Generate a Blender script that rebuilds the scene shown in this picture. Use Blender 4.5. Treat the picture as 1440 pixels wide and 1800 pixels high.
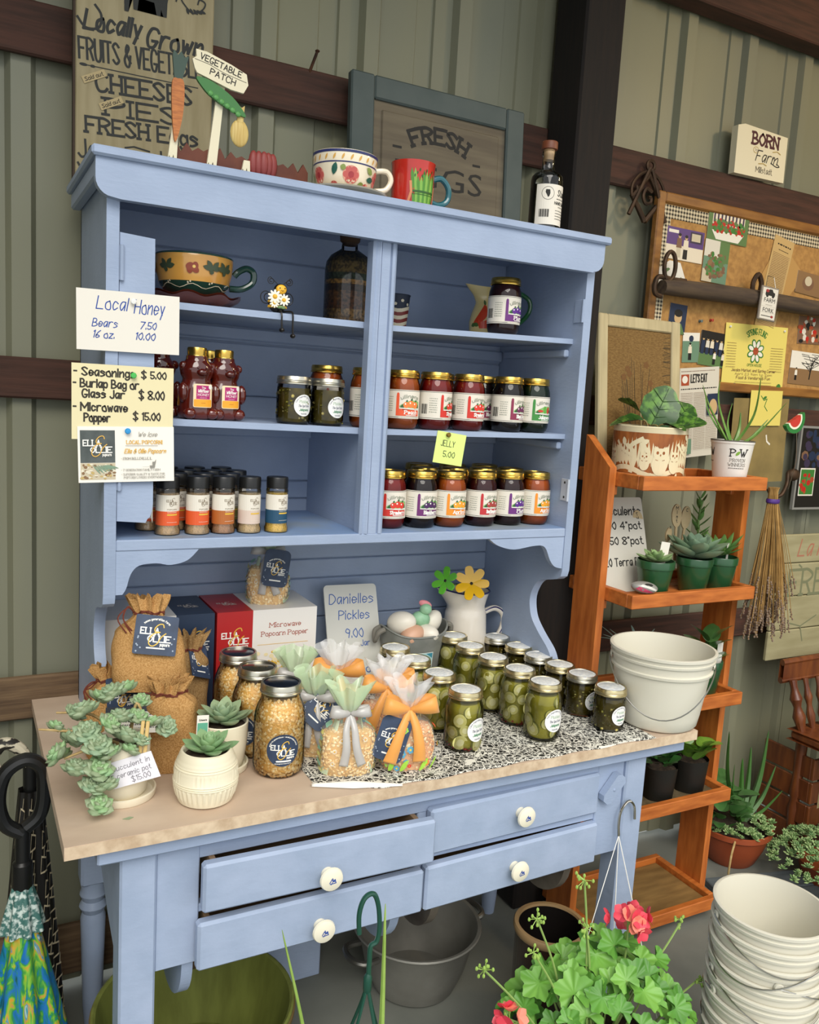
import bpy, bmesh, math, random
from math import sin, cos, pi, sqrt, radians as RAD
from mathutils import Matrix, Vector

for _o in list(bpy.data.objects):
    bpy.data.objects.remove(_o)
scene = bpy.context.scene
COL = scene.collection

# ------------------------------------------------------------------ camera
CAM_POS = Vector((-0.2319, -1.6186, 1.5018))
YAW, PITCH, ROLL, FPX = 0.4941, 0.1375, 0.0597, 1480.2
cam_d = bpy.data.cameras.new('camera')
cam_d.sensor_fit = 'VERTICAL'
cam_d.sensor_height = 36.0
cam_d.lens = FPX / 1800.0 * 36.0
cam_d.clip_start = 0.02
cam = bpy.data.objects.new('camera', cam_d)
COL.objects.link(cam)
_f = Vector((sin(YAW) * cos(PITCH), cos(YAW) * cos(PITCH), -sin(PITCH)))
_r = Vector((cos(YAW), -sin(YAW), 0))
_u = _r.cross(_f)
_R = cos(ROLL) * _r + sin(ROLL) * _u
_U = -sin(ROLL) * _r + cos(ROLL) * _u
cam.matrix_world = Matrix(((_R.x, _U.x, -_f.x, CAM_POS.x), (_R.y, _U.y, -_f.y, CAM_POS.y),
                           (_R.z, _U.z, -_f.z, CAM_POS.z), (0, 0, 0, 1)))
scene.camera = cam

# ------------------------------------------------------------------ daylight
world = bpy.data.worlds.new('world')
scene.world = world
world.use_nodes = True
_nt = world.node_tree
_bg = _nt.nodes['Background']
_bg.inputs['Color'].default_value = (0.93, 0.97, 1.0, 1)
_bg.inputs['Strength'].default_value = 1.22
sun_d = bpy.data.lights.new('sun', 'SUN')
sun_d.energy = 2.25
sun_d.angle = RAD(38)
sun_d.color = (1.0, 0.95, 0.86)
sun = bpy.data.objects.new('sun', sun_d)
COL.objects.link(sun)
sun.rotation_euler = (RAD(47), 0, RAD(-17))
bulb_d = bpy.data.lights.new('shed_bulb', 'POINT')
bulb_d.energy = 24
bulb_d.color = (1.0, 0.72, 0.40)
bulb_d.shadow_soft_size = 0.08
bulb = bpy.data.objects.new('shed_bulb', bulb_d)
COL.objects.link(bulb)
bulb.location = (2.5, -0.75, 2.75)
vs = scene.view_settings
vs.view_transform = 'Standard'
vs.look = 'None'
vs.gamma = 1.0
vs.use_curve_mapping = False
vs.exposure = 0.0

# ------------------------------------------------------------------ materials
def lin(h):
    if isinstance(h, str):
        h = h.lstrip('#')
        c = [int(h[i:i + 2], 16) / 255 for i in (0, 2, 4)]
    else:
        c = h
    return tuple(x / 12.92 if x <= 0.04045 else ((x + 0.055) / 1.055) ** 2.4 for x in c)

MATS = {}
def mat(name, col, rough=0.5, metal=0.0, col2=None, scale=20.0, stretch=(1, 1, 1), detail=4.0, lo=0.35, hi=0.65,
        bump=0.0, bscale=None, bstretch=None, coat=0.0, spec=0.5, sub=0.0, trans=0.0, emit=0.0, wave=False, sheen=0.0):
    if name in MATS:
        return MATS[name]
    m = bpy.data.materials.new(name)
    m.use_nodes = True
    nt = m.node_tree
    b = nt.nodes['Principled BSDF']
    c = lin(col)
    b.inputs['Base Color'].default_value = (*c, 1)
    b.inputs['Roughness'].default_value = rough
    b.inputs['Metallic'].default_value = metal
    b.inputs['Specular IOR Level'].default_value = spec
    if coat:
        b.inputs['Coat Weight'].default_value = coat
        b.inputs['Coat Roughness'].default_value = 0.05
    if sub:
        b.inputs['Subsurface Weight'].default_value = sub
        b.inputs['Subsurface Radius'].default_value = (0.01, 0.008, 0.005)
    if trans:
        b.inputs['Transmission Weight'].default_value = trans
    if sheen:
        b.inputs['Sheen Weight'].default_value = sheen
    m.diffuse_color = (*c, 1)
    if col2 is not None or bump:
        tc = nt.nodes.new('ShaderNodeTexCoord')
        def tex(sc, st):
            mp = nt.nodes.new('ShaderNodeMapping')
            mp.inputs['Scale'].default_value = [s for s in st]
            nt.links.new(tc.outputs['Object'], mp.inputs['Vector'])
            n = nt.nodes.new('ShaderNodeTexNoise')
            n.inputs['Scale'].default_value = sc
            n.inputs['Detail'].default_value = detail
            nt.links.new(mp.outputs['Vector'], n.inputs['Vector'])
            return n.outputs['Fac']
        if col2 is not None:
            t = tex(scale, stretch)
            r = nt.nodes.new('ShaderNodeValToRGB')
            r.color_ramp.elements[0].position = lo
            r.color_ramp.elements[1].position = hi
            r.color_ramp.elements[0].color = (*c, 1)
            r.color_ramp.elements[1].color = (*lin(col2), 1)
            nt.links.new(t, r.inputs['Fac'])
            nt.links.new(r.outputs['Color'], b.inputs['Base Color'])
        if bump:
            t = tex(bscale or scale, bstretch or stretch)
            bp = nt.nodes.new('ShaderNodeBump')
            bp.inputs['Strength'].default_value = bump
            bp.inputs['Distance'].default_value = 0.002
            nt.links.new(t, bp.inputs['Height'])
            nt.links.new(bp.outputs['Normal'], b.inputs['Normal'])
    MATS[name] = m
    return m

def thin_glass(name, tint='#ffffff', gloss=0.012, amount=1.0, rough=0.03):
    """clear thin wall: see-through with a fresnel gloss"""
    if name in MATS:
        return MATS[name]
    m = bpy.data.materials.new(name)
    m.use_nodes = True
    nt = m.node_tree
    nt.nodes.remove(nt.nodes['Principled BSDF'])
    out = nt.nodes['Material Output']
    tr = nt.nodes.new('ShaderNodeBsdfTransparent')
    tr.inputs['Color'].default_value = (*lin(tint), 1)
    gl = nt.nodes.new('ShaderNodeBsdfGlossy')
    gl.inputs['Roughness'].default_value = rough
    lw = nt.nodes.new('ShaderNodeFresnel')
    lw.inputs['IOR'].default_value = 1.45
    ad = nt.nodes.new('ShaderNodeMath')
    ad.operation = 'MULTIPLY_ADD'
    ad.inputs[1].default_value = amount
    ad.inputs[2].default_value = gloss
    ad.use_clamp = True
    mx = nt.nodes.new('ShaderNodeMixShader')
    nt.links.new(lw.outputs['Fac'], ad.inputs[0])
    nt.links.new(ad.outputs[0], mx.inputs['Fac'])
    nt.links.new(tr.outputs[0], mx.inputs[1])
    nt.links.new(gl.outputs[0], mx.inputs[2])
    nt.links.new(mx.outputs[0], out.inputs['Surface'])
    MATS[name] = m
    return m

def film(name, tint='#ffffff', opacity=0.25, col='#ffffff', rough=0.15):
    """cellophane: part see-through, part glossy sheet"""
    if name in MATS:
        return MATS[name]
    m = mat(name, col, rough, coat=0.6)
    nt = m.node_tree
    out = nt.nodes['Material Output']
    b = nt.nodes['Principled BSDF']
    tr = nt.nodes.new('ShaderNodeBsdfTransparent')
    tr.inputs['Color'].default_value = (*lin(tint), 1)
    mx = nt.nodes.new('ShaderNodeMixShader')
    mx.inputs['Fac'].default_value = opacity
    nt.links.new(tr.outputs[0], mx.inputs[1])
    nt.links.new(b.outputs[0], mx.inputs[2])
    nt.links.new(mx.outputs[0], out.inputs['Surface'])
    return m

# ------------------------------------------------------------------ mesh builder
class MB:
    def __init__(s):
        s.v, s.f, s.m = [], [], []
    def add(s, vs_, fs, m=0, T=None):
        o = len(s.v)
        if T is not None:
            vs_ = [T @ Vector(p) for p in vs_]
        s.v += [tuple(p) for p in vs_]
        s.f += [tuple(i + o for i in f) for f in fs]
        s.m += [m] * len(fs)
        return s
    def box(s, a, b, m=0, T=None, ch=0.0):
        x0, y0, z0 = a; x1, y1, z1 = b
        if ch <= 0:
            vs_ = [(x, y, z) for z in (z0, z1) for y in (y0, y1) for x in (x0, x1)]
            fs = [(0, 2, 3, 1), (4, 5, 7, 6), (0, 1, 5, 4), (2, 6, 7, 3), (0, 4, 6, 2), (1, 3, 7, 5)]
            return s.add(vs_, fs, m, T)
        c = min(ch, abs(x1 - x0) * .45, abs(y1 - y0) * .45, abs(z1 - z0) * .45)
        vs_, idx = [], {}
        X, Y, Z = (x0, x1), (y0, y1), (z0, z1)
        for i in (0, 1):
            for j in (0, 1):
                for k in (0, 1):
                    dx, dy, dz = (c, -c)[i], (c, -c)[j], (c, -c)[k]
                    for ax in range(3):
                        p = [X[i] + dx, Y[j] + dy, Z[k] + dz]
                        p[ax] = (X[i], Y[j], Z[k])[ax]
                        idx[i, j, k, ax] = len(vs_); vs_.append(tuple(p))
        fs = []
        for i in (0, 1):
            q = [idx[i, 0, 0, 0], idx[i, 1, 0, 0], idx[i, 1, 1, 0], idx[i, 0, 1, 0]]; fs.append(q if i else q[::-1])
            q = [idx[0, i, 0, 1], idx[1, i, 0, 1], idx[1, i, 1, 1], idx[0, i, 1, 1]]; fs.append(q[::-1] if i else q)
            q = [idx[0, 0, i, 2], idx[1, 0, i, 2], idx[1, 1, i, 2], idx[0, 1, i, 2]]; fs.append(q if i else q[::-1])
        for i in (0, 1):
            for j in (0, 1):
                fs.append([idx[i, j, 0, 0], idx[i, j, 1, 0], idx[i, j, 1, 1], idx[i, j, 0, 1]])
                fs.append([idx[i, 0, j, 0], idx[i, 1, j, 0], idx[i, 1, j, 2], idx[i, 0, j, 2]])
                fs.append([idx[0, i, j, 1], idx[1, i, j, 1], idx[1, i, j, 2], idx[0, i, j, 2]])
                for k in (0, 1):
                    fs.append([idx[i, j, k, 0], idx[i, j, k, 1], idx[i, j, k, 2]])
        return s.add(vs_, fs, m, T)
    def lathe(s, prof, n=24, c=(0, 0, 0), m=0, a0=0.0, a1=2 * pi, T=None, sx=1.0, sy=1.0):
        full = abs(a1 - a0 - 2 * pi) < 1e-6
        k = n if full else n + 1
        vs_ = []
        for (r, z) in prof:
            for i in range(k):
                a = a0 + (a1 - a0) * i / n
                vs_.append((c[0] + r * cos(a) * sx, c[1] + r * sin(a) * sy, c[2] + z))
        fs = []
        for j in range(len(prof) - 1):
            for i in range(n):
                i2 = (i + 1) % k
                fs.append((j * k + i, j * k + i2, (j + 1) * k + i2, (j + 1) * k + i))
        return s.add(vs_, fs, m, T)
    def tube(s, pts, r, n=6, m=0, T=None, cap=True, closed=False):
        pts = [Vector(p) for p in pts]
        N = len(pts)
        rr = r if isinstance(r, (list, tuple)) else [r] * N
        vs_, fs = [], []
        prev = None
        for i, p in enumerate(pts):
            if closed:
                d = pts[(i + 1) % N] - pts[i - 1]
            else:
                d = pts[min(i + 1, N - 1)] - pts[max(i - 1, 0)]
            if d.length < 1e-9:
                d = Vector((0, 0, 1))
            d.normalize()
            if prev is None:
                a = d.cross(Vector((0, 0, 1)))
                if a.length < 1e-3:
                    a = d.cross(Vector((1, 0, 0)))
            else:
                a = prev - d * prev.dot(d)
                if a.length < 1e-6:
                    a = d.orthogonal()
            a.normalize(); prev = a
            b = d.cross(a)
            for k in range(n):
                t = 2 * pi * k / n
                vs_.append(p + (a * cos(t) + b * sin(t)) * rr[i])
        for i in range(N if closed else N - 1):
            j = (i + 1) % N
            for k in range(n):
                k2 = (k + 1) % n
                fs.append((i * n + k, i * n + k2, j * n + k2, j * n + k))
        if cap and not closed:
            fs.append(tuple(range(n))[::-1])
            fs.append(tuple(range((N - 1) * n, N * n)))
        return s.add(vs_, fs, m, T)
    def prism(s, out, d0, d1, plane='xz', m=0, T=None):
        n = len(out)
        def P(a, b, d):
            return (a, d, b) if plane == 'xz' else ((d, a, b) if plane == 'yz' else (a, b, d))
        vs_ = [P(a, b, d0) for a, b in out] + [P(a, b, d1) for a, b in out]
        fs = [tuple(range(n)), tuple(range(2 * n - 1, n - 1, -1))]
        for i in range(n):
            j = (i + 1) % n
            fs.append((j, i, i + n, j + n))
        return s.add(vs_, fs, m, T)
    def surf(s, fn, nu, nv, m=0, T=None, cu=False):
        k = nu if cu else nu + 1
        vs_ = [fn(i / nu, j / nv) for j in range(nv + 1) for i in range(k)]
        fs = []
        for j in range(nv):
            for i in range(nu):
                i2 = (i + 1) % k
                fs.append((j * k + i, j * k + i2, (j + 1) * k + i2, (j + 1) * k + i))
        return s.add(vs_, fs, m, T)
    def ball(s, c, r, nu=12, nv=8, m=0, T=None):
        if not isinstance(r, (tuple, list)):
            r = (r, r, r)
        def fn(u, v):
            a, b = 2 * pi * u, pi * (v - .5)
            return (c[0] + r[0] * cos(a) * cos(b), c[1] + r[1] * sin(a) * cos(b), c[2] + r[2] * sin(b))
        return s.surf(fn, nu, nv, m, T, cu=True)
    def mesh(s, name, mats, sharp=35, weld=False):
        me = bpy.data.meshes.new(name)
        me.from_pydata(s.v, [], s.f)
        for mm in (mats if isinstance(mats, (list, tuple)) else [mats]):
            me.materials.append(mm)
        me.polygons.foreach_set('material_index', s.m)
        if weld or sharp is not None:
            bm = bmesh.new(); bm.from_mesh(me)
            if weld:
                bmesh.ops.remove_doubles(bm, verts=bm.verts, dist=1e-5)
            bmesh.ops.recalc_face_normals(bm, faces=bm.faces)
            bm.to_mesh(me); bm.free()
        me.update()
        if sharp is not None:
            me.polygons.foreach_set('use_smooth', [True] * len(me.polygons))
            me.set_sharp_from_angle(angle=RAD(sharp))
        return me
    def build(s, name, mats, parent=None, loc=None, rot=None, sharp=35, weld=False):
        return link(name, s.mesh(name, mats, sharp, weld), parent, loc, rot)

def link(name, me, parent=None, loc=None, rot=None, scale=None):
    o = bpy.data.objects.new(name, me)
    COL.objects.link(o)
    if parent is not None:
        o.parent = parent
    if loc is not None:
        o.location = loc
    if rot is not None:
        o.rotation_euler = rot
    if scale is not None:
        o.scale = scale if isinstance(scale, (tuple, list)) else (scale,) * 3
    return o

def tag(o, label=None, cat=None, group=None, kind=None):
    if label: o['label'] = label
    if cat: o['category'] = cat
    if group: o['group'] = group
    if kind: o['kind'] = kind
    return o
def thing(name, label, cat, loc=(0, 0, 0), rz=0.0, group=None, rot=None):
    o = link(name, None, None, loc, rot or (0, 0, rz))
    o.empty_display_size = 0.05
    return tag(o, label, cat, group)
def struct(o):
    o['kind'] = 'structure'
    return o
KIDS = {}
def copy_tree(o, loc=None, rz=None, label=None, parent=None, scale=None, rot=None):
    c = o.copy()
    COL.objects.link(c)
    if parent is not None:
        c.parent = parent
    if loc is not None: c.location = loc
    if rz is not None: c.rotation_euler = (0, 0, rz)
    if rot is not None: c.rotation_euler = rot
    if scale is not None: c.scale = (scale,) * 3
    if label: c['label'] = label
    for ch in o.children:
        copy_tree(ch, parent=c)
    return c

def TR(x=0, y=0, z=0, rx=0, ry=0, rz=0, s=1):
    return Matrix.Translation((x, y, z)) @ Matrix.Rotation(rz, 4, 'Z') @ Matrix.Rotation(ry, 4, 'Y') @ Matrix.Rotation(rx, 4, 'X') @ Matrix.Scale(s, 4)
def catmull(pts, k=5, closed=False):
    P = [Vector(p) for p in pts]
    n = len(P)
    if n < 3: return P
    out = []
    rng = range(n) if closed else range(n - 1)
    for i in rng:
        if closed:
            a, b, c, d = P[i - 1], P[i], P[(i + 1) % n], P[(i + 2) % n]
        else:
            a, b, c, d = P[max(i - 1, 0)], P[i], P[i + 1], P[min(i + 2, n - 1)]
        for j in range(k):
            t = j / k
            out.append(.5 * ((2 * b) + (c - a) * t + (2 * a - 5 * b + 4 * c - d) * t * t + (3 * b - a - 3 * c + d) * t ** 3))
    if not closed: out.append(P[-1])
    return out

# ------------------------------------------------------------------ lettering
GL = {'A': '02 28 42|14 34', 'B': '02 08|~08 28 37 36 25 05|~25 44 43 22 02', 'C': '~47 38 18 06 04 12 32 43', 'D': '02 08|~08 28 46 44 22 02',
 'E': '48 08 02 42|05 35', 'F': '48 08 02|05 35', 'G': '~47 38 18 06 04 12 32 44|44 24', 'H': '02 08|42 48|05 45', 'I': '02 08', 'J': '~38 33 22 12 03',
 'K': '02 08|48 04|16 42', 'L': '08 02 42', 'M': '02 08 34 68 62', 'N': '02 08 42 48', 'O': '~28 06 04 22 44 46 28', 'P': '02 08|~08 28 47 46 25 05',
 'Q': '~28 06 04 22 44 46 28|33 51', 'R': '02 08|~08 28 47 46 25 05|25 42', 'S': '~47 28 07 16 34 43 22 03', 'T': '08 48|28 22', 'U': '~08 04 12 32 44 48',
 'V': '08 22 48', 'W': '08 22 36 42 68', 'X': '08 42|48 02', 'Y': '08 25 48|25 22', 'Z': '08 48 02 42',
 'a': '~36 16 04 12 23 35|36 32', 'b': '08 02|~04 26 35 33 22 03', 'c': '~35 16 04 12 33', 'd': '~35 16 04 12 33|38 32', 'e': '~04 34 35 16 04 12 33',
 'f': '~38 28 16 12|06 36', 'g': '~35 16 04 12 33|~36 31 10 01', 'h': '08 02|~04 26 35 32', 'i': '06 02|07 08', 'j': '~16 11 00|17 18', 'k': '08 02|36 04|14 32',
 'l': '08 02', 'm': '06 02|~04 16 25 22|~24 46 55 52', 'n': '06 02|~04 26 35 32', 'o': '~26 05 03 12 32 34 26', 'p': '06 00|~05 26 35 33 22 03',
 'q': '~35 16 04 12 33|36 30', 'r': '06 02|~04 16 36', 's': '~35 16 05 24 33 12 02', 't': '18 13 22 32|06 26', 'u': '~06 03 12 33|36 32', 'v': '06 12 26',
 'w': '06 12 25 32 46', 'x': '06 32|36 02', 'y': '06 22|36 10', 'z': '06 36 02 32',
 '0': '~28 06 04 22 34 36 28', '1': '07 18 12', '2': '~07 28 37 36 02|02 42', '3': '~07 28 37 25|~25 34 33 12 03', '4': '32 38 04 44', '5': '38 08 05|~05 25 34 33 12 03',
 '6': '~38 16 03 12 33 24 04', '7': '08 48 12', '8': '~28 07 25 43 22 03 25 47 28', '9': '~36 25 06 18 37 36 22', '$': '~47 28 07 16 34 43 22 03|29 21',
 '&': '~43 16 28 37 04 12 32 45', '.': '02 03', ',': '03 01', '-': '05 25', "'": '08 07', '"': '08 07|18 17', '!': '08 04|02 03', '/': '02 48', '(': '~18 05 12', ')': '~08 15 02'}
def strokes(s_, h, serif=False, shear=0.0, gap=1.5, wx=1.0):
    """text as polylines, cap height h, baseline y=0; returns (list, width)"""
    k = h / 6.0
    out, x = [], 0.0
    for ch in s_:
        if ch == ' ':
            x += 2.6 * k * wx; continue
        g = GL.get(ch)
        if g is None:
            x += 2 * k; continue
        mx = 0
        for st in g.split('|'):
            sm = st[0] == '~'
            pts = [(int(p[0]), int(p[1]) - 2) for p in st.lstrip('~').split()]
            mx = max(mx, max(p[0] for p in pts))
            if sm:
                pts = [(p.x, p.y) for p in catmull([(a, b, 0) for a, b in pts], 4)]
            out.append([(x + a * k * wx + b * k * shear, b * k) for a, b in pts])
            if serif:
                for (a, b) in (pts[0], pts[-1]):
                    if b in (0, 6) and not sm:
                        out.append([(x + (a - .75) * k * wx, b * k), (x + (a + .75) * k * wx, b * k)])
        x += (mx + gap) * k * wx
    return out, x - gap * k * wx
_BF = {}
def bfont(s_):
    if s_ not in _BF:
        cu = bpy.data.curves.new('lettering', 'FONT')
        cu.body = s_
        cu.resolution_u = 2
        ob = bpy.data.objects.new('lettering', cu)
        me = bpy.data.meshes.new_from_object(ob)
        v = [(p.co.x / .729, p.co.y / .729) for p in me.vertices]
        f = [tuple(p.vertices) for p in me.polygons]
        bpy.data.objects.remove(ob); bpy.data.curves.remove(cu); bpy.data.meshes.remove(me)
        w = max([p[0] for p in v], default=1)
        _BF[s_] = (v, f, w)
    return _BF[s_]

class Art:
    """flat print laid on a surface; layers stack outwards"""
    def __init__(s): s.it = []; s.layer = 0
    def poly(s, pts, m, up=True):
        if up: s.layer += 1
        s.it.append((pts, [tuple(range(len(pts)))], m, s.layer)); return s
    def rect(s, x0, y0, x1, y1, m, up=True): return s.poly([(x0, y0), (x1, y0), (x1, y1), (x0, y1)], m, up)
    def rrect(s, x0, y0, x1, y1, r, m, up=True, k=5):
        pts = []
        for cx, cy, a in ((x1 - r, y0 + r, -pi / 2), (x1 - r, y1 - r, 0), (x0 + r, y1 - r, pi / 2), (x0 + r, y0 + r, pi)):
            pts += [(cx + r * cos(a + i * pi / 2 / k), cy + r * sin(a + i * pi / 2 / k)) for i in range(k + 1)]
        return s.poly(pts, m, up)
    def ell(s, cx, cy, rx, ry, m, n=20, rot=0, up=True):
        c_, s_ = cos(rot), sin(rot)
        return s.poly([(cx + rx * cos(2 * pi * i / n) * c_ - ry * sin(2 * pi * i / n) * s_, cy + rx * cos(2 * pi * i / n) * s_ + ry * sin(2 * pi * i / n) * c_) for i in range(n)], m, up)
    def leaf(s, cx, cy, L, w, rot, m, up=True):
        pts = [(L * t, w * sin(pi * t) ** .8) for t in (0, .15, .35, .6, .82)] + [(L, 0)] + [(L * t, -w * sin(pi * t) ** .8) for t in (.82, .6, .35, .15)]
        return s.poly([(cx + a * cos(rot) - b * sin(rot), cy + a * sin(rot) + b * cos(rot)) for a, b in pts], m, up)
    def line(s, pts, w, m, up=True, closed=False):
        if up: s.layer += 1
        n = len(pts)
        if n < 2: return s
        V = [Vector((a, b)) for a, b in pts]
        if not closed:
            for i in range(1, n - 1):        # mitre only gentle bends; break the stroke at sharp corners
                d0, d1 = V[i] - V[i - 1], V[i + 1] - V[i]
                if d0.length > 1e-9 and d1.length > 1e-9 and d0.normalized().dot(d1.normalized()) < .55:
                    s.line(pts[:i + 1], w, m, up=False); return s.line(pts[i:], w, m, up=False)
        L, Rr = [], []
        for i in range(n):
            a = V[i - 1] if (i or closed) else V[i]
            b = V[(i + 1) % n] if (i < n - 1 or closed) else V[i]
            d = b - a
            if d.length < 1e-9: d = Vector((1, 0))
            d.normalize()
            nn = Vector((-d.y, d.x))
            e = Vector((0, 0))
            if not closed and i == 0: e = -d * w * .4
            if not closed and i == n - 1: e = d * w * .4
            L.append(V[i] + nn * w / 2 + e); Rr.append(V[i] - nn * w / 2 + e)
        pv = [tuple(p) for p in L + Rr]
        fs = [(i, i + n, (i + 1) % n + n, (i + 1) % n) for i in range(n if closed else n - 1)]
        s.it.append((pv, fs, m, s.layer)); return s
    def stx(s, t, x, y, h, m, w=None, align='l', width=None, rot=0.0, **kw):
        """stroked text"""
        ls, W = strokes(t, h, **kw)
        sc = 1.0
        if width: sc = width / max(W, 1e-6)
        s.layer += 1
        W *= sc
        ox = {'l': 0, 'c': -W / 2, 'r': -W}[align]
        c_, s_ = cos(rot), sin(rot)
        for l in ls:
            q = [(ox + a * sc, b) for a, b in l]
            s.line([(x + a * c_ - b * s_, y + a * s_ + b * c_) for a, b in q], w or h * .14, m, up=False)
        return s
    def btx(s, t, x, y, h, m, align='l', width=None, shear=0.0, rot=0.0):
        v, f, W = bfont(t)
        sx = h if not width else width / max(W, 1e-6)
        W = W * sx
        ox = {'l': 0, 'c': -W / 2, 'r': -W}[align]
        s.layer += 1
        c_, s_ = cos(rot), sin(rot)
        q = [(ox + a * sx + b * h * shear, b * h) for a, b in v]
        s.it.append(([(x + a * c_ - b * s_, y + a * s_ + b * c_) for a, b in q], f, m, s.layer)); return s
    def arct(s, t, cx, cy, R, h, m, a_mid=pi / 2, w=None, span=None, inside=False, **kw):
        """stroked text on an arc (clockwise reading over the top)"""
        ls, W = strokes(t, h, **kw)
        sc = (span * R / W) if span else 1.0
        s.layer += 1
        for l in ls:
            q = []
            for a, b in l:
                th = a_mid - (a * sc - W * sc / 2) / R
                q.append((cx + (R + b) * cos(th), cy + (R + b) * sin(th)))
            s.line(q, w or h * .14, m, up=False)
        return s
    def scribble(s, x0, x1, y, h, m, rnd, w=None):
        """line of print too small to read"""
        x = x0
        s.layer += 1
        while x < x1:
            ww = rnd.uniform(.6, 1.6) * h
            s.it.append(([(x, y), (min(x + ww, x1), y), (min(x + ww, x1), y + h * .55), (x, y + h * .55)], [(0, 1, 2, 3)], m, s.layer))
            x += ww + h * .45
        return s
    def build(s, name, mats, fn, parent, du=None, off=0.0002, step=0.00006, xf=None):
        bm = bmesh.new()
        lay = bm.verts.layers.float.new('l')
        for k_, (pts, fs, m, L) in enumerate(s.it):
            L += (k_ % 9) * .08
            if xf: pts = [xf(*p) for p in pts]
            vv = []
            for a, b in pts:
                q = bm.verts.new((a, b, 0)); q[lay] = L; vv.append(q)
            for f in fs:
                try:
                    ff = bm.faces.new([vv[i] for i in f]); ff.material_index = m
                except ValueError:
                    pass
        bmesh.ops.triangulate(bm, faces=[f for f in bm.faces if len(f.verts) > 4])
        if du:
            xs = [p.co.x for p in bm.verts]
            k0, k1 = int(math.floor(min(xs) / du)), int(math.ceil(max(xs) / du))
            for k in range(k0, k1 + 1):
                bmesh.ops.bisect_plane(bm, geom=bm.verts[:] + bm.edges[:] + bm.faces[:], plane_co=(k * du + 1e-5, 0, 0), plane_no=(1, 0, 0), dist=1e-7)
        # layer index may be lost on cut vertices: take the highest layer of the linked original vertices of its faces
        for f in bm.faces:
            L = max(q[lay] for q in f.verts)
            for q in f.verts:
                if q[lay] < L: q[lay] = L
        for q in bm.verts:
            q.co = fn(q.co.x, q.co.y, off + step * q[lay])
        me = bpy.data.meshes.new(name)
        bm.to_mesh(me); bm.free()
        for mm in mats: me.materials.append(mm)
        return link(name, me, parent)

def flat(o, ex, ey):
    o, ex, ey = Vector(o), Vector(ex).normalized(), Vector(ey).normalized()
    n = ex.cross(ey)
    return lambda u, v, d: o + ex * u + ey * v + n * d
def cyl(r, a0=0.0, z0=0.0, rf=None):
    def fn(u, v, d):
        R_ = rf(v) if rf else r
        a = a0 + u / r
        return Vector(((R_ + d) * sin(a), -(R_ + d) * cos(a), z0 + v))
    return fn
def logo(A, x, y, s, white, gold, popcorn=True):
    """two stacked slab-serif words with a big gold ampersand; s = letter height"""
    A.stx('ELLA', x - 2.5 * s, y + .12 * s, s, white, w=.2 * s, serif=True, width=2.9 * s)
    A.stx('OLLIE', x - 1.2 * s, y - 1.12 * s, s, white, w=.2 * s, serif=True, width=3.5 * s)
    amp = [(1.15, 1.35), (.95, 1.85), (.3, 1.75), (-.25, 1.1), (-.15, .55), (.6, .5), (-.3, .25), (-.95, -.6), (-1.0, -1.5), (-.4, -1.85), (.35, -1.35), (.8, -.4), (1.25, .1), (1.55, .35)]
    A.line([(x + p.x * s, y + p.y * s) for p in catmull([(a, b, 0) for a, b in amp], 4)], .17 * s, gold)
    if popcorn: A.stx('popcorn', x + .8 * s, y - 1.75 * s, .5 * s, white, w=.09 * s, width=1.5 * s)
RND = random.Random(7)
# ================================================================== materials used all over
BLUE = mat('blue_paint', '#A0AFC9', 0.42, col2='#97A6C0', scale=9, detail=6, bump=0.25, bscale=60, bstretch=(1, 1, 3), spec=0.35)
BLUE_W = mat('blue_paint_worn', '#A4B2CB', 0.4, col2='#9AA9C2', scale=14, detail=8, bump=0.55, bscale=34, bstretch=(1, 1, 1.5), spec=0.35)
SHELF_DUST = mat('dusty_blue_paint', '#7D97BE', 0.6, col2='#8E928C', scale=5, detail=5, lo=.45, hi=.75)
WALLM = mat('painted_sheet_metal', '#87866E', 0.45, col2='#7E7F6E', scale=3, stretch=(1, 1, .3), detail=6, bump=.12, bscale=5, spec=.35)
GIRT = mat('rough_brown_wood', '#4C2E22', 0.8, col2='#362117', scale=5, stretch=(1.2, 6, 16), detail=8, bump=.5, bscale=6, bstretch=(1.5, 8, 30))
GIRT_L = mat('rough_pale_wood', '#7A6247', 0.8, col2='#54402E', scale=5, stretch=(1.2, 6, 16), detail=8, bump=.5, bscale=6, bstretch=(1.5, 8, 30))
POSTM = mat('dark_creosote_wood', '#110C09', 0.85, col2='#1B120C', scale=8, stretch=(12, 12, 1), detail=8, bump=.4)
CONC = mat('grey_concrete', '#7A7C74', 0.85, col2='#686B64', scale=4, detail=10, bump=.2, bscale=40)
ORANGE = mat('orange_stained_wood', '#C97432', 0.5, col2='#A95A22', scale=4, stretch=(3, 14, 14), detail=6, bump=.15, bscale=5, bstretch=(3, 30, 30))
ORANGE_V = mat('orange_stained_wood_upright', '#C97432', 0.5, col2='#A95A22', scale=4, stretch=(14, 14, 2), detail=6, bump=.15, bscale=5, bstretch=(30, 30, 3))
SLABM = mat('worn_beige_worktop', '#CFBAA4', 0.55, col2='#B8A08B', scale=7, stretch=(.8, 1.6, 1), detail=10, lo=.3, hi=.72, bump=.15, bscale=50)
SLABE = mat('chipped_worktop_edge', '#D9C3A6', 0.7, col2='#BBA184', scale=45, detail=8, lo=.35, hi=.7, bump=.5, bscale=60)
WHITE = mat('white_ceramic', '#F1ECDC', 0.18, coat=.5)
CREAM = mat('cream_ceramic', '#EAE0C8', 0.4)
PAIL = mat('white_plastic', '#DAD6C6', 0.35, spec=.4, sub=.05)
BLACK = mat('black_plastic', '#151515', 0.35)
DKINK = mat('dark_ink', '#23221F', 0.7)
BLUEINK = mat('blue_marker_ink', '#1F479C', 0.6)
PAPER = mat('white_card', '#E6E1D6', 0.75)
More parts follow.
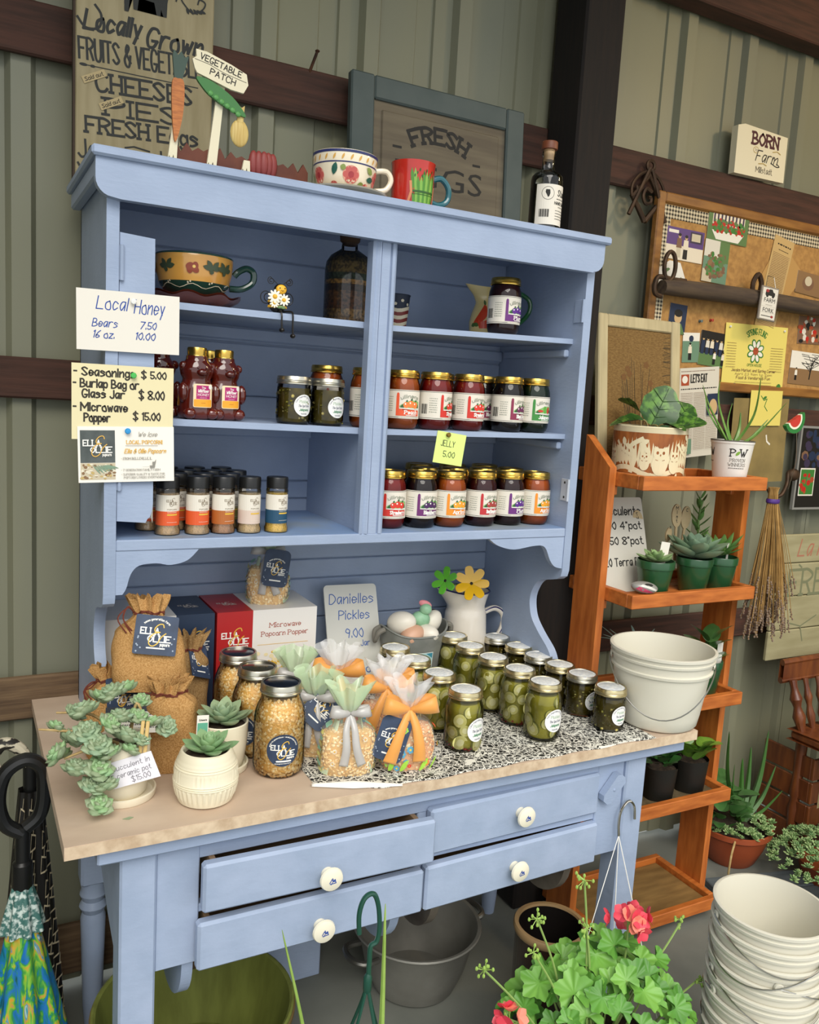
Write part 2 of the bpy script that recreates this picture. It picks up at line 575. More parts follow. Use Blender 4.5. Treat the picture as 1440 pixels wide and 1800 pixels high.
PAPERY = mat('pale_yellow_card', '#E6DBB0', 0.75)
WIRE = mat('bright_steel', '#B9B7B0', 0.28, metal=1.0)
STEEL = mat('dull_steel', '#9B9891', 0.42, metal=.9, col2='#6D6B66', scale=8, detail=6)
GLASS = thin_glass('clear_glass')
NAVY = mat('navy_print', '#25344C', 0.55, col2='#31435F', scale=30, detail=6)
GOLD = mat('gold_print', '#E2B741', 0.5)
INKW = mat('white_print', '#F4F2EA', 0.6)

# ================================================================== setting
fl = MB(); fl.box((-4, -5, -.1), (4.5, .46, 0)); struct(fl.build('floor', CONC, sharp=None))
wb = struct(link('wall_back', None))
PER = .263
def rib_profile(x):
    t = (x - .568 + PER * 20.5) % PER - PER / 2      # 0 at the shallow groove
    y = .425
    if abs(t) < .027: y += .006 * min(1, (.027 - abs(t)) / .004)
    tb = t - .108 if t > 0 else t + PER - .108
    if abs(tb) < .03: y -= .020 * min(1, (.03 - abs(tb)) / .011)
    return y
def ribbed(x0, x1, name, dy):
    xs = set()
    k = -30
    for k in range(-8, 12):
        c = .568 + PER * k
        for d in (-.027, -.023, .023, .027, .078, .089, .127, .138):
            xs.add(round(c + d, 5))
    xs = sorted([x for x in xs if x0 < x < x1] + [x0, x1])
    m = MB()
    pv = [(x, rib_profile(x) + dy, 0.02) for x in xs] + [(x, rib_profile(x) + dy, 3.05) for x in xs]
    pv += [(x, rib_profile(x) + dy + .0015, 0.02) for x in xs] + [(x, rib_profile(x) + dy + .0015, 3.05) for x in xs]
    n = len(xs)
    fs = [(i, i + 1, i + 1 + n, i + n) for i in range(n - 1)] + [(i + 1 + 2 * n, i + 2 * n, i + 3 * n, i + 1 + 3 * n) for i in range(n - 1)]
    fs += [(0, n, 3 * n, 2 * n), (n - 1, 3 * n - 1, 4 * n - 1, 2 * n - 1)]
    m.add(pv, fs)
    return m.build(name, WALLM, wb, sharp=20)
edges = [-2.3, -1.4305, -.5113, .4092, 1.3297, 1.5995, 2.5197, 2.998]
for i in range(len(edges) - 1):
    ribbed(edges[i], edges[i + 1] + (.012 if i < len(edges) - 2 else 0), 'metal_panel', .0022 * (i % 2))
def girt(name, z0, z1, x0=-2.3, x1=2.998, m=GIRT, y0=.385, y1=.402):
    b = MB(); b.box((x0, y0, z0), (x1, y1, z1), ch=.004)
    return struct(b.build(name, m))
girt('trim_1', 2.145, 2.252)
girt('trim_2', 1.446, 1.534)
girt('trim_3', .722, .822, x1=1.2, m=GIRT_L)
girt('trim_4', .722, .822, x0=1.34)
girt('trim_5', .06, .19, x1=1.2, m=GIRT_L)
girt('trim_6', 2.68, 2.9, y0=.33)
lw = MB(); lw.box((-1.15, -1.0, 0), (-1.1, .46, 3.05)); struct(lw.build('wall_left', WALLM, sharp=None))
rw = MB(); rw.box((3.0, -1.5, 0), (3.05, .42, 3.05)); struct(rw.build('wall_right', WALLM, sharp=None))
# roof of the open-fronted shed
rf = MB(); rf.box((-2.6, -.75, 3.05), (4.2, .5, 3.08)); struct(rf.build('ceiling', WALLM, sharp=None))
for i, x in enumerate((-.9, .35, 1.95)):
    b = MB(); b.box((x - .03, -.75, 2.9), (x + .03, .42, 3.05), ch=.004)
    struct(b.build('trim_%d' % (7 + i), GIRT))
po = MB(); po.box((1.206, .25, 0.0), (1.335, .384, 3.05), ch=.006)
tag(po.build('shed_post', POSTM), 'nearly black square timber post behind the right end of the blue hutch', 'post')
nl = MB(); nl.tube([(.508, .390, 2.240), (.514, .378, 2.265), (.520, .370, 2.288)], .0035, 8); nl.ball((.5203, .3695, 2.289), (.006, .006, .003), 8, 4)
tag(nl.build('bent_nail', mat('rusty_iron', '#3B2A22', .7, metal=.6, col2='#5A3A26', scale=30)), 'rusty bent nail standing up from the upper wall board', 'nail')

# ================================================================== the blue hutch (upper cabinet)
H0 = .77
hut = thing('hutch_cabinet', 'blue painted open hutch cabinet with two columns of shelves', 'cabinet', (0, 0, H0))
def hp(name, mb, m=BLUE, parent=None, **kw): return mb.build(name, m, parent or hut, **kw)
# side boards with the curved cut at the counter
def side_outline():
    pts = [(.359, 0), (0.012, 0), (.012, .085)]
    pts += [(p.x, p.y) for p in catmull([(.012, .09, 0), (.03, .115, 0), (.075, .147, 0), (.11, .18, 0), (.122, .222, 0), (.112, .255, 0), (.088, .281, 0), (.04, .294, 0)], 4)]
    pts += [(.018, .300), (.005, .309), (0, .325), (0, 1.107), (.359, 1.107)]
    return pts
for x in (0, 1.078):
    b = MB(); b.prism(side_outline(), x, x + .022, 'yz'); hp('side_board', b)
# moulded front edge strips of the sides are part of the boards; back planks with seams
zb = 0.0
for z1 in (.08, .155, .257, .307, .462, .506, .62, .707, .829, .849, 1.024, 1.107):
    b = MB(); b.box((.022, .342, zb + .0012), (1.078, .352, z1 - .0012), ch=.0025)
    hp('back_plank', b)
    zb = z1
b = MB(); b.box((.0, .350, 0), (1.10, .359, 1.107)); hp('back_lining', b)
# shelves, each half
def shelf(x0, x1, z0a, z0b, th, y0, m=BLUE):
    b = MB()
    v = [(x0, y0, z0a - th), (x1, y0, z0b - th), (x1, .342, z0b - th), (x0, .342, z0a - th), (x0, y0, z0a), (x1, y0, z0b), (x1, .342, z0b), (x0, .342, z0a)]
    b.add(v, [(0, 3, 2, 1), (4, 5, 6, 7), (0, 1, 5, 4), (1, 2, 6, 5), (2, 3, 7, 6), (3, 0, 4, 7)])
    return hp('shelf', b, m)
shelf(.022, .548, .8805, .879, .013, .0335); shelf(.548, 1.078, .877, .8895, .012, .0335)
shelf(.022, .548, .661, .656, .013, .0335); shelf(.548, 1.078, .655, .660, .012, .0335)
bs = MB(); bs.box((.022, .0, .4098), (1.078, .342, .431), ch=.002); hp('bottom_shelf', bs)
du = MB(); du.box((.0225, .004, .4312), (1.0775, .3415, .4318)); hp('dust_layer', du, SHELF_DUST, sharp=None)
for (z, s) in ((.8575, 1), (.634, 1)):
    for x0, x1 in ((.022, .036), (1.064, 1.078)):
        b = MB(); b.box((x0, .043, z - .018 + .006), (x1, .31, z + .006), ch=.003); hp('shelf_cleat', b)
    b = MB(); b.box((.022, .330, z - .022), (1.078, .342, z + .006), ch=.003); hp('shelf_cleat', b)
pt = MB(); pt.box((.530, .015, .4318), (.548, .342, .643)); hp('partition', pt)
# centre mullion with a moulded strip
mu = MB()
prof = [(.5203, .0), (.5203, -.006), (.5245, -.009), (.530, -.006), (.536, -.010), (.5385, -.010), (.5385, -.004), (.541, -.004), (.541, -.007), (.560, -.007), (.560, -.003), (.563, -.003), (.565, -.008), (.571, -.009), (.576, -.005), (.576, .0)]
prof2 = [(a, b + .008) for a, b in prof] + [(.576, .028), (.5203, .028)]
mu.prism([(a, b) for a, b in prof2], .431, 1.0404, 'xy'); hp('mullion', mu, sharp=25)
# fascia with rounded lower corners, cornice board
fo = [(-.0217, 1.1066), (-.0217, 1.075)]
fo += [(-.0217 + .028 * (1 - cos(t)), 1.0725 - .030 * sin(t)) for t in [i * pi / 12 for i in range(7)]]
fo += [(.022, 1.0404), (1.078, 1.0404)]
fo += [(1.1073 - .028 * (1 - sin(t)), 1.0725 - .030 * cos(t)) for t in [i * pi / 12 for i in range(7)]]
fo += [(1.1073, 1.075), (1.1073, 1.1066)]
b = MB(); b.prism(fo, -.0205, .0, 'xz'); hp('fascia_board', b)
b = MB(); b.box((-.0291, -.030, 1.1066), (1.1204, .36, 1.1242), ch=.004); hp('cornice_board', b)
b = MB(); b.box((.0, .0, 1.090), (1.1, .35, 1.1066)); hp('top_board', b)
b = MB(); b.box((-.021, .0, 1.075), (.0, .35, 1.1066), ch=.004); hp('side_moulding', b)
b = MB(); b.box((1.10, .0, 1.075), (1.118, .35, 1.1066), ch=.004); hp('side_moulding', b)
# scalloped brackets under the bottom shelf
def z_(v): return v - H0
lb = [(.0225, 1.1800), (.0225, 1.096), (.035, 1.096)] + [(p.x, p.y) for p in catmull([(.035, 1.096, 0), (.042, 1.108, 0), (.050, 1.135, 0), (.065, 1.151, 0), (.097, 1.1545, 0), (.124, 1.150, 0), (.156, 1.158, 0), (.178, 1.1795, 0)], 4)][1:]
b = MB(); b.prism([(a, z_(c)) for a, c in lb], .002, .018, 'xz'); hp('scalloped_bracket', b)
rb = [(.858, 1.1795)] + [(p.x, p.y) for p in catmull([(.858, 1.1795, 0), (.885, 1.163, 0), (.93, 1.153, 0), (.988, 1.160, 0), (1.020, 1.156, 0), (1.039, 1.123, 0), (1.055, 1.106, 0), (1.0775, 1.100, 0)], 4)][1:] + [(1.0775, 1.1795)]
b = MB(); b.prism([(a, z_(c)) for a, c in rb], .002, .018, 'xz'); hp('scalloped_bracket', b)
# painted-over hinge leaves on the right jamb and the left jamb
def hinge(x, y0, y1, z0, z1, d, m=BLUE, screws=False):
    b = MB(); b.box((min(x, x + d), y0, z0), (max(x, x + d), y1, z1), ch=.0008)
    b.tube([(x + d * .8, y0, z0), (x + d * .8, y0, z1)], .0032, 8)
    o = hp('hinge_leaf', b, m)
    if screws:
        for z in (z0 + .009, z1 - .009):
            s = MB(); s.ball((x + d, (y0 + y1) / 2, z), (.0012, .0032, .0032), 8, 6)
            s.build('screw_hole', DKINK, o)
hinge(1.078, .002, .034, .927, .981, -.003)
hinge(1.078, .001, .029, .498, .552, -.003, mat('pale_hinge', '#B9C0CC', .4), True)
# narrow hinged board left in the opening of a missing door, its lower corner split into plies
dr = link('door_stile', None, hut)
b = MB(); b.prism([(.0235, .467), (.076, .463), (.079, .470), (.084, .474), (.0875, .486), (.089, .50), (.085, .985), (.0235, .989)], .004, .018, 'xz'); b.build('stile_board', BLUE, dr)
for i in range(5):
    b = MB(); y = .006 + i * .0022
    b.prism([(.0885 - .004 * i, .462 + .008 * i), (.0893, .466 + .008 * i), (.0893, .51), (.080, .51)], y, y + .0012, 'xz'); b.build('split_ply', mat('split_wood', '#A9A49A', .8), dr)
for z in (.905, .525):
    b = MB(); b.box((.0225, -.001, z), (.031, .004, z + .062), ch=.001); b.tube([(.0265, -.001, z), (.0265, -.001, z + .062)], .003, 8); b.build('door_hinge', BLUE, dr)

# ================================================================== the work table under it
tab = thing('work_table', 'blue painted work table with four drawers and worn beige worktop', 'table', (.58, 0, 0))
TX = .58
def tp(name, mb, m=BLUE, parent=None, **kw):
    o = mb.build(name, m, parent or tab, **kw)
    if parent is None: o.location = (-TX, 0, 0)
    return o
b = MB(); b.prism([(-.097, -.2976), (1.275, -.2976), (1.275, .238), (1.198, .238), (1.198, .379), (-.097, .379)], .7474, .770, 'xy'); tp('worktop', b, SLABM)
b = MB(); b.box((-.0965, -.2985, .7480), (1.2745, -.2974, .7692)); tp('worktop_edge', b, SLABE, sharp=None)
b = MB(); b.box((-.045, -.280, .716), (1.258, -.22, .7474), ch=.003); tp('front_rail', b)
b = MB(); b.box((-.005, -.22, .722), (1.167, .30, .7474)); tp('under_frame', b)
# legs: square in front, turned at the back
for x0, x1 in ((-.006, .055), (1.105, 1.166)):
    b = MB(); b.box((x0, -.258, 0), (x1, -.196, .716), ch=.004); tp('front_leg', b, BLUE_W)
for x in (.025, 1.135):
    b = MB()
    b.box((x - .03, .25, .36), (x + .03, .31, .722), ch=.006)
    b.lathe([(.018, 0), (.022, .05), (.026, .2), (.028, .27), (.024, .285), (.031, .30), (.024, .315), (.030, .33), (.026, .345), (.03, .365)], 16, (x, .28, 0)); tp('back_leg', b)
# triangular side brackets
for x in (-.004, 1.146):
    b = MB(); b.prism([(-.205, .722), (.10, .722), (.01, .60), (-.12, .53), (-.205, .50)], x, x + .018, 'yz'); tp('side_apron', b, BLUE_W)
# apron with drawer openings: a stile at each end, a rail between rows, rear liner
b = MB(); b.box((.055, -.250, .480), (.130, -.226, .706), ch=.002); tp('apron_stile', b, BLUE_W)
b = MB(); b.box((1.028, -.250, .482), (1.105, -.226, .706), ch=.002); tp('apron_stile', b)
b = MB(); b.box((.055, -.248, .676), (1.105, -.226, .722), ch=.002); tp('apron_rail', b)
b = MB(); b.box((.055, -.246, .572), (1.105, -.226, .588), ch=.002); tp('apron_rail', b)
b = MB(); b.box((.567, -.246, .482), (.590, -.226, .70), ch=.002); tp('apron_stile', b)
b = MB(); b.box((.06, .1, .50), (1.10, .115, .71)); tp('drawer_backing', b, mat('raw_drawer_wood', '#8A6F52', .8))
RAWW = mat('raw_drawer_wood', '#8A6F52', .8)
KNOBM = mat('ivory_knob', '#EFE8D2', .2, coat=.4)
def drawer(x0, x1, z0, z1, yl, yr, kx, kz, bin_=None):
    d = link('drawer', None, tab, (-TX, 0, 0))
    L = x1 - x0
    a = math.atan2(yr - yl, L)
    T = Matrix.Translation((x0, yl, 0)) @ Matrix.Rotation(a, 4, 'Z')
    b = MB(); b.box((0, 0, z0), (L, .024, z1), ch=.005, T=T); b.build('drawer_front', BLUE_W, d)
    b = MB()
    for (p, q) in (((.02, .024, z0 + .012), (.03, .30, z1 - .012)), ((L - .03, .024, z0 + .012), (L - .02, .30, z1 - .012)), ((.03, .29, z0 + .012), (L - .03, .30, z1 - .012)), ((.03, .024, z0 + .012), (L - .03, .30, z0 + .018))):
        b.box(p, q, T=T)
    b.build('drawer_box', RAWW, d)
    k = link('knob', None, d)
    kz0 = T @ Vector((kx - x0, 0, kz))
    b = MB(); R90 = Matrix.Translation(kz0) @ Matrix.Rotation(a, 4, 'Z') @ Matrix.Rotation(pi / 2, 4, 'X')
    b.lathe([(0, 0), (.012, 0), (.010, .008), (.011, .013), (.020, .017), (.0225, .021), (.021, .025), (.012, .028), (0, .0285)], 24, T=R90)
    kb = b.build('knob_body', KNOBM, k)
    A = Art()
    A.line([(-.006, -.003), (-.002, .004), (.001, -.001), (.004, .003), (.006, -.004), (-.005, -.005)], .0016, 0)
    A.line([(-.003, -.006), (.001, .002), (-.001, .006)], .0012, 0); A.ell(.003, 0, .002, .0015, 0)
    A.build('knob_motif', [BLUEINK], lambda u, v, dd: R90 @ Vector((u, v, .0287 + dd)), k)
    return d
dUL = drawer(.125, .578, .598, .688, -.296, -.305, .352, .627)
dLL = drawer(.121, .570, .482, .573, -.284, -.284, .349, .515)
dUR = drawer(.586, 1.030, .592, .688, -.270, -.258, .808, .640)
dLR = drawer(.580, 1.033, .474, .570, -.274, -.262, .800, .521)
# round-bottomed flour bins hanging behind the lower drawers
def bin_(x0, x1, yc, zc, r, endm, tin):
    d = link('round_bin', None, tab, (-TX, 0, 0))
    arc = [(yc - r * .74 * cos(t), zc - r * .74 * sin(t)) for t in [i * pi / 16 for i in range(17)]]
    b = MB()
    n = len(arc)
    b.add([(x0 + .01, a, c) for a, c in arc] + [(x1 - .01, a, c) for a, c in arc], [(i, i + 1, i + 1 + n, i + n) for i in range(n - 1)])
    b.build('tin_bottom', tin, d)
    for x in (x0, x1 - .02):
        e = MB(); e.prism([(yc - r * 1.02, zc + .02), (yc + r * 1.02, zc + .02)] + [(yc + r * 1.02 * cos(t), zc - r * 1.03 * sin(t)) for t in [i * pi / 16 for i in range(17)]], x, x + .02, 'yz')
        e.build('bin_end', endm, d)
TIN = mat('aged_tin', '#7B6148', .5, metal=.55, col2='#4A382A', scale=9, detail=8)
bin_(.105, .545, -.128, .474, .108, BLUE, TIN)
bin_(.620, .985, -.128, .474, .108, mat('grey_tin', '#8E8578', .5, metal=.4, col2='#5C5148', scale=8, detail=8), TIN)
# turn button that held the leaf shut
tb = link('turn_button', None, tab, (1.062 - TX, -.252, .648))
b = MB(); T = Matrix.Rotation(RAD(40), 4, 'Y')
b.prism([(-.016, -.026), (-.008, -.036), (.008, -.036), (.016, -.026), (.016, .030), (.006, .038), (-.006, .038), (-.016, .030)], -.018, 0, 'xz', T=T)
b.build('button_block', BLUE, tb)
b = MB(); b.ball((0, -.018, .0), (.004, .002, .004), 10, 6); b.build('button_screw', BLUE, tb)
# panel standing under the table
b = MB(); b.box((.25, .22, .0), (.575, .24, .45), ch=.003)
tag(b.build('blue_board', BLUE), 'dull blue board standing upright on the floor beneath the table', 'panel')
# ================================================================== jars
GOLDLID = mat('gold_lid', '#D9B860', 0.25, metal=1.0, col2='#C7A24A', scale=60)
SILVLID = mat('silver_lid', '#C9C4B4', 0.3, metal=1.0)
BRASSLID = mat('pale_brass_lid', '#CDBE93', 0.28, metal=1.0)
LIDWHITE = mat('lid_paper_disc', '#E9E8E2', .6, col2='#C9CDD0', scale=150, detail=2)
def screw_lid(parent, z, r, h, m, top=None, name='lid'):
    l = link(name, None, parent)
    b = MB()
    b.lathe([(r - .0015, z), (r + .0006, z + .0008), (r + .0006, z + .003), (r - .0008, z + .0045), (r, z + .006), (r - .0008, z + .0075), (r, z + .009), (r - .001, z + h - .0025), (r - .002, z + h), (r - .005, z + h - .0002), (r - .0055, z + h - .0015)], 32)
    b.build('screw_band', m, l)
    b = MB(); b.lathe([(r - .0055, z + h - .0013), (r - .0075, z + h - .0022), (r - .009, z + h - .0012), (0, z + h - .0012)], 32)
    b.build('lid_disc', top or m, l)
    return l
# ---- jelly jars -------------------------------------------------
JP = [(0, .0), (.026, .0), (.031, .0015), (.035, .006), (.038, .015), (.0385, .03), (.0385, .088), (.0375, .099), (.0345, .108), (.0325, .113), (.0325, .118)]
jel_glass = MB(); jel_glass.lathe(JP, 36)
ME_JG = jel_glass.mesh('jar_glass', GLASS)
jc = MB(); jc.lathe([(max(r - .0014, 0), z + (.0016 if i < 2 else 0)) for i, (r, z) in enumerate(JP[:-1])] + [(0, .111)], 32)
ME_JC = jc.mesh('jelly', GLASS)
GREENA, GREEND = mat('label_green', '#86B86A', .6), mat('label_dark_green', '#2F5B33', .6)
GREYINK = mat('label_grey', '#8D9384', .6)
LABW = mat('label_white', '#E4DDCF', .5)
FLAV = {
 'peach': ('#A24C12', '#E4572E', '#F0813C', 'Peach'), 'strawberry': ('#7C100C', '#D03226', '#D93A2B', 'Strawberry'),
 'strawberry rhubarb': ('#7A0F0B', '#CF3326', '#DE3A2C', 'Strawberry R'), 'black raspberry': ('#120609', '#8A2B4B', '#6B2A55', 'Black Raspb'),
 'jalapeno': ('#10240F', '#3C8A3C', '#C8402A', 'Jalapeno'), 'plum': ('#2A0608', '#6A2A78', '#5A2688', 'Plum'), 'blackberry': ('#180509', '#6E2A6C', '#4A2458', 'Blackberry'),
 'apricot': ('#A64E10', '#EE9126', '#F3A32C', 'Apricot'), 'red raspberry': ('#3A070A', '#C22F33', '#A8403C', 'Red Raspberry')}
ME_LAB = {}
def _noop(): pass
def jelly_label(kind):
    if kind in ME_LAB: return ME_LAB[kind]
    jam, panel, fruit, word = FLAV[kind]
    A = Art()
    A.rect(-.105, .024, .105, .087, 0)
    A.rect(-.105, .0845, .105, .0855, 3); A.rect(-.105, .0262, -.02, .0272, 3)
    for i in range(8): A.rect(-.074 + i * .0022, .036, -.074 + i * .0022 + (.0008 + .0006 * (i % 3)), .058, 3, up=(i == 0))
    rnd = random.Random(3)
    for i in range(7): A.scribble(-.052, -.034, .070 - i * .005, .0026, 4, rnd)
    A.rect(-.026, .040, -.0195, .074, 1); A.ell(-.0227, .076, .003, .0045, 1)
    A.poly([(-.026, .030), (.031, .030), (.031, .0425), (-.012, .0425), (-.012, .045), (-.026, .045)], 1)
    hill = [(-.0185, .046), (.031, .046), (.031, .062)] + [(.031 - .0495 * t, .062 + .007 * sin(pi * t) - .010 * t) for t in (.2, .4, .6, .8, 1)]
    A.poly(hill, 5)
    A.leaf(-.017, .048, .016, .004, .5, 6); A.leaf(.03, .048, .012, .004, 2.4, 6); A.rect(-.0185, .0455, .031, .0475, 7)
    A.arct('ullinens', .006, .020, .050, .0075, 4, w=.0011, span=.85)
    if kind == 'jalapeno':
        A.ell(.006, .056, .0048, .009, 8, rot=.1); A.ell(.017, .055, .0048, .0085, 2, rot=-.1); A.ell(-.006, .053, .007, .003, 2)
    else:
        for cx, cy, r in ((-.004, .054, .0066), (.007, .056, .0075), (.018, .054, .0070)):
            A.ell(cx, cy, r, r * 1.05, 2)
            A.ell(cx - r * .3, cy + r * .35, r * .22, r * .28, 7)
            A.leaf(cx, cy + r * .9, r * .9, r * .3, 1.2, 6)
    A.stx(word, .008, .0345, .0075, 7, w=.0016, align='c', width=min(.036, .0048 * len(word) + .006), serif=True)
    A.rect(-.004, .0312, .022, .0325, 7); A.scribble(-.03, .03, .0265, .0018, 4, rnd)
    A.build('label', [LABW, mat('panel_' + kind.replace(' ', '_'), panel, .55), mat('fruit_' + kind.replace(' ', '_'), fruit, .5), DKINK, GREYINK, GREENA, GREEND, INKW, mat('label_pepper', '#5DA63E', .5)],
            cyl(.0385, rf=lambda v: .0386), None, du=.004)
    ob = bpy.context.scene.collection.objects[-1]
    me = ob.data
    bpy.data.objects.remove(ob)
    ME_LAB[kind] = me
    return me
JELLY = {}
def jelly_jar(kind, loc, label, rz=0.0, group='jelly jars in the hutch'):
    if kind in JELLY:
        return copy_tree(JELLY[kind], loc=loc, rz=rz, label=label)
    t = thing('jelly_jar', label, 'jar', loc, rz, group)
    link('jar_glass', ME_JG, t)
    me = ME_JC.copy(); me.materials.clear()
    me.materials.append(mat('jelly_' + kind.replace(' ', '_'), FLAV[kind][0], .5, spec=.12, sub=.1))
    link('jelly', me, t)
    screw_lid(t, .1135, .0355, .0165, GOLDLID)
    link('label', jelly_label(kind), t)
    JELLY[kind] = t
    return t
S3, S2, S1 = .77 + .4319, .77, .77
def s2z(x): return .77 + (.661 - .005 * (x - .022) / .526 if x < .548 else .655 + .005 * (x - .548) / .53)
def s1z(x): return .77 + (.8805 - .0015 * (x - .022) / .526 if x < .548 else .877 + .0125 * (x - .548) / .53)
for i, (k, x, y, lab, rz) in enumerate([
    ('strawberry', .627, .078, 'red strawberry jelly jar half hidden behind the centre mullion, bottom shelf', -.1),
    ('blackberry', .7065, .075, 'very dark blackberry jelly jar, second from the mullion on the bottom shelf', .02),
    ('apricot', .786, .076, 'orange apricot jelly jar below the yellow-green price note, bottom shelf front', .0),
    ('red raspberry', .874, .078, 'dark red raspberry jelly jar in the middle of the bottom shelf front row', .12),
    ('plum', .957, .082, 'plum jelly jar with purple label second from the right end, bottom shelf', .15),
    ('apricot', 1.036, .082, 'orange apricot jelly jar at the right end of the bottom shelf', .1)]):
    jelly_jar(k, (x, y, S3), lab, rz)
for i, (k, x, y, lab) in enumerate([
    ('plum', .765, .165, 'gold-lidded jelly jar in second row behind the front apricot jar, bottom shelf'),
    ('apricot', .85, .168, 'gold-lidded jelly jar peeking out between apricot and red raspberry jars, second row'),
    ('blackberry', .936, .17, 'gold-lidded jelly jar in second row between red raspberry and plum, bottom shelf'),
    ('strawberry', 1.02, .172, 'gold-lidded jelly jar in second row behind the right end apricot jar'),
    ('apricot', .80, .26, 'gold-lidded jelly jar farthest back under the price note, bottom shelf'),
    ('plum', .90, .262, 'gold-lidded jelly jar farthest back in the middle, bottom shelf'),
    ('red raspberry', 1.0, .262, 'gold-lidded jelly jar farthest back at right, bottom shelf')]):
    jelly_jar(k, (x, y, S3), lab, .1 * i)
for (k, x, y, lab, rz) in [
    ('peach', .646, .078, 'amber peach jelly jar just right of the mullion, middle shelf', -.12),
    ('strawberry', .731, .078, 'red jelly jar turned to show its barcode, middle shelf', .52),
    ('strawberry rhubarb', .820, .078, 'red strawberry rhubarb jelly jar in the middle of the right middle shelf', .12),
    ('black raspberry', .932, .078, 'black raspberry jelly jar second from the right end, middle shelf', .3),
    ('jalapeno', 1.012, .082, 'dark green jalapeno jelly jar at the right end of the middle shelf', .0),
    ('peach', .695, .165, 'gold-lidded jelly jar in the gap behind peach and barcode jars, middle shelf', .2),
    ('strawberry', .79, .165, 'gold-lidded jelly jar in the gap behind two red jars, middle shelf', .2),
    ('black raspberry', .905, .155, 'dark jelly jar standing behind strawberry rhubarb and black raspberry, middle shelf', .1),
    ('peach', .497, .165, 'amber jelly jar behind two pickle jars left of the mullion, middle shelf', .3),
    ('peach', .560, .078, 'amber peach jelly jar cut off by the centre mullion, middle shelf left side', .15)]:
    jelly_jar(k, (x, y, s2z(x) + .0002), lab, rz)
jelly_jar('plum', (.905, .082, s1z(.905) + .0003), 'dark plum jelly jar alone on the top shelf before the pepper pitcher', .18)

# ---- mason jars -------------------------------------------------
def sticker(A, r, y0, ink=0):
    A.ell(0, y0, r, r, 0, n=32)
    A.arct('Farm Vegetables & Flowers', 0, y0, r * .78, r * .13, 1, w=r * .022, span=2.5)
    A.stx('Pickles', 0, y0 + r * .22, r * .26, 2, w=r * .04, align='c', width=r * .95)
    A.stx('The Spa Farm', 0, y0 - r * .14, r * .2, 1, w=r * .035, align='c', width=r * 1.15, shear=.2)
    A.stx('Jalapeno', 0, y0 - r * .5, r * .22, 3, w=r * .04, align='c', width=r * 1.0, shear=.3)
    A.stx('Nashville', 0, y0 - r * .82, r * .12, 1, w=r * .02, align='c', width=r * .6)
STK = [mat('sticker_white', '#EEEDEA', .5), mat('sticker_grey', '#7B7C88', .6), mat('sticker_pale_green', '#A9BFA4', .6), mat('sticker_green', '#4E8A64', .6)]
BRINE = mat('yellow_green_brine', '#A39C34', .5, col2='#7F7A22', scale=25, detail=5, spec=.1)
BRINE_D = mat('dark_olive_brine', '#5F5218', .5, col2='#3F3710', scale=40, detail=5, spec=.1)
SLICE = mat('pickle_flesh', '#E0DB94', .4, col2='#D2CC78', scale=120, detail=4, spec=.2)
SLICE_IN = mat('pickle_core', '#E9E5B0', .4, spec=.2)
SKIN = mat('pickle_skin', '#8C8F3A', .4)
SEED = mat('pepper_seed', '#C9B86A', .5)
def slice_mesh(r, t):
    b = MB()
    b.lathe([(r * .98, -t / 2), (r, -t / 4), (r, t / 4), (r * .98, t / 2)], 18, m=1)
    b.lathe([(0, t / 2), (r * .6, t / 2 + .0002), (r * .98, t / 2)], 18, m=0)
    b.lathe([(0, -t / 2), (r * .98, -t / 2)], 18, m=0)
    b.lathe([(0, t / 2 + .0004), (r * .5, t / 2 + .0004)], 14, m=2)
    return b.mesh('pickle_slice', [SLICE, SKIN, SLICE_IN])
ME_SL = [slice_mesh(.0165, .004), slice_mesh(.0145, .004), slice_mesh(.012, .004)]
PP = [(0, 0), (.030, 0), (.036, .002), (.0395, .008), (.041, .018), (.041, .078), (.0405, .088), (.038, .098), (.035, .105), (.034, .110), (.034, .122)]
HPP = [(0, 0), (.029, 0), (.0335, .002), (.0355, .007), (.0362, .014), (.0362, .062), (.0356, .072), (.0345, .078), (.034, .083), (.034, .09)]
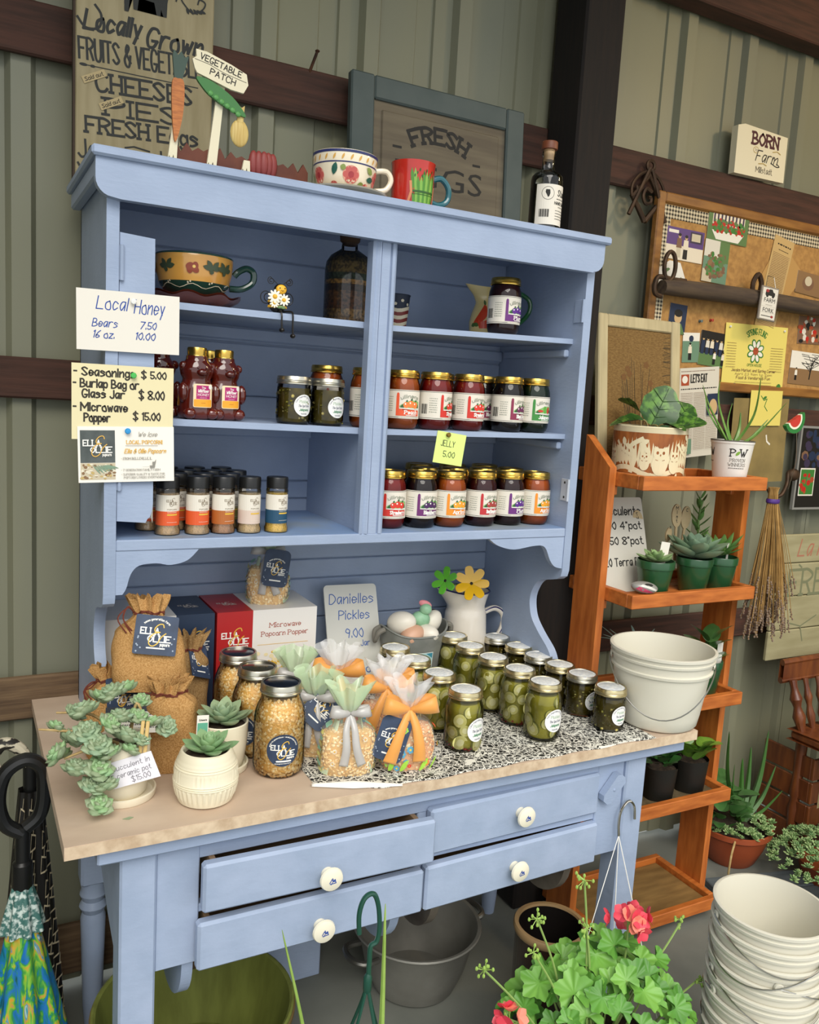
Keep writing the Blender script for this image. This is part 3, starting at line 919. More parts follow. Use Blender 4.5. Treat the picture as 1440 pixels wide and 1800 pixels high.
def mason(kind, loc, label, rz, seed, lidm):
    pint = kind == 'pint'
    prof = PP if pint else HPP
    t = thing('pickle_jar', label, 'jar', loc, rz, 'jars of pickles')
    b = MB(); b.lathe(prof, 36); link('jar_glass', MEM.setdefault(kind + 'g', b.mesh('jar_glass', GLASS)), t)
    shr = .0075 if pint else .004
    if kind + 'c' not in MEM:
        b = MB(); b.lathe([(max(r - shr, 0), z + .003) for r, z in prof[:-3]] + [(0, prof[-4][1] + .003)], 28)
        MEM[kind + 'c'] = b.mesh('brine', BRINE if pint else BRINE_D)
    con = link('brine', MEM[kind + 'c'], t)
    rnd = random.Random(seed)
    rin = prof[5][0] - .0022
    if pint:
        n = 0
        for row, zc in enumerate((.022, .043, .064, .084)):
            for k in range(6):
                a = 2 * pi * (k + rnd.uniform(-.3, .3) + .5 * (row % 2)) / 6
                me = rnd.choice(ME_SL)
                rr = (rin - .0042 - .0015 * (k % 2)) if zc < .08 else rin - .0075
                tilt = rnd.uniform(-.5, .5) if rnd.random() < .75 else rnd.uniform(.9, 1.3)
                R = Matrix.Rotation(a, 4, 'Z') @ Matrix.Translation((0, -rr, zc + rnd.uniform(-.005, .005))) @ Matrix.Rotation(pi / 2, 4, 'X') @ Matrix.Rotation(rnd.uniform(-.2, .2), 4, 'X') @ Matrix.Rotation(tilt * .3, 4, 'Y')
                if rnd.random() < .13: continue
                o = link('pickle_slice', me, con)
                o.matrix_local = R
        if seed % 2 == 0:
            b = MB()
            for k in range(26):
                a = rnd.uniform(0, 2 * pi)
                b.ball((.034 * sin(a), -.034 * cos(a), rnd.uniform(.005, .012)), (rnd.uniform(.002, .005), rnd.uniform(.002, .004), .002), 6, 4)
            tag(b.build('pepper_flakes', mat('red_pepper', '#A8281B', .4), con), kind='stuff')
    else:
        b = MB()
        for k in range(70):
            a = rnd.uniform(0, 2 * pi); z = rnd.uniform(.006, .072); s = rnd.uniform(.0014, .0042)
            b.ball((rin * sin(a) * .985, -rin * cos(a) * .985, z), (s, s, s * rnd.uniform(.5, 1.2)), 6, 4, m=rnd.choice((0, 0, 1)))
        tag(b.build('chopped_pickle', [mat('olive_bits', '#7A7426', .4), SEED], con), kind='stuff')
    l = screw_lid(t, prof[-1][1] - .0105 if pint else prof[-1][1] - .0075, .0368, .0165, lidm, LIDWHITE)
    key = kind + 's'
    if key not in MEM:
        A = Art(); sticker(A, .0255 if pint else .0225, .050 if pint else .040)
        A.build('round_sticker', STK, cyl(prof[5][0], rf=lambda v: prof[5][0] + .0002), None, du=.004)
        ob = COL.objects[-1]; MEM[key] = ob.data; bpy.data.objects.remove(ob)
    link('round_sticker', MEM[key], t)
    return t
MEM = {}
TZ = .7712
for i, (x, y, lab, rz) in enumerate([
    (.690, .124, 'pint of pickle slices at the back of the left jar row, beside the price board', .15),
    (.695, .030, 'pint of pickle slices second from the back in the left jar row', .3),
    (.700, -.073, 'pint of pickle slices third from the back, behind the front left jar', .6),
    (.7005, -.184, 'pint of pickle slices with red flakes at the very front of the left jar row', .28),
    (.883, .172, 'pint of pickle slices at the back of the middle jar row, before the white pitcher', .5),
    (.878, .082, 'pint of pickle slices second from the back in the middle jar row', .75),
    (.883, -.013, 'pint of pickle slices in the centre of the middle jar row', .7),
    (.894, -.106, 'pint of pickle slices second from the front in the middle jar row', .9),
    (.8975, -.198, 'pint of pickle slices at the front of the middle jar row', .1)]):
    mason('pint', (x, y, TZ), lab, rz, i + 3, BRASSLID)
for i, (x, y, lab, rz) in enumerate([
    (1.046, .213, 'half pint of dark pickles farthest back under the pitcher handle', .3),
    (1.057, .124, 'half pint of dark pickles second from the back in the right jar row', .3),
    (1.058, .040, 'half pint of dark pickles third from the back in the right jar row', .4),
    (1.066, -.038, 'half pint of dark pickles fourth from the back in the right jar row', .4),
    (1.074, -.113, 'half pint of dark pickles second from the front in the right jar row', .25),
    (1.078, -.210, 'half pint of pickles at the front beside the white pail', .1)]):
    mason('half', (x, y, TZ), lab, rz, i + 20, SILVLID if i % 2 == 0 else BRASSLID)
mason('half', (.389, .078, s2z(.389) + .0002), 'half pint of olive green pickles on the middle shelf, left of its twin', .3, 31, SILVLID)
mason('half', (.465, .078, s2z(.465) + .0002), 'half pint of pickles next to the amber jelly jars, middle shelf', .3, 32, SILVLID)

# ---- popcorn: kernels -------------------------------------------
KM = [mat('kernel_gold', '#F0CB82', .4), mat('kernel_amber', '#E2B25C', .4), mat('kernel_pale', '#F8E4B0', .4)]
KMP = [mat('kernel_orange', '#E29A4E', .35, coat=.2), mat('kernel_peach', '#EBB170', .35), mat('kernel_pale', '#F0D798', .35)]
def kernel(b, p, nrm, s, rnd, m):
    n = Vector(nrm).normalized()
    a = n.orthogonal().normalized()
    a.rotate(Matrix.Rotation(rnd.uniform(0, 6.28), 3, n))
    c = n.cross(a)
    p = Vector(p)
    L, W, D = s * rnd.uniform(.9, 1.25), s * rnd.uniform(.7, .95), s * .6
    v = [p + a * L, p + c * W - a * L * .2, p - a * L * .8, p - c * W - a * L * .2, p + n * D, p - n * D]
    b.add(v, [(0, 1, 4), (1, 2, 4), (2, 3, 4), (3, 0, 4), (1, 0, 5), (2, 1, 5), (3, 2, 5), (0, 3, 5)], m)
def kernels_on(fn, n, s, seed, mats, name='kernels', parent=None):
    """fn(u,v)->(point, normal)"""
    rnd = random.Random(seed)
    b = MB()
    for i in range(n):
        p, nn = fn(rnd.random(), rnd.random())
        kernel(b, p, nn, s, rnd, rnd.choice((0, 0, 1, 2)))
    me = b.mesh(name, mats, sharp=60)
    if parent is None: return me
    return tag(link(name, me, parent), kind='stuff')
QP = [(0, 0), (.036, 0), (.044, .003), (.0485, .010), (.0495, .02), (.0495, .105), (.048, .120), (.044, .134), (.039, .145), (.0372, .150), (.0372, .165)]
def q_r(z):
    for (r0, z0), (r1, z1) in zip(QP[1:], QP[2:]):
        if z0 <= z <= z1: return r0 + (r1 - r0) * (z - z0) / (z1 - z0)
    return .036
def q_fn(u, v):
    a = 2 * pi * u; z = .003 + .148 * v
    r = q_r(z) - .0048
    return (r * cos(a), r * sin(a), z), (cos(a), sin(a), .35 if z > .115 else (-.4 if z < .012 else 0))
ME_QK = kernels_on(q_fn, 1900, .0037, 1, KM)
b = MB(); b.lathe([(max(r - .0065, 0), z + .002) for r, z in QP[:-2]] + [(0, .150)], 28); ME_QC = b.mesh('popcorn_core', KM[1])
b = MB(); b.lathe(QP, 40); ME_QG = b.mesh('jar_glass', GLASS)
def navy_disc():
    A = Art()
    y0 = .060
    A.ell(0, y0, .0315, .0315, 0, n=40)
    logo(A, 0, y0, .0092, 1, 2)
    A.arct('grown by generations - small premium batch', 0, y0, .0262, .0022, 1, w=.0005, span=2.6)
    A.rrect(-.013, y0 - .0225, .016, y0 - .0195, .0014, 1); A.stx('sevengenerationfarm', 0, y0 - .0262, .0016, 1, w=.0004, align='c', width=.03)
    A.build('round_label', [NAVY, INKW, GOLD], cyl(.0497, rf=lambda v: .0498), None, du=.005)
    ob = COL.objects[-1]; me = ob.data; bpy.data.objects.remove(ob); return me
ME_ND = navy_disc()
def quart(loc, rz, label, topm):
    t = thing('popcorn_jar', label, 'jar', loc, rz, 'quart jars of popcorn')
    link('jar_glass', ME_QG, t)
    c = link('popcorn_core', ME_QC, t)
    tag(link('kernels', ME_QK, c), kind='stuff')
    screw_lid(t, .1595, .0395, .0185, SILVLID, topm)
    link('round_label', ME_ND, t)
quart((.303, -.152, .7702), -.18, 'quart jar of popcorn nearest the table edge with a full navy round label', mat('navy_lid', '#1B2230', .2, metal=.5))
quart((.2885, -.052, .7702), -.9, 'quart jar of popcorn in the middle of three, grey reflective lid', mat('grey_lid', '#6E6A58', .15, metal=.8))
quart((.279, .050, .7702), 1.6, 'quart jar of popcorn farthest back, beside the red box', mat('slate_lid', '#3A4152', .18, metal=.7))
# ================================================================== spice bottles
def spice_meshes():
    b = MB(); b.lathe([(0, 0), (.022, 0), (.0245, .002), (.0248, .009), (.0228, .014), (.0225, .018), (.0225, .082), (.0232, .086), (.0225, .090), (.0215, .093)], 28)
    g = b.mesh('bottle_plastic', thin_glass('clear_plastic', gloss=.04))
    b = MB(); b.lathe([(0, .001), (.0235, .002), (.0238, .009), (.0218, .014), (.0214, .018), (.0214, .083), (0, .083)], 24)
    c = b.mesh('seasoning', PAPER)
    b = MB(); b.lathe([(.0205, .092), (.0225, .093), (.0226, .113), (.0215, .1155), (.006, .1155), (0, .1155)], 28)
    l = b.mesh('cap', BLACK)
    return g, c, l
SPG, SPC, SPL = spice_meshes()
SPK = {'orange': ('#DE5A2A', '#CDAE84'), 'brown': ('#B2652C', '#B98C66'), 'beige': ('#D8C3B4', '#D8BC8C'), 'navy': ('#1E4A66', '#EFC860'), 'olive': ('#8C8440', '#B8A070'), 'red': ('#A93A20', '#B98C66')}
SPT = {}
def spice(kind, loc, label, rz):
    if kind in SPT: return copy_tree(SPT[kind], loc=loc, rz=rz, label=label)
    col, powder = SPK[kind]
    t = thing('seasoning_bottle', label, 'bottle', loc, rz, 'popcorn seasoning bottles')
    link('bottle_plastic', SPG, t)
    me = SPC.copy(); me.materials.clear(); me.materials.append(mat('powder_' + kind, powder, .9, col2=lin_mix(powder), scale=400, detail=2)); link('seasoning', me, t)
    link('cap', SPL, t)
    A = Art()
    A.rect(-.064, .048, .064, .080, 0); A.rect(-.064, .020, .064, .048, 1)
    logo(A, .002, .066, .0044, 3, 3, popcorn=False)
    A.stx('POPCORN', .002, .0505, .0024, 3, w=.0004, align='c', width=.019)
    A.btx('SEASONING', .002, .0448, .0024, 0, align='c', width=.019); A.rrect(-.008, .040, .013, .0428, .0012, 2)
    A.rect(-.008, .0262, .013, .0267, 0)
    A.build('label', [LABW, mat('band_' + kind, col, .5), GOLD, mat('label_taupe', '#8A7C68', .6)], cyl(.0225, rf=lambda v: .0226), t, du=.004)
    SPT[kind] = t
    return t
def lin_mix(h):
    c = [int(h[i:i + 2], 16) for i in (1, 3, 5)]
    return '#%02X%02X%02X' % tuple(int(x * .82) for x in c)
for kind, x, y, lab, rz in [
    ('orange', .127, .053, 'orange-banded seasoning bottle at the left end, partly under the pinned flyer', .1),
    ('orange', .186, .053, 'orange-banded seasoning bottle second from left in the front row', .25),
    ('brown', .239, .056, 'brown-banded seasoning bottle in the middle of the front row', .25),
    ('beige', .293, .054, 'beige-banded seasoning bottle fourth from left in the front row', .2),
    ('navy', .352, .054, 'yellow seasoning bottle with a navy band standing apart on the right', .25),
    ('orange', .100, .112, 'orange seasoning bottle half hidden by the split door board', .1),
    ('orange', .156, .112, 'orange seasoning bottle seen in the gap behind the first two bottles', .1),
    ('red', .213, .114, 'dark red seasoning bottle in the gap behind the second and third bottles', .1),
    ('olive', .268, .116, 'olive-banded seasoning bottle in the gap before the beige one', .1),
    ('brown', .135, .175, 'black-capped seasoning bottle in the third row at left', .0),
    ('olive', .19, .175, 'black-capped seasoning bottle in the third row, second from left', .0),
    ('beige', .245, .177, 'black-capped seasoning bottle in the third row, third from left', .0),
    ('red', .300, .178, 'black-capped seasoning bottle at the right end of the third row', .0),
    ('beige', .165, .240, 'black-capped seasoning bottle farthest back at left', .0),
    ('brown', .225, .242, 'black-capped seasoning bottle farthest back in the middle', .0),
    ('olive', .285, .243, 'black-capped seasoning bottle farthest back at right', .0)]:
    spice(kind, (x, y, S3), lab, rz)

# ================================================================== honey bears
HONEY = mat('dark_honey', '#4A120A', .12, col2='#5E1A0C', scale=12, coat=.6, spec=.6)
def bear():
    b = MB()
    def ring(z, rx, ry, y=0): return [(rx * cos(2 * pi * i / 28), y + ry * sin(2 * pi * i / 28), z) for i in range(28)]
    prof = [(0, .024, .020), (.003, .030, .025), (.012, .0325, .027), (.03, .0325, .0275), (.05, .031, .026), (.065, .028, .024), (.074, .0245, .022), (.079, .0238, .0215), (.086, .027, .024), (.097, .0292, .0255), (.106, .027, .0245), (.113, .021, .020), (.118, .0185, .0185), (.124, .018, .018)]
    vs_, fs = [], []
    for z, rx, ry in prof: vs_ += ring(z, rx, ry)
    n = 28
    for j in range(len(prof) - 1):
        for i in range(n): fs.append((j * n + i, j * n + (i + 1) % n, (j + 1) * n + (i + 1) % n, (j + 1) * n + i))
    fs.append(tuple(range(n))[::-1]); b.add(vs_, fs)
    for s_ in (-1, 1):
        b.ball((s_ * .0255, -.004, .1035), (.008, .006, .009), 10, 8)          # ears
        b.ball((s_ * .029, -.012, .052), (.0085, .010, .020), 10, 8)           # arms
        b.ball((s_ * .020, -.022, .012), (.0115, .010, .0115), 10, 8)          # feet
    b.ball((0, -.024, .0925), (.010, .008, .0075), 10, 8)                      # muzzle
    return b.mesh('bear_bottle', HONEY, sharp=80)
ME_BEAR = bear()
b = MB(); b.lathe([(.018, .1215), (.0195, .122), (.0195, .1245), (.0188, .1255), (.0192, .138), (.018, .1405), (0, .1405)], 28); ME_BCAP = b.mesh('cap', GOLDLID)
def honey(loc, rz, label, tail=True):
    t = thing('honey_bear', label, 'bottle', loc, rz, 'bear-shaped honey bottles')
    link('bear_bottle', ME_BEAR, t, scale=(1.16, 1.16, 1)); link('cap', ME_BCAP, t)
    for s_ in (-1, 1):
        b = MB(); b.ball((s_ * .009, -.0300, .1005), (.0022, .0015, .0022), 8, 6); b.build('eye', HONEY, t)
    A = Art(); A.rrect(-.0165, .028, .0165, .066, .0025, 0); A.rrect(-.0155, .029, .0155, .041, .002, 1); A.rect(-.0118, .0415, .0118, .0635, 2)
    A.stx('Wildflower', 0, .0525, .0048, 3, w=.0007, align='c', width=.019, shear=.3); A.btx('HONEY', 0, .0465, .0046, 3, align='c', width=.020); A.stx('The', 0, .0585, .003, 3, w=.0005, align='c'); A.ell(.0125, .0615, .0038, .0038, 3); A.scribble(-.006, .006, .0435, .0009, 3, RND); A.scribble(-.004, .004, .035, .0012, 4, RND)
    A.build('label', [mat('label_cream_orange', '#F2DCB4', .5), mat('label_amber', '#F2A72A', .5), mat('label_magenta', '#B01F6C', .5), INKW, mat('label_brown', '#B8761C', .5)], lambda u, v, d: Vector((.0375 * sin(u * 1.22 / .0375), -.0378 * cos(u * 1.22 / .0375) + .0015 - d, .047 + (v - .047) * 1.2)), t, du=.004)
    return t
honey((.184, .078, s2z(.184) + .0003), .16, 'honey bear bottle nearest the pinned signs on the middle shelf')
honey((.243, .095, s2z(.243) + .0003), .22, 'honey bear bottle second from the pinned signs on the middle shelf')
honey((.232, .165, s2z(.232) + .0003), .2, 'honey bear bottle mostly hidden behind the other two')
honey((.120, .125, s2z(.12) + .0003), .1, 'honey bear bottle peeking out behind the pinned price cards')

def cr2(v):
    P_ = [(0, .045), (.004, .0525), (.014, .0625), (.026, .0695), (.045, .0745), (.068, .077), (.08, .077)]
    for (a, r0), (c, r1) in zip(P_, P_[1:]):
        if a <= v <= c: return r0 + (r1 - r0) * (v - a) / (c - a) + .0004
    return .077
# ================================================================== big painted cup on its wavy saucer, top shelf
cp = thing('painted_soup_cup', 'wide ochre cup with painted leaves, green foot and green handle on top shelf', 'cup', (.188, .135, s1z(.188) + .021))
OCHRE, DKG = mat('ochre_glaze', '#D9A24E', .2, col2='#C98E3C', scale=12, coat=.5), mat('dark_green_glaze', '#1F4238', .15, coat=.6)
b = MB(); b.lathe([(0, .0), (.045, 0), (.052, .004), (.062, .014), (.069, .026)], 48, m=1); b.lathe([(.069, .026), (.074, .045), (.0765, .068), (.0765, .076), (.0755, .0785), (.0735, .0785)], 48, m=0); b.lathe([(.0735, .0785), (.072, .060), (.06, .02), (0, .012)], 48, m=0); b.lathe([(.0764, .0765), (.0772, .079), (.0752, .0802), (.0735, .0788)], 48, m=1)
b.build('cup_body', [OCHRE, DKG], cp)
b = MB(); b.tube(catmull([(.070, -.01, .024), (.095, -.012, .026), (.116, -.014, .040), (.118, -.014, .060), (.104, -.013, .068), (.088, -.011, .060), (.079, -.009, .050)], 5), .0068, 10); b.build('handle', DKG, cp)
A = Art()
for u, k in ((-.075, 0), (-.02, 1), (.018, 2), (.048, 0), (-.125, 1)):
    if k == 1:
        for i in range(4): A.ell(u - .006 + .005 * (i % 2) * 2, .047 + .006 * (i // 2), .006, .008, 1, rot=i)
        A.ell(u + .002, .052, .003, .003, 2)
    else:
        for ang in (.2, .9, 2.2, 2.9, 4.4): A.leaf(u, .05, .020 if ang < 4 else .010, .005, ang, 0)
A.line([(-.15 + .01 * i, .017 + .004 * sin(i * 1.1)) for i in range(28)], .0012, 3)
for i in range(6): A.ell(-.12 + i * .045, .0225, .0018, .0018, 3); A.ell(-.115 + i * .045, .0245, .0018, .0018, 3, up=False)
A.build('painted_motif', [mat('leaf_green_paint', '#3E4A32', .4), mat('russet_paint', '#8F3F26', .4), mat('pale_gold_paint', '#E8C468', .4), mat('cream_paint', '#E9DDBE', .4)], lambda u, v, d: Vector(((cr2(v) + d) * sin(u / .075), -(cr2(v) + d) * cos(u / .075), v)), cp, du=.006)
sc = MB()
def sau(u, v):
    a = 2 * pi * u
    w = 1 + .035 * sin(9 * a)
    r = (.03 + .062 * v) * (w if v > .5 else 1)
    z = .002 + .022 * v ** 2 + (.0035 * sin(9 * a) * v)
    return (r * cos(a), r * sin(a), z)
sc.surf(sau, 72, 6, cu=True); sc.surf(lambda u, v: tuple(Vector(sau(u, v)) - Vector((0, 0, .004 if v > .05 else .002))), 72, 6, cu=True); sc.lathe([(0, 0), (.031, 0), (.031, .002), (0, .003)], 32)
sc2 = tag(sc.build('wavy_saucer', mat('terracotta_glaze', '#6E3324', .25, coat=.4), None, (.188, .135, s1z(.188) + .0003), sharp=60), 'dark terracotta saucer with a wavy rim under the ochre cup', 'saucer')

# ================================================================== bee shelf sitter
be = thing('bee_shelf_sitter', 'smiling metal bee holding white daisies, legs dangling over the top shelf edge', 'figurine', (.336, .03, s1z(.336)))
BLK = mat('black_enamel', '#17130F', .35); YEL = mat('yellow_enamel', '#EFB533', .4); PETAL = mat('daisy_petal', '#F6F1DC', .5); DCEN = mat('daisy_centre', '#E8B23A', .6)
b = MB(); b.ball((0, .02, .022), (.020, .011, .022), 16, 10); b.build('body', BLK, be)
for z in (.012, .022): 
    b = MB(); b.lathe([(.0195, z - .002), (.0208, z), (.0195, z + .003)], 20, (0, .02, 0), sy=.56); b.build('stripe', YEL, be)
h = link('head', None, be)
b = MB(); b.ball((.004, .016, .046), (.0138, .010, .0125), 16, 10); b.build('head_shell', BLK, h)
b = MB(); b.ball((.004, .0105, .0465), (.0112, .0058, .0098), 16, 10); b.build('face', YEL, h)
for s_ in (-.0045, .006):
    b = MB(); b.ball((.004 + s_, .0048, .049), .0013, 8, 6); b.build('eye', BLK, h)
b = MB(); b.tube([(.002, .0048, .0445), (.005, .0046, .0432), (.008, .0048, .0445)], .0004, 5); b.build('smile', BLK, h)
def spiral(cx, cz, sgn, r0=.0078, turns=1.6, start=(0, 0)):
    pts = [start]
    for i in range(26):
        t = i / 25
        a = pi / 2 - sgn * (.3 + t * turns * 2 * pi)
        r = r0 * (1 - .75 * t)
        pts.append((cx + r * cos(a), cz + r * sin(a)))
    return [(a, .016, c) for a, c in pts]
for sgn, cx, st in ((-1, -.0155, (-.002, .057)), (1, .0215, (.009, .057))):
    b = MB(); b.tube(spiral(cx, .0625, sgn, start=st), .0009, 5); b.build('antenna', BLK, h)
for sgn in (-1, 1):
    for sc_ in (1.0, .66):
        b = MB(); b.tube([(sgn * (.014 + .019 * sc_ * sin(pi * t) * (1 if t < .5 else 1.0)) + sgn * .0, .024, .026 + .019 * sc_ * (.5 - cos(2 * pi * t) * .5) * 1.0 - .012 * (1 - t) + .004) if False else (sgn * (.012 + .011 * sc_ * (1 - cos(2 * pi * t))), .024, .024 + .012 * sc_ * sin(2 * pi * t) + .006) for t in [i / 20 for i in range(21)]], .001, 5); b.build('wing_wire', BLK, be)
def daisy(b, c, R, n, mp, mc, nrm=(0, -1, 0), cen=True):
    T = Matrix.Translation(c) @ Vector(nrm).to_track_quat('Z', 'X').to_matrix().to_4x4()
    for k in range(n):
        a = 2 * pi * k / n
        Tk = T @ Matrix.Rotation(a, 4, 'Z')
        b.ball((R * .62, 0, 0), (R * .42, R * 1.9 / n, R * .08), 8, 5, mp, Tk)
    if cen: b.ball((0, 0, R * .06), (R * .34, R * .34, R * .2), 10, 6, mc, T)
for x, z, R in ((-.0105, .031, .0145), (.0085, .026, .0125), (-.011, .0185, .010)):
    b = MB(); daisy(b, (x, .005, z), R, 10, 0, 1, (-.2, -1, .15)); b.build('daisy', [PETAL, DCEN], be)
for a in (.4, 1.2, 2.4):
    b = MB(); b.ball((.003 + .005 * cos(a), .006, .010 + .002 * sin(a)), (.006, .002, .0028), 8, 5, T=Matrix.Rotation(0, 4, 'X')); b.build('leaf', mat('daisy_leaf', '#6E8C58', .5), be)
for x0, x1, z1 in ((.001, .0005, -.030), (.012, .024, -.040)):
    l = link('leg', None, be)
    b = MB(); b.tube(catmull([(x0, .018, .004), (x1, .002, .004), (x1 + .001, -.0055, -.004), (x1 + .001, -.006, z1 * .6), (x1 + .002, -.006, z1)], 4), .0019, 8); b.build('leg_rod', BLK, l)
    b = MB(); b.ball((x1 + .0005, -.010, z1 - .004), (.0052, .0068, .0048), 12, 8); b.build('shoe', BLK, l)

# ================================================================== seed jar, flag tumbler, pepper pitcher
sj = thing('layered_seed_jar', 'large corked glass jar filled with layers of brown seeds, top shelf', 'jar', (.560, .215, s1z(.54) + .0005))
pr = [(0, 0), (.046, 0), (.0525, .004), (.0545, .012), (.0545, .125), (.052, .143), (.043, .158), (.028, .168), (.019, .174), (.018, .188)]
b = MB(); b.lathe(pr, 40); b.build('jar_glass', GLASS, sj)
cols = [('#8B6A3A', .0), ('#5F3A1C', .035), ('#6B4626', .055), ('#3A2414', .075), ('#A67A38', .09), ('#3D4A34', .10), ('#7A6434', .115), ('#5D4E26', .14), ('#5D4E26', .165)]
for i in range(len(cols) - 1):
    z0, z1 = cols[i][1] + .002, cols[i + 1][1] + .002
    def rr(z):
        for (r0, a), (r1, c) in zip(pr[1:], pr[2:]):
            if a <= z <= c: return r0 + (r1 - r0) * (z - a) / max(c - a, 1e-6) - .002
        return .04
    n = 4
    b = MB(); b.lathe([(0, z0)] + [(rr(z0 + (z1 - z0) * k / n), z0 + (z1 - z0) * k / n) for k in range(n + 1)] + [(0, z1)], 32)
    b.build('seed_layer', mat('seed_%d' % i, cols[i][0], .7, col2=lin_mix(lin_mix(lin_mix(cols[i][0]))), scale=150, detail=4, lo=.42, hi=.58, bump=.8, bscale=200), sj)
b = MB(); b.lathe([(.014, .182), (.017, .186), (.023, .192), (.024, .205), (.022, .212), (0, .213)], 24); b.build('stopper', mat('dark_cork', '#4A3420', .8), sj)
tb_ = thing('flag_tumbler', 'small tin tumbler painted with stars and red and white stripes, top shelf', 'tumbler', (.697, .235, s1z(.69) + .0005))
b = MB(); b.lathe([(0, 0), (.023, 0), (.024, .002), (.0325, .084), (.034, .086), (.0335, .0875), (.031, .086), (.023, .006), (0, .005)], 32); b.build('tumbler_body', mat('navy_tin', '#2B3240', .45), tb_)
A = Art(); 
for i in range(6):
    A.poly([(-.06 + k * .01, .006 + i * .0085 + .004 * sin(k * .9)) for k in range(13)] + [(.06 - k * .01, .0145 + i * .0085 + .004 * sin((12 - k) * .9)) for k in range(13)], i % 2)
for i in range(5): A.ell(-.03 + i * .015, .072 - .008 * (i % 2), .004, .004, 1, n=5, rot=.3)
A.build('flag_paint', [mat('flag_red', '#7C2A22', .5), mat('flag_cream', '#D9CDB0', .5)], lambda u, v, d: Vector(((.0241 + v * .1 + .0003 + d) * sin(u / .028), -(.0241 + v * .1 + .0003 + d) * cos(u / .028), v)), tb_, du=.005)
pt_ = thing('pepper_pitcher', 'cream pitcher painted with red chili peppers and a green handle', 'pitcher', (.934, .205, s1z(.90) + .0010), -.08)
b = MB()
def pit(u, v):
    a = 2 * pi * u
    P_ = [(0, .036), (.12, .040), (.3, .0415), (.5, .036), (.68, .028), (.82, .026), (.92, .031), (1, .034)]
    for (v0, r0), (v1, r1) in zip(P_, P_[1:]):
        if v0 <= v <= v1: r = r0 + (r1 - r0) * (v - v0) / (v1 - v0)
    z = .120 * v
    sp = max(0, cos(a - pi)) ** 4 * max(0, v - .7) / .3
    return (r * cos(a) - .028 * sp, r * sin(a) * (1 - .25 * sp), z + .006 * sp)
b.surf(pit, 40, 24, cu=True); b.lathe([(0, .001), (.036, 0)], 40); b.build('pitcher_body', mat('cream_glaze', '#E6CF8C', .2, coat=.5), pt_)
b = MB(); b.tube(catmull([(.026, 0, .112), (.070, 0, .122), (.120, 0, .104), (.122, 0, .07), (.086, 0, .036), (.04, 0, .028)], 5), .0058, 10); b.build('handle', mat('green_glaze', '#1F5A2A', .15, coat=.5), pt_)
A = Art()
for u0, v0, an in ((-.042, .03, 1.15), (-.034, .025, .3), (.02, .03, 1.3)):
    pts = [(u0 + cos(an) * .05 * t + .006 * sin(pi * t), v0 + sin(an) * .05 * t) for t in [i / 8 for i in range(9)]]
    w = [.003 + .0075 * sin(pi * (.15 + .8 * t / 8)) for t in range(9)]
    nx, ny = -sin(an), cos(an)
    A.poly([(p[0] + nx * ww, p[1] + ny * ww) for p, ww in zip(pts, w)] + [(p[0] - nx * ww, p[1] - ny * ww) for p, ww in reversed(list(zip(pts, w)))], 0)
    A.leaf(pts[-1][0], pts[-1][1], .014, .004, an + .8, 1); A.leaf(pts[0][0], pts[0][1], .014, .005, an + 2.4, 1)
def pmap(u, v, d):
    q = Vector(pit(((u / .038) - pi / 2) / (2 * pi) % 1.0, min(max(v / .12, 0), 1)))
    q2 = Vector((q.x, q.y, 0)).normalized()
    return q + q2 * (d + .0006)
A.build('painted_peppers', [mat('chili_red', '#D0401C', .3), mat('chili_leaf', '#4B6A2E', .4)], pmap, pt_, du=.005)

# ================================================================== pinned price cards
def card(name, label, p0, w, h, ry, art, mats, thick=.0006, y=-.0045, pin=None, cat='sign', base=PAPER):
    t = thing(name, label, cat, (p0[0], y, p0[1]), rot=(0, ry, 0))
    b = MB(); b.box((0, -thick, 0), (w, 0, h)); b.build('card', base, t, sharp=None)
    A = Art(); art(A); A.build('lettering', mats, lambda u, v, d: Vector((u, -thick - d, v)), t)
    if pin:
        k = link('push_pin', None, t, (pin[0], -thick, pin[1]), (pi / 2, 0, 0))
        b = MB(); b.lathe([(0, .0085), (.0042, .008), (.0055, .0065), (.004, .005), (.0028, .002), (.0042, .0005), (.0042, 0)], 14); b.build('pin_head', pin[2], k)
    return t
def a1(A):
    A.stx('Local', .033, .073, .022, 0, w=.0018, shear=.25, width=.052); A.stx('Honey', .098, .070, .024, 0, w=.0018, shear=.25, width=.052)
    A.stx('Bears', .026, .042, .0135, 0, w=.0015, shear=.25, width=.042); A.stx('7.50', .108, .043, .0125, 0, w=.0015, shear=.2, width=.028)
    A.stx('16 oz.', .027, .0225, .0125, 0, w=.0015, shear=.25, width=.036); A.stx('10.00', .100, .0235, .0125, 0, w=.0015, shear=.2, width=.034)
PINW = mat('clear_pin', '#E8E8E4', .1, coat=.6)
card('price_card', 'white card handwritten in blue pricing local honey', (-.049, 1.548), .179, .106, RAD(-.7), a1, [BLUEINK], pin=(.096, .090, PINW))
def a2(A):
    A.stx('- Seasonings', .004, .114, .014, 0, w=.0028, width=.104); A.stx('$ 5.00', .120, .114, .0125, 0, w=.0024, width=.044)
    A.stx('- Burlap Bag or', .003, .0935, .014, 0, w=.0028, width=.112); A.stx('Glass Jar', .018, .0755, .0135, 0, w=.0028, width=.072); A.stx('$ 8.00', .116, .076, .015, 0, w=.0026, width=.045)
    A.stx('- Microwave', .003, .0515, .014, 0, w=.0028, width=.092); A.stx('Popper', .021, .0325, .014, 0, w=.0028, width=.044); A.stx('$ 15.00', .106, .0375, .0135, 0, w=.0024, width=.048)
card('price_card', 'pale yellow card with black marker prices for seasonings, bags and popper', (-.0565, 1.389), .178, .135, RAD(-.3), a2, [mat('black_marker', '#322D25', .7)], y=-.0042, pin=(.105, .118, mat('green_pin', '#3FB54A', .2, coat=.5)), base=PAPERY)
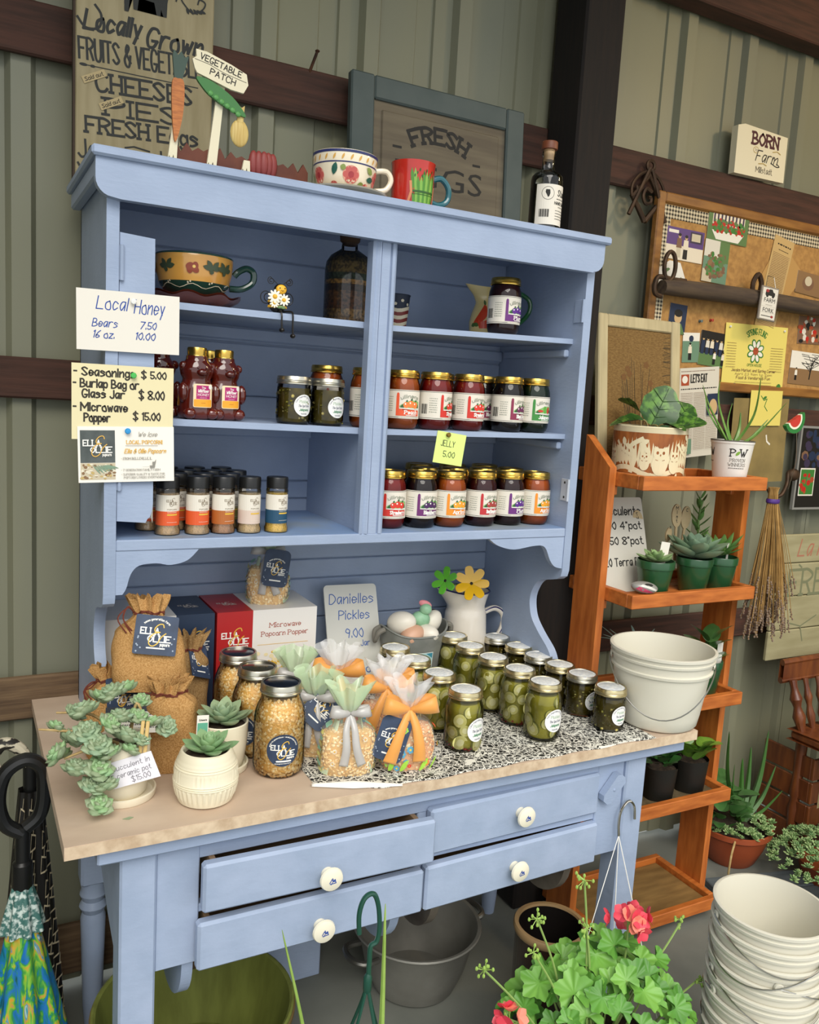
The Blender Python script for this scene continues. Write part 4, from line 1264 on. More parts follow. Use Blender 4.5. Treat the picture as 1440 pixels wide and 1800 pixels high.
def a3(A):
    A.rect(.004, .036, .064, .095, 0); A.rect(.004, .005, .064, .0355, 1)
    r = random.Random(4)
    for i in range(55): A.ell(.006 + .056 * r.random(), .007 + .026 * r.random(), r.uniform(.0015, .004), r.uniform(.001, .003), r.choice((2, 3, 4)), n=7, up=(i % 6 == 0))
    for i in range(7): A.leaf(.025 + i * .004, .032, .022, .0016, -.9 + .1 * i, 5)
    logo(A, .034, .066, .0100, 6, 7)
    A.stx('We love', .104, .084, .0085, 8, w=.0008, shear=.35, width=.034); A.stx('LOCAL POPCORN!', .084, .0705, .0062, 7, w=.0011, serif=True, width=.064); A.rect(.082, .0665, .140, .0672, 8)
    A.stx('Ella & Ollie Popcorn', .080, .0535, .0075, 7, w=.0012, shear=.35, width=.074); A.stx('- FROM BELLEVILLE, IL', .074, .0415, .004, 8, w=.0006, serif=True, width=.055)
    A.poly([(.125, .030), (.130, .030), (.130, .037), (.134, .037), (.137, .042), (.134, .026), (.126, .0255)], 8); A.rect(.112, .0275, .124, .0278, 8)
    A.stx('- 7 GENERATION FAMILY FARM', .074, .0205, .0035, 8, w=.0005, serif=True, width=.070); A.stx('- SUPERIOR QUALITY & TASTE FOR', .074, .0125, .0035, 8, w=.0005, serif=True, width=.078); A.stx('POPCORN LOVERS EVERYWHERE', .0785, .0065, .0035, 8, w=.0005, serif=True, width=.074)
card('popcorn_flyer', 'printed popcorn flyer with slate logo panel under the blue pin', (-.0445, 1.310), .170, .102, RAD(-1.6), a3, [mat('slate_print', '#59605F', .7, col2='#4A5150', scale=40), mat('popcorn_photo', '#C9BDA2', .7), mat('popcorn_photo_pale', '#E6DFC9', .7), mat('popcorn_photo_gold', '#C2A86C', .7), mat('popcorn_photo_brown', '#8A6A4A', .7), mat('rosemary_photo', '#7F9A82', .7), INKW, mat('flyer_gold', '#DDAF54', .6), mat('flyer_grey', '#8F8C84', .7)], y=-.0056, pin=(.086, .094, mat('blue_pin', '#1E93D6', .2, coat=.5)), base=mat('flyer_paper', '#F3EEE4', .6))
def a4(A):
    A.stx('JELLY', .014, .040, .013, 0, w=.0014, width=.036, wx=.8); A.stx('5.00', .024, .016, .013, 0, w=.0014, width=.030)
card('sticky_note', 'yellow-green note reading jelly price, tacked to the middle shelf edge', (.7085, 1.356), .077, .072, RAD(7), a4, [DKINK], y=.0325, pin=(.027, .066, mat('brass_tack', '#8C7434', .35, metal=.8)), base=mat('lime_note', '#DDF08A', .7))
# ================================================================== on top of the hutch
TOPZ = H0 + 1.1242
OLDW = mat('old_sign_board', '#A39776', .75, col2='#928664', scale=6, stretch=(8, 1, 1), detail=6, bump=.2)
SINK = mat('faded_black_paint', '#2A2C2A', .7)
sg = thing('farm_sign_board', 'tall tan wooden sign listing produce, cheeses, pies and eggs behind the hutch', 'sign', (-.016, .334, 1.5))
b = MB(); b.box((0, 0, TOPZ - 1.4995), (.282, .016, 1.0), ch=.003); b.build('board', OLDW, sg)
b = MB(); b.box((-.004, -.001, TOPZ - 1.4995), (0, .017, 1.0)); b.build('edge_band', mat('dark_edge', '#3E3024', .8), sg)
A = Art()
z0 = -1.5
def tl(t, x, z, h, w, serif=True, sw=.2, shear=0, rot=.05, **k): A.stx(t, x, z + z0, h, 0, w=h * sw, width=w, serif=serif, shear=shear, rot=rot, **k)
tl('Locally', .016, 2.203, .036, .110, False, .17, .3); tl('Grown', .140, 2.197, .036, .115, False, .17, .3)
A.line([(p.x, p.y + z0) for p in catmull([(.004, 2.222, 0), (.02, 2.205, 0), (.045, 2.21, 0), (.05, 2.235, 0), (.038, 2.252, 0)], 5)], .005, 0)
tl('FRUITS & VEGETABLES', .008, 2.144, .040, .265, False, .12)
A.line([(.01, 2.133 + z0), (.25, 2.136 + z0)], .002, 0); A.ell(.016, 2.133 + z0, .008, .003, 0); A.ell(.034, 2.133 + z0, .005, .003, 0)
tl('CHEESES', .042, 2.088, .034, .195, True, .16); tl('PIES', .060, 2.044, .032, .150, True, .16); tl('FRESH Eggs', .022, 2.003, .030, .230, True, .17)
tl('Jams', .008, 1.952, .034, .085, False, .13); tl('AND', .108, 1.965, .013, .034, False, .15); tl('Jellies', .160, 1.955, .034, .11, False, .13); tl('Yogurt Honey', .008, 1.905, .034, .26, False, .13)
A.line([(.100, 1.985 + z0), (.118, 1.99 + z0), (.150, 1.986 + z0)], .003, 0)
# standing cow silhouette and a curl
cow = [(.095, 2.255), (.103, 2.255), (.106, 2.285), (.112, 2.284), (.113, 2.262), (.121, 2.262), (.124, 2.287), (.155, 2.285), (.160, 2.262), (.168, 2.262), (.169, 2.275), (.174, 2.262), (.181, 2.262), (.182, 2.290), (.188, 2.330), (.180, 2.345), (.120, 2.348), (.100, 2.352), (.085, 2.340), (.072, 2.338), (.070, 2.326), (.090, 2.318), (.094, 2.29)]
A.poly([(x, z + z0) for x, z in cow], 0)
A.line([(p.x, p.y + z0) for p in catmull([(.20, 2.30, 0), (.205, 2.315, 0), (.215, 2.30, 0), (.235, 2.285, 0), (.255, 2.295, 0), (.262, 2.31, 0), (.250, 2.315, 0), (.246, 2.305, 0)], 5)], .003, 0)
for i in range(5): A.leaf(.222 + i * .007, 2.293 + z0, .014, .003, -1.2 + .25 * i, 0)
A.build('lettering', [SINK], lambda u, v, d: Vector((u, -d, v)), sg)
for x, z, lab in ((.018, 2.096, 'tape strip'), (.052, 2.050, 'tape strip')):
    tp_ = link('sold_out_tape', None, sg, (x, -.0014, z + z0), (0, RAD(-28), 0))
    b = MB(); b.box((0, -.0004, 0), (.050, 0, .014)); b.build('tape', mat('masking_tape', '#B5A37A', .8), tp_, sharp=None)
    A = Art(); A.stx('Sold out', .004, .0035, .007, 0, w=.0011, width=.040, shear=.2); A.build('lettering', [DKINK], lambda u, v, d: Vector((u, -.0005 - d, v)), tp_)
# framed FRESH EGGS board
eg = thing('eggs_cabinet_door', 'old grey-green cabinet door lettered for fresh eggs leaning on the wall', 'sign', (.592, .305, TOPZ), rot=(RAD(-3.5), 0, 0))
GREY_G = mat('worn_grey_green_paint', '#3E4A48', .6, col2='#4C5653', scale=8, detail=8, bump=.3)
EGGP = mat('old_brown_panel', '#6E6450', .7, col2='#5C5242', scale=4, stretch=(1, 1, 12), detail=8, bump=.4)
W_, Hh = .498, .362
for nm, a, c in (('left_stile', (0, 0, 0), (.062, .024, Hh)), ('right_stile', (W_ - .055, 0, 0), (W_, .024, Hh)), ('top_rail', (.062, .001, Hh - .055), (W_ - .055, .023, Hh)), ('bottom_rail', (.062, .001, 0), (W_ - .055, .023, .045))):
    b = MB(); b.box(a, c, ch=.004); b.build('door_' + nm.split('_')[1], GREY_G, eg)
b = MB(); b.box((.058, .010, .04), (W_ - .05, .016, Hh - .05)); b.box((.085, .006, .06), (W_ - .075, .012, Hh - .075), ch=.004); b.build('door_panel', EGGP, eg)
A = Art()
A.arct('FRESH', .245, .07, .165, .036, 0, w=.0085, span=.92, serif=True)
A.btx('EGGS', .245, .125, .058, 0, align='c', width=.26); A.rect(.115, .205, .140, .211, 0); A.rect(.345, .198, .368, .204, 0)
A.build('lettering', [mat('egg_sign_black', '#1E1C18', .7)], lambda u, v, d: Vector((u, .006 - d, v)), eg)
# vegetable patch ornament
vp = thing('vegetable_patch_ornament', 'painted wooden garden ornament with carrot, pea pod, onion and little signpost', 'ornament', (.128, .10, TOPZ))
RUST = mat('brown_picket_paint', '#6E3B28', .7, col2='#5A2E20', scale=20)
STK_ = mat('ivory_stake_paint', '#E6DDBE', .6)
pk = []
n = 26
for i in range(n + 1):
    x = .282 * i / n
    pk.append((x, .050 + (.012 if i % 2 else 0) + .004 * sin(i * 2.3)))
b = MB(); b.prism([(0, 0)] + [(.282, 0)] + pk[::-1], .004, .012, 'xz'); b.build('picket_base', RUST, vp)
def stake(x0, x1, zt, w=.011, y=0.0):
    b = MB(); b.prism([(x0 - w / 2 - .004, .018), (x0 - w / 2, .034), (x0 - w / 6, .022), (x0 + w / 6, .036), (x0 + w / 2, .020), (x0 + w / 2 + .003, .030), (x1 + w / 2, zt), (x1 - w / 2, zt)], y - .004, y + .003, 'xz'); return b.build('stake', STK_, vp)
stake(.004, .010, .10); stake(.080, .098, .205, .013, .001); stake(.148, .150, .05, .012)
b = MB(); b.prism([(p.x, p.y) for p in catmull([(.008, .058, 0), (.001, .105, 0), (.000, .165, 0), (.010, .172, 0), (.022, .166, 0), (.021, .11, 0)], 4, True)], -.011, -.004, 'xz'); b.build('carrot', mat('carrot_paint', '#C4793C', .55, col2='#A86230', scale=60, stretch=(1, 1, 6)), vp)
b = MB(); b.prism([(.004, .170), (.018, .170), (.030, .215), (.022, .212), (.016, .222), (.010, .214), (.002, .222), (.000, .212)], -.010, -.004, 'xz'); b.build('carrot_top', mat('carrot_green_paint', '#3B4F45', .6), vp)
b = MB(); b.prism([(p.x, p.y) for p in catmull([(.045, .183, 0), (.075, .180, 0), (.115, .160, 0), (.140, .135, 0), (.138, .128, 0), (.105, .138, 0), (.075, .152, 0), (.058, .165, 0)], 4, True)], -.012, -.005, 'xz'); pp = b.build('pea_pod', mat('pea_green_paint', '#3F7A3E', .5), vp)
for i in range(6):
    b = MB(); b.ball((.072 + i * .011, -.012, .158 - i * .0055), (.0055, .003, .0052), 10, 6); b.build('pea', mat('pea_light_paint', '#5A9A52', .5), pp)
b = MB(); b.ball((.133, -.004, .098), (.0185, .006, .026), 20, 10); b.prism([(.127, .118), (.139, .118), (.141, .150), (.135, .145), (.128, .150)], -.008, -.002, 'xz'); b.build('onion', mat('onion_paint', '#D9C27A', .5, col2='#C4A45A', scale=40, stretch=(8, 1, .5)), vp)
for k in range(5):
    b = MB(); b.ball((.165 + k * .010, -.003 + .003 * abs(k - 2), .050), (.010, .008, .024), 12, 8); b.build('pumpkin_lobe', mat('dusky_red_paint', '#8A3A36', .5), vp)
pl = link('name_plate', None, vp, (.088, -.006, .205), (0, RAD(13), 0))
b = MB(); b.prism([(-.044, -.018), (-.038, -.024), (.030, -.026), (.055, -.022), (.060, -.004), (.052, .014), (.020, .018), (-.030, .020), (-.050, .016), (-.046, .004), (-.052, -.004)], -.006, 0, 'xz'); b.build('plate', STK_, pl)
A = Art(); A.stx('VEGETABLE', .002, .003, .0105, 0, w=.0018, align='c', width=.082); A.stx('PATCH', .010, -.016, .0105, 0, w=.0018, align='c', width=.050); A.line([(-.048, -.002), (-.02, .0), (.01, -.003), (.055, -.001)], .0008, 0); A.build('lettering', [DKINK], lambda u, v, d: Vector((u, -.006 - d, v)), pl)
# floral tea cup with saucer
fc = thing('floral_tea_cup', 'wide cream cup painted with pink roses and blue rim lines, left of red mug', 'cup', (.478, .055, TOPZ + .0085))
PINKW = mat('cream_white_glaze', '#EFE3C8', .2, coat=.5)
def fr(v):
    P_ = [(0, .038), (.008, .048), (.02, .058), (.045, .064), (.078, .067)]
    for (a, r0), (c, r1) in zip(P_, P_[1:]):
        if a <= v <= c: return r0 + (r1 - r0) * (v - a) / (c - a)
    return .067
b = MB(); b.lathe([(0, 0), (.038, 0)] + [(fr(z), z) for z in (.004, .008, .014, .02, .03, .045, .06, .078)] + [(.0665, .0795), (.0645, .0785), (.062, .05), (.05, .012), (0, .008)], 48); b.build('cup_body', PINKW, fc)
b = MB(); b.tube(catmull([(.064, -.012, .060), (.088, -.016, .062), (.098, -.018, .046), (.088, -.016, .026), (.066, -.012, .020), (.056, -.01, .018)], 5), .0058, 10); b.build('handle', PINKW, fc)
A = Art()
A.rect(-.2, .0735, .2, .0785, 0); A.rect(-.2, .054, .2, .0565, 0)
for i in range(22): A.leaf(-.19 + i * .0175, .059, .013, .0022, 1.15, 1, up=False)
for u, v, r in ((-.09, .032, .017), (-.012, .032, .018), (.062, .034, .017), (-.05, .010, .010), (.028, .010, .011)):
    A.ell(u, v, r, r * .95, 2)
    for k in range(6): A.ell(u + r * .62 * cos(k * 1.05), v + r * .6 * sin(k * 1.05), r * .36, r * .34, 3, n=10, up=(k == 0))
    A.ell(u, v, r * .34, r * .34, 4)
for u, v, an, L in ((-.05, .030, 1.3, .024), (.026, .028, .1, .022), (.040, .040, 2.6, .020), (-.035, .046, -.3, .012), (.088, .022, .8, .02), (-.118, .02, 1.5, .02), (.005, .012, .4, .016)): A.leaf(u, v, L, .006, an, 5 if L > .021 else 6)
A.build('painted_motif', [mat('cobalt_line', '#2E3568', .3), mat('ochre_dash', '#D9A650', .4), mat('rose_pale', '#E2A08A', .4), mat('rose_pink', '#C9605A', .4), mat('rose_deep', '#A83A40', .4), mat('teal_leaf', '#1F5A4C', .4), mat('sage_leaf', '#8A9A50', .4)], lambda u, v, d: Vector(((fr(v) + d + .0002) * sin(u / .064), -(fr(v) + d + .0002) * cos(u / .064), v)), fc, du=.006)
b = MB(); b.lathe([(0, 0), (.034, 0), (.05, .002), (.088, .010), (.090, .0125), (.086, .012), (.05, .0055), (0, .0045)], 48); tag(b.build('tea_saucer', [mat('dark_rimmed_saucer', '#C9BFA8', .2, coat=.4)], None, (.478, .070, TOPZ + .0005)), 'cream saucer under the floral cup on the hutch top', 'saucer')
fc.location = (.478, .070, TOPZ + .0065)
# red asparagus mug
am = thing('asparagus_mug', 'red mug painted with green asparagus and a teal handle', 'mug', (.632, .06, TOPZ + .0005), .1)
def mr(v): return .043 + .005 * v / .095 + .001 * sin(v * 60)
b = MB(); b.lathe([(0, 0), (.040, 0), (.043, .003)] + [(mr(z), z) for z in (.01, .03, .05, .07, .09)] + [(.048, .0955), (.0455, .096), (.043, .05), (.04, .008), (0, .006)], 40); b.build('mug_body', mat('red_glaze', '#C42A1E', .2, col2='#A8241C', scale=12, coat=.5), am)
b = MB(); b.tube(catmull([(.044, -.008, .070), (.066, -.012, .076), (.084, -.015, .058), (.082, -.015, .032), (.062, -.012, .020), (.043, -.008, .024)], 5), .0065, 10); b.build('handle', mat('teal_glaze', '#17606A', .15, coat=.5), am)
A = Art()
r = random.Random(2)
for i in range(9):
    x = -.022 + i * .0052; h_ = .070 + r.uniform(-.008, .010)
    A.poly([(x - .003 + .2 * (x + .0) * .0, .010), (x + .003, .010), (x + .0032 + (x) * .25, h_ - .012), (x + x * .3, h_), (x - .0032 + x * .25, h_ - .012)], i % 2)
for i in range(9): A.leaf(-.022 + i * .0052, .06 + .006 * (i % 3), .007, .0016, 1.5, 2, up=(i == 0))
A.rect(-.026, .030, .026, .034, 2); A.rect(-.026, .026, .026, .027, 2); A.line([(-.033, .012), (-.028, .03), (-.03, .05)], .005, 3); A.line([(.03, .012), (.028, .03), (.03, .045)], .004, 3)
A.build('painted_asparagus', [mat('asparagus_green', '#4E8A2E', .35), mat('asparagus_light', '#7FB048', .35), mat('asparagus_dark', '#2C5A20', .35), mat('peach_stroke', '#D98A5A', .4)], lambda u, v, d: Vector(((mr(v) + d + .0004) * sin(u / .045), -(mr(v) + d + .0004) * cos(u / .045), v)), am, du=.005)
# corked bottle of hand sanitizer
sb_ = thing('sanitizer_bottle', 'clear corked glass bottle with a white hand sanitizer label', 'bottle', (.966, .035, TOPZ + .0005), .25)
bp_ = [(0, 0), (.034, 0), (.0365, .003), (.037, .01), (.037, .112), (.035, .121), (.028, .128), (.018, .133), (.0145, .140), (.0138, .165), (.0155, .168), (.0155, .176), (.0135, .178)]
b = MB(); b.lathe(bp_, 36); b.build('bottle_glass', GLASS, sb_)
b = MB(); b.lathe([(0, .002), (.0345, .003), (.0352, .10), (0, .10)], 28); b.build('liquid', thin_glass('clear_liquid', '#DADBD2', gloss=.02), sb_)
b = MB(); b.lathe([(0, .158), (.011, .158), (.0125, .180), (0, .181)], 20); b.build('cork', mat('pale_cork', '#C9A77A', .8), sb_)
b = MB(); b.lathe([(.0125, .180), (.0185, .181), (.0185, .196), (.0172, .198), (0, .198)], 24); b.build('cork_cap', mat('brown_wood_cap', '#6E3A22', .5), sb_)
A = Art(); A.rect(-.055, .010, .05, .098, 0)
A.ell(-.028, .078, .0145, .0145, 1, n=28); A.ell(-.028, .078, .0135, .0135, 0, n=28); A.poly([(-.033, .086), (-.024, .086), (-.023, .078), (-.025, .071), (-.028, .069), (-.031, .075), (-.034, .08)], 1)
A.stx('Stumpy', .016, .074, .013, 1, w=.0020, align='c', width=.040, shear=.2); A.scribble(-.006, .04, .066, .0035, 1, r); A.stx('HAND SANITIZER', .018, .055, .0062, 1, w=.0012, align='c', width=.058, wx=.6); A.scribble(.0, .034, .049, .0025, 1, r)
for i in range(4): A.scribble(-.008, .044, .041 - i * .006, .0022, 1, r)
for i in range(13): A.rect(-.046 + i * .0018, .026, -.046 + i * .0018 + .0006 + .0005 * (i % 3), .043, 1, up=(i == 0))
A.build('label', [LABW, DKINK], cyl(.0371, rf=lambda v: .0373), sb_, du=.005)
# ================================================================== things on the worktop
BURLAP = mat('burlap', '#C69C66', .95, col2='#A67B48', scale=420, detail=2, lo=.35, hi=.65, bump=.9, bscale=420, spec=.1)
BURLAP_D = mat('burlap_brown', '#AC8C5E', .95, col2='#8E6C44', scale=420, detail=2, lo=.35, hi=.65, bump=.9, bscale=420, spec=.1)
TWINE = mat('rust_drawstring', '#6B3020', .8)
def pouch_fn(w, d, hb, hn, ht, rn, rt, folds=9, lean=(0, 0), sag=0.0, seed=0):
    """bag outline: base w x d, body up to hb, tied neck at hn, flared to ht"""
    r_ = random.Random(seed)
    ph = [r_.uniform(0, 6.28) for _ in range(4)]
    def fn(u, v, shrink=0.0):
        a = 2 * pi * u
        z = ht * v
        ex = 3.2
        ca, sa = cos(a), sin(a)
        se = (abs(ca) ** ex + abs(sa) ** ex) ** (-1 / ex)
        if z < hb:
            t = z / hb
            k = .86 + .14 * sin(min(1, t * 3.2) * pi / 2) if t < .3 else 1 - .10 * ((t - .3) / .7) ** 2
            kx = ky = k
            f = 0.0
        elif z < hn:
            t = (z - hb) / (hn - hb)
            tt = t * t * (3 - 2 * t)
            kx = .90 * (1 - tt) + (rn / (w / 2)) * tt
            ky = .90 * (1 - tt) + (rn / (d / 2)) * tt
            se = se * (1 - tt) + tt
            f = .13 * tt * (1 - .3 * tt)
        else:
            t = (z - hn) / max(ht - hn, 1e-6)
            kx = (rn + (rt - rn) * t ** .8) / (w / 2); ky = (rn + (rt * .75 - rn) * t ** .8) / (d / 2)
            se = 1.0
            f = .13 + .22 * t
        wob = 1 + f * sin(folds * a + ph[0]) + .035 * sin(3 * a + ph[1] + 9 * v) + .02 * sin(5 * a + ph[2] - 14 * v)
        x = (w / 2 * kx * se * wob - shrink) * ca
        y = (d / 2 * ky * se * wob - shrink) * sa
        return Vector((x + lean[0] * (z / ht) ** 2, y + lean[1] * (z / ht) ** 2, z + (f * .02 * sin(folds * a + ph[3]) if z > hn else 0)))
    return fn
def pouch_mesh(fn, nu=56, nv=40, thick=None, v1=1.0):
    b = MB(); b.surf(lambda u, v: fn(u, v * v1), nu, nv, cu=True)
    n = nu
    b.add([fn(i / nu, 0) for i in range(nu)] + [Vector((0, 0, .001))], [(i, (i + 1) % nu, nu) for i in range(nu)])
    return b
def tag_card(parent, loc, rot, w=.055, h=.075, short=False, name='hang_tag', round_=False):
    t = link(name, None, parent, loc, rot)
    b = MB(); A0 = Art()
    if round_: A0.rrect(-w / 2, 0, w / 2, h, w * .22, 0)
    else: A0.rrect(-w / 2, 0, w / 2, h, .004, 0)
    b.prism(A0.it[0][0], -.0008, 0, 'xz'); b.build('card', NAVY, t, sharp=None)
    A = Art()
    logo(A, 0, h * .50, w * .145, 0, 1)
    A.arct('seven generation farm', 0, h * .44, w * .42, w * .05, 0, w=w * .010, span=1.5)
    A.rrect(-w * .2, h * .15, w * .24, h * .185, w * .015, 0)
    r = random.Random(9)
    for i in range(9):
        x, y = r.choice((-1, 1)) * r.uniform(.30, .44) * w, r.uniform(.06, .95) * h
        A.ell(x, y, w * .022, w * .022, 2, n=6)
    A.build('lettering', [INKW, GOLD, mat('tag_fleck', '#9AA7B8', .6)], lambda u, v, d: Vector((u, -.0008 - d, v)), t)
    return t
def burlap_bag(loc, rot, label, w, d, hb, hn, ht, rn, rt, seed, tagp=None, m=BURLAP, lean=(0, 0), tagw=.062, tagh=.078):
    t = thing('burlap_bag', label, 'bag', loc, rot=rot, group='burlap popcorn bags')
    fn = pouch_fn(w, d, hb, hn, ht, rn, rt, 11, lean, seed=seed)
    body = pouch_mesh(fn).build('sack', m, t, sharp=70)
    b = MB(); pts = []
    for i in range(61):
        u = i / 30
        p = fn(u % 1, hn / ht); c = Vector((lean[0] * (hn / ht) ** 2, lean[1] * (hn / ht) ** 2, p.z))
        q = c + (p - c) * 1.05; pts.append((q.x, q.y, hn + .003 * sin(i)))
    b.tube(pts, .0016, 5)
    dr_ = b.build('drawstring', TWINE, t)
    r = random.Random(seed)
    for k in range(3):
        b = MB(); p0 = Vector((lean[0] * .7 - rn * 1.1, lean[1] * .7 - rn * .7, hn))
        b.tube(catmull([p0, p0 + Vector((-.012, -.012, .008 * r.uniform(-1, 1.5))), p0 + Vector((-.020 - .01 * r.random(), -.016, -.012)), p0 + Vector((-.018 + .02 * r.random(), -.020, -.032 - .02 * r.random()))], 5), .0014, 5); b.build('string_end', TWINE, t)
    if tagp: tag_card(t, tagp[0], tagp[1], tagw, tagh)
    return t
burlap_bag((.112, -.062, .7705), (0, 0, -.25), 'upright tan burlap bag with gathered top behind the white pots', .112, .082, .125, .150, .172, .028, .034, 4)
burlap_bag((.022, .035, .7705), (0, 0, -.1), 'burlap bag at the far left with its navy tag half covered', .105, .085, .120, .150, .172, .024, .032, 7, ((.022, -.040, .085), (RAD(-14), 0, RAD(12))), lean=(.0, .01))
burlap_bag((.182, .095, .7705), (RAD(-4), 0, .15), 'brownish burlap bag at the back near the navy box', .09, .07, .145, .172, .20, .024, .036, 11, ((.020, -.040, .120), (RAD(-35), RAD(20), RAD(15))), m=BURLAP_D, lean=(.02, .02), tagw=.05)
burlap_bag((.082, -.010, .905), (RAD(-16), RAD(3), -.12), 'plump burlap bag with a large navy tag lying on top of the others', .138, .085, .112, .150, .182, .026, .034, 15, ((.004, -.0475, .070), (RAD(-10), RAD(5), 0)), lean=(-.006, .012), tagw=.080, tagh=.076)
ic = link('instruction_card', None, None, (.045, -.105, .862), (RAD(-38), 0, RAD(-12)))
tag(ic, 'black and white instruction card under the topmost burlap bag', 'card')
b = MB(); b.box((-.055, 0, 0), (.055, .0012, .05)); b.build('card', PAPER, ic, sharp=None)
A = Art(); A.rect(-.055, .040, .055, .05, 0)
for i in range(5): A.scribble(-.048, .048, .033 - i * .006, .003, 0, RND)
A.build('lettering', [mat('slate_ink', '#3B3F48', .7)], lambda u, v, d: Vector((u, -d, v)), ic)

# ---- cellophane treat bags --------------------------------------
CELLO = film('cellophane', opacity=.13, rough=.08)
CELLO_T = film('cellophane_crinkle', opacity=.34, rough=.06)
def treat_bag(loc, rz, label, style, seed, w=.112, d=.066, tagp=None, sc=1.0):
    t = thing('popcorn_treat_bag', label, 'bag', loc, rz, 'cellophane bags of popcorn')
    t.scale = (sc,) * 3
    hb, hn, ht = .085, .122, .175
    fn = pouch_fn(w, d, hb, hn, ht, .011, .040, 7, seed=seed)
    def sf(u, v):
        vv = v * (hb * .98 / ht)
        p = fn(u, vv, .004); q = fn(u, vv + .01, .004); r_ = fn(u + .01, vv, .004)
        n = (r_ - p).cross(q - p)
        return p, n
    top = hb * .98
    key = 'treat%d%s%.3f' % (seed % 2, style == 'orange', w)
    b = MB(); b.surf(lambda u, v: fn(u, v * top / ht, .006), 32, 8, cu=True, m=0)
    n = 32
    b.add([fn(i / n, top / ht, .006) for i in range(n)] + [Vector((0, 0, top + .014))], [(i, (i + 1) % n, n) for i in range(n)])
    core = b.build('popcorn_core', (KMP if style == 'orange' else KM)[1], t)
    rnd = random.Random(seed)
    kb = MB()
    for i in range(1000):
        if i < 820: p, nn = sf(rnd.random(), rnd.random())
        else:
            u = rnd.random(); k = sqrt(rnd.random())
            p = fn(u, top / ht, .006); p = Vector((p.x * k, p.y * k, top + .014 * (1 - k))); nn = Vector((0, 0, 1))
        kernel(kb, p, nn, .0036, rnd, rnd.choice((0, 0, 1, 2)))
    tag(link('kernels', kb.mesh('kernels', KMP if style == 'orange' else KM, sharp=60), core), kind='stuff')
    pouch_mesh(fn, 48, 26, v1=hn / ht).build('film_body', CELLO, t, sharp=80)
    b = MB(); b.surf(lambda u, v: fn(u, (hn + (ht - hn) * v) / ht), 48, 12, cu=True)
    topm = {'green': film('green_print_film', opacity=.62, col='#CFE6BE', rough=.2), 'orange': CELLO_T, 'daisy': film('green_print_film', opacity=.62, col='#CFE6BE', rough=.2)}[style]
    b.build('film_top', topm, t, sharp=80)
    # printed side panels and motifs sit on the film
    def on_film(u, v, dd):
        p = fn(u % 1.0, min(max(v / ht, .002), .99)); c = Vector((0, 0, p.z)); n_ = (p - c).normalized()
        return p + n_ * (dd + .0006)
    A = Art()
    if style in ('green', 'daisy'):
        for uc in (.5, 0.0, 1.0):
            A.rect(uc - .115, .004, uc + .115, .108, 0)
            for k in range(8): A.rect(uc - .07, .008 + k * .0125, uc + .07, .0155 + k * .0125, 1 + k % 2, up=(k == 0))
        for (u, v) in ((.66, .030), (.70, .075), (.80, .045), (.84, .02), (.83, .075), (.67, .055)) if style == 'green' else ((.64, .03), (.72, .055), (.80, .03), (.84, .07), (.68, .08), (.58, .05)):
            R = .0052 if style == 'green' else .011
            for k in range(9):
                an = 2 * pi * k / 9
                A.leaf(u + .02 * 0, v, R, R * .2, an, 3, up=(k == 0)) if False else A.poly([(u + (R / .42) * (cos(an) * .25 * 1), v + R * sin(an) * .25), (u + (R / .42) * cos(an + .2) * .8, v + R * sin(an + .2) * .8), (u + (R / .42) * cos(an), v + R * sin(an)), (u + (R / .42) * cos(an - .2) * .8, v + R * sin(an - .2) * .8)], 3, up=(k == 0))
            A.ell(u, v, R * .3 / .42, R * .3, 4, n=10)
        mats_ = [film('pale_green_band', opacity=.75, col='#D3EBC4', rough=.25), mat('stripe_yellow', '#E8E38A', .4), mat('stripe_teal', '#9AD0B4', .4), mat('daisy_white', '#F4F1E4', .5), mat('daisy_eye', '#E3B23A', .5)]
    else:
        r2 = random.Random(seed + 5)
        for i in range(40):
            u, v = r2.uniform(.40, .98), r2.uniform(.006, .095)
            k = r2.choice((0, 1, 2, 3, 4)); R = r2.uniform(.004, .0088)
            for q in range(6):
                an = 2 * pi * q / 6 + i
                A.ell(u + R * .6 * cos(an) / .42, v + R * .6 * sin(an), R * .36 / .42, R * .36, k, n=7, up=(q == 0))
            A.ell(u, v, R * .28 / .42, R * .28, (k + 2) % 5, n=8)
        for u in (.64, .70, .80, .86): A.leaf(u, .004, .05, .008, .5, 3)
        mats_ = [mat('print_blue', '#5AA6C8', .4), mat('print_orange', '#F08A3C', .4), mat('print_yellow', '#F2CE4A', .4), mat('print_lime', '#A6D84A', .4), mat('print_red', '#D9402E', .4)]
    A.build('printed_film', mats_, on_film, t, du=.02)
    # ribbon bow
    rm = mat('orange_ribbon', '#E8A04C', .45, sheen=.3) if style == 'orange' or style == 'daisy2' else film('silver_ribbon', opacity=.8, col='#C9C6C2', rough=.3)
    rb_ = link('ribbon', None, t, (0, 0, 0))
    b = MB(); b.lathe([(.0135, hn - .006), (.0150, hn), (.0135, hn + .006)], 20); b.build('ribbon_band', rm, rb_)
    def strip(pts, wds, nm, side=None):
        P_ = catmull(pts, 6); b = MB(); vs_ = []
        for i, p in enumerate(P_):
            t_ = i / (len(P_) - 1)
            ww = wds[0] + (wds[1] - wds[0]) * t_ if len(wds) == 2 else wds[0] * (1 - t_) ** 2 + 2 * wds[1] * t_ * (1 - t_) + wds[2] * t_ * t_
            dq = P_[min(i + 1, len(P_) - 1)] - P_[max(i - 1, 0)]
            sd = Vector(side) if side else dq.cross(Vector((0, -1, .25)))
            sd = sd.normalized() if sd.length > 1e-6 else Vector((0, 0, 1))
            vs_ += [p + sd * ww / 2, p + Vector((0, -.0004, 0)), p - sd * ww / 2]
        k = len(P_)
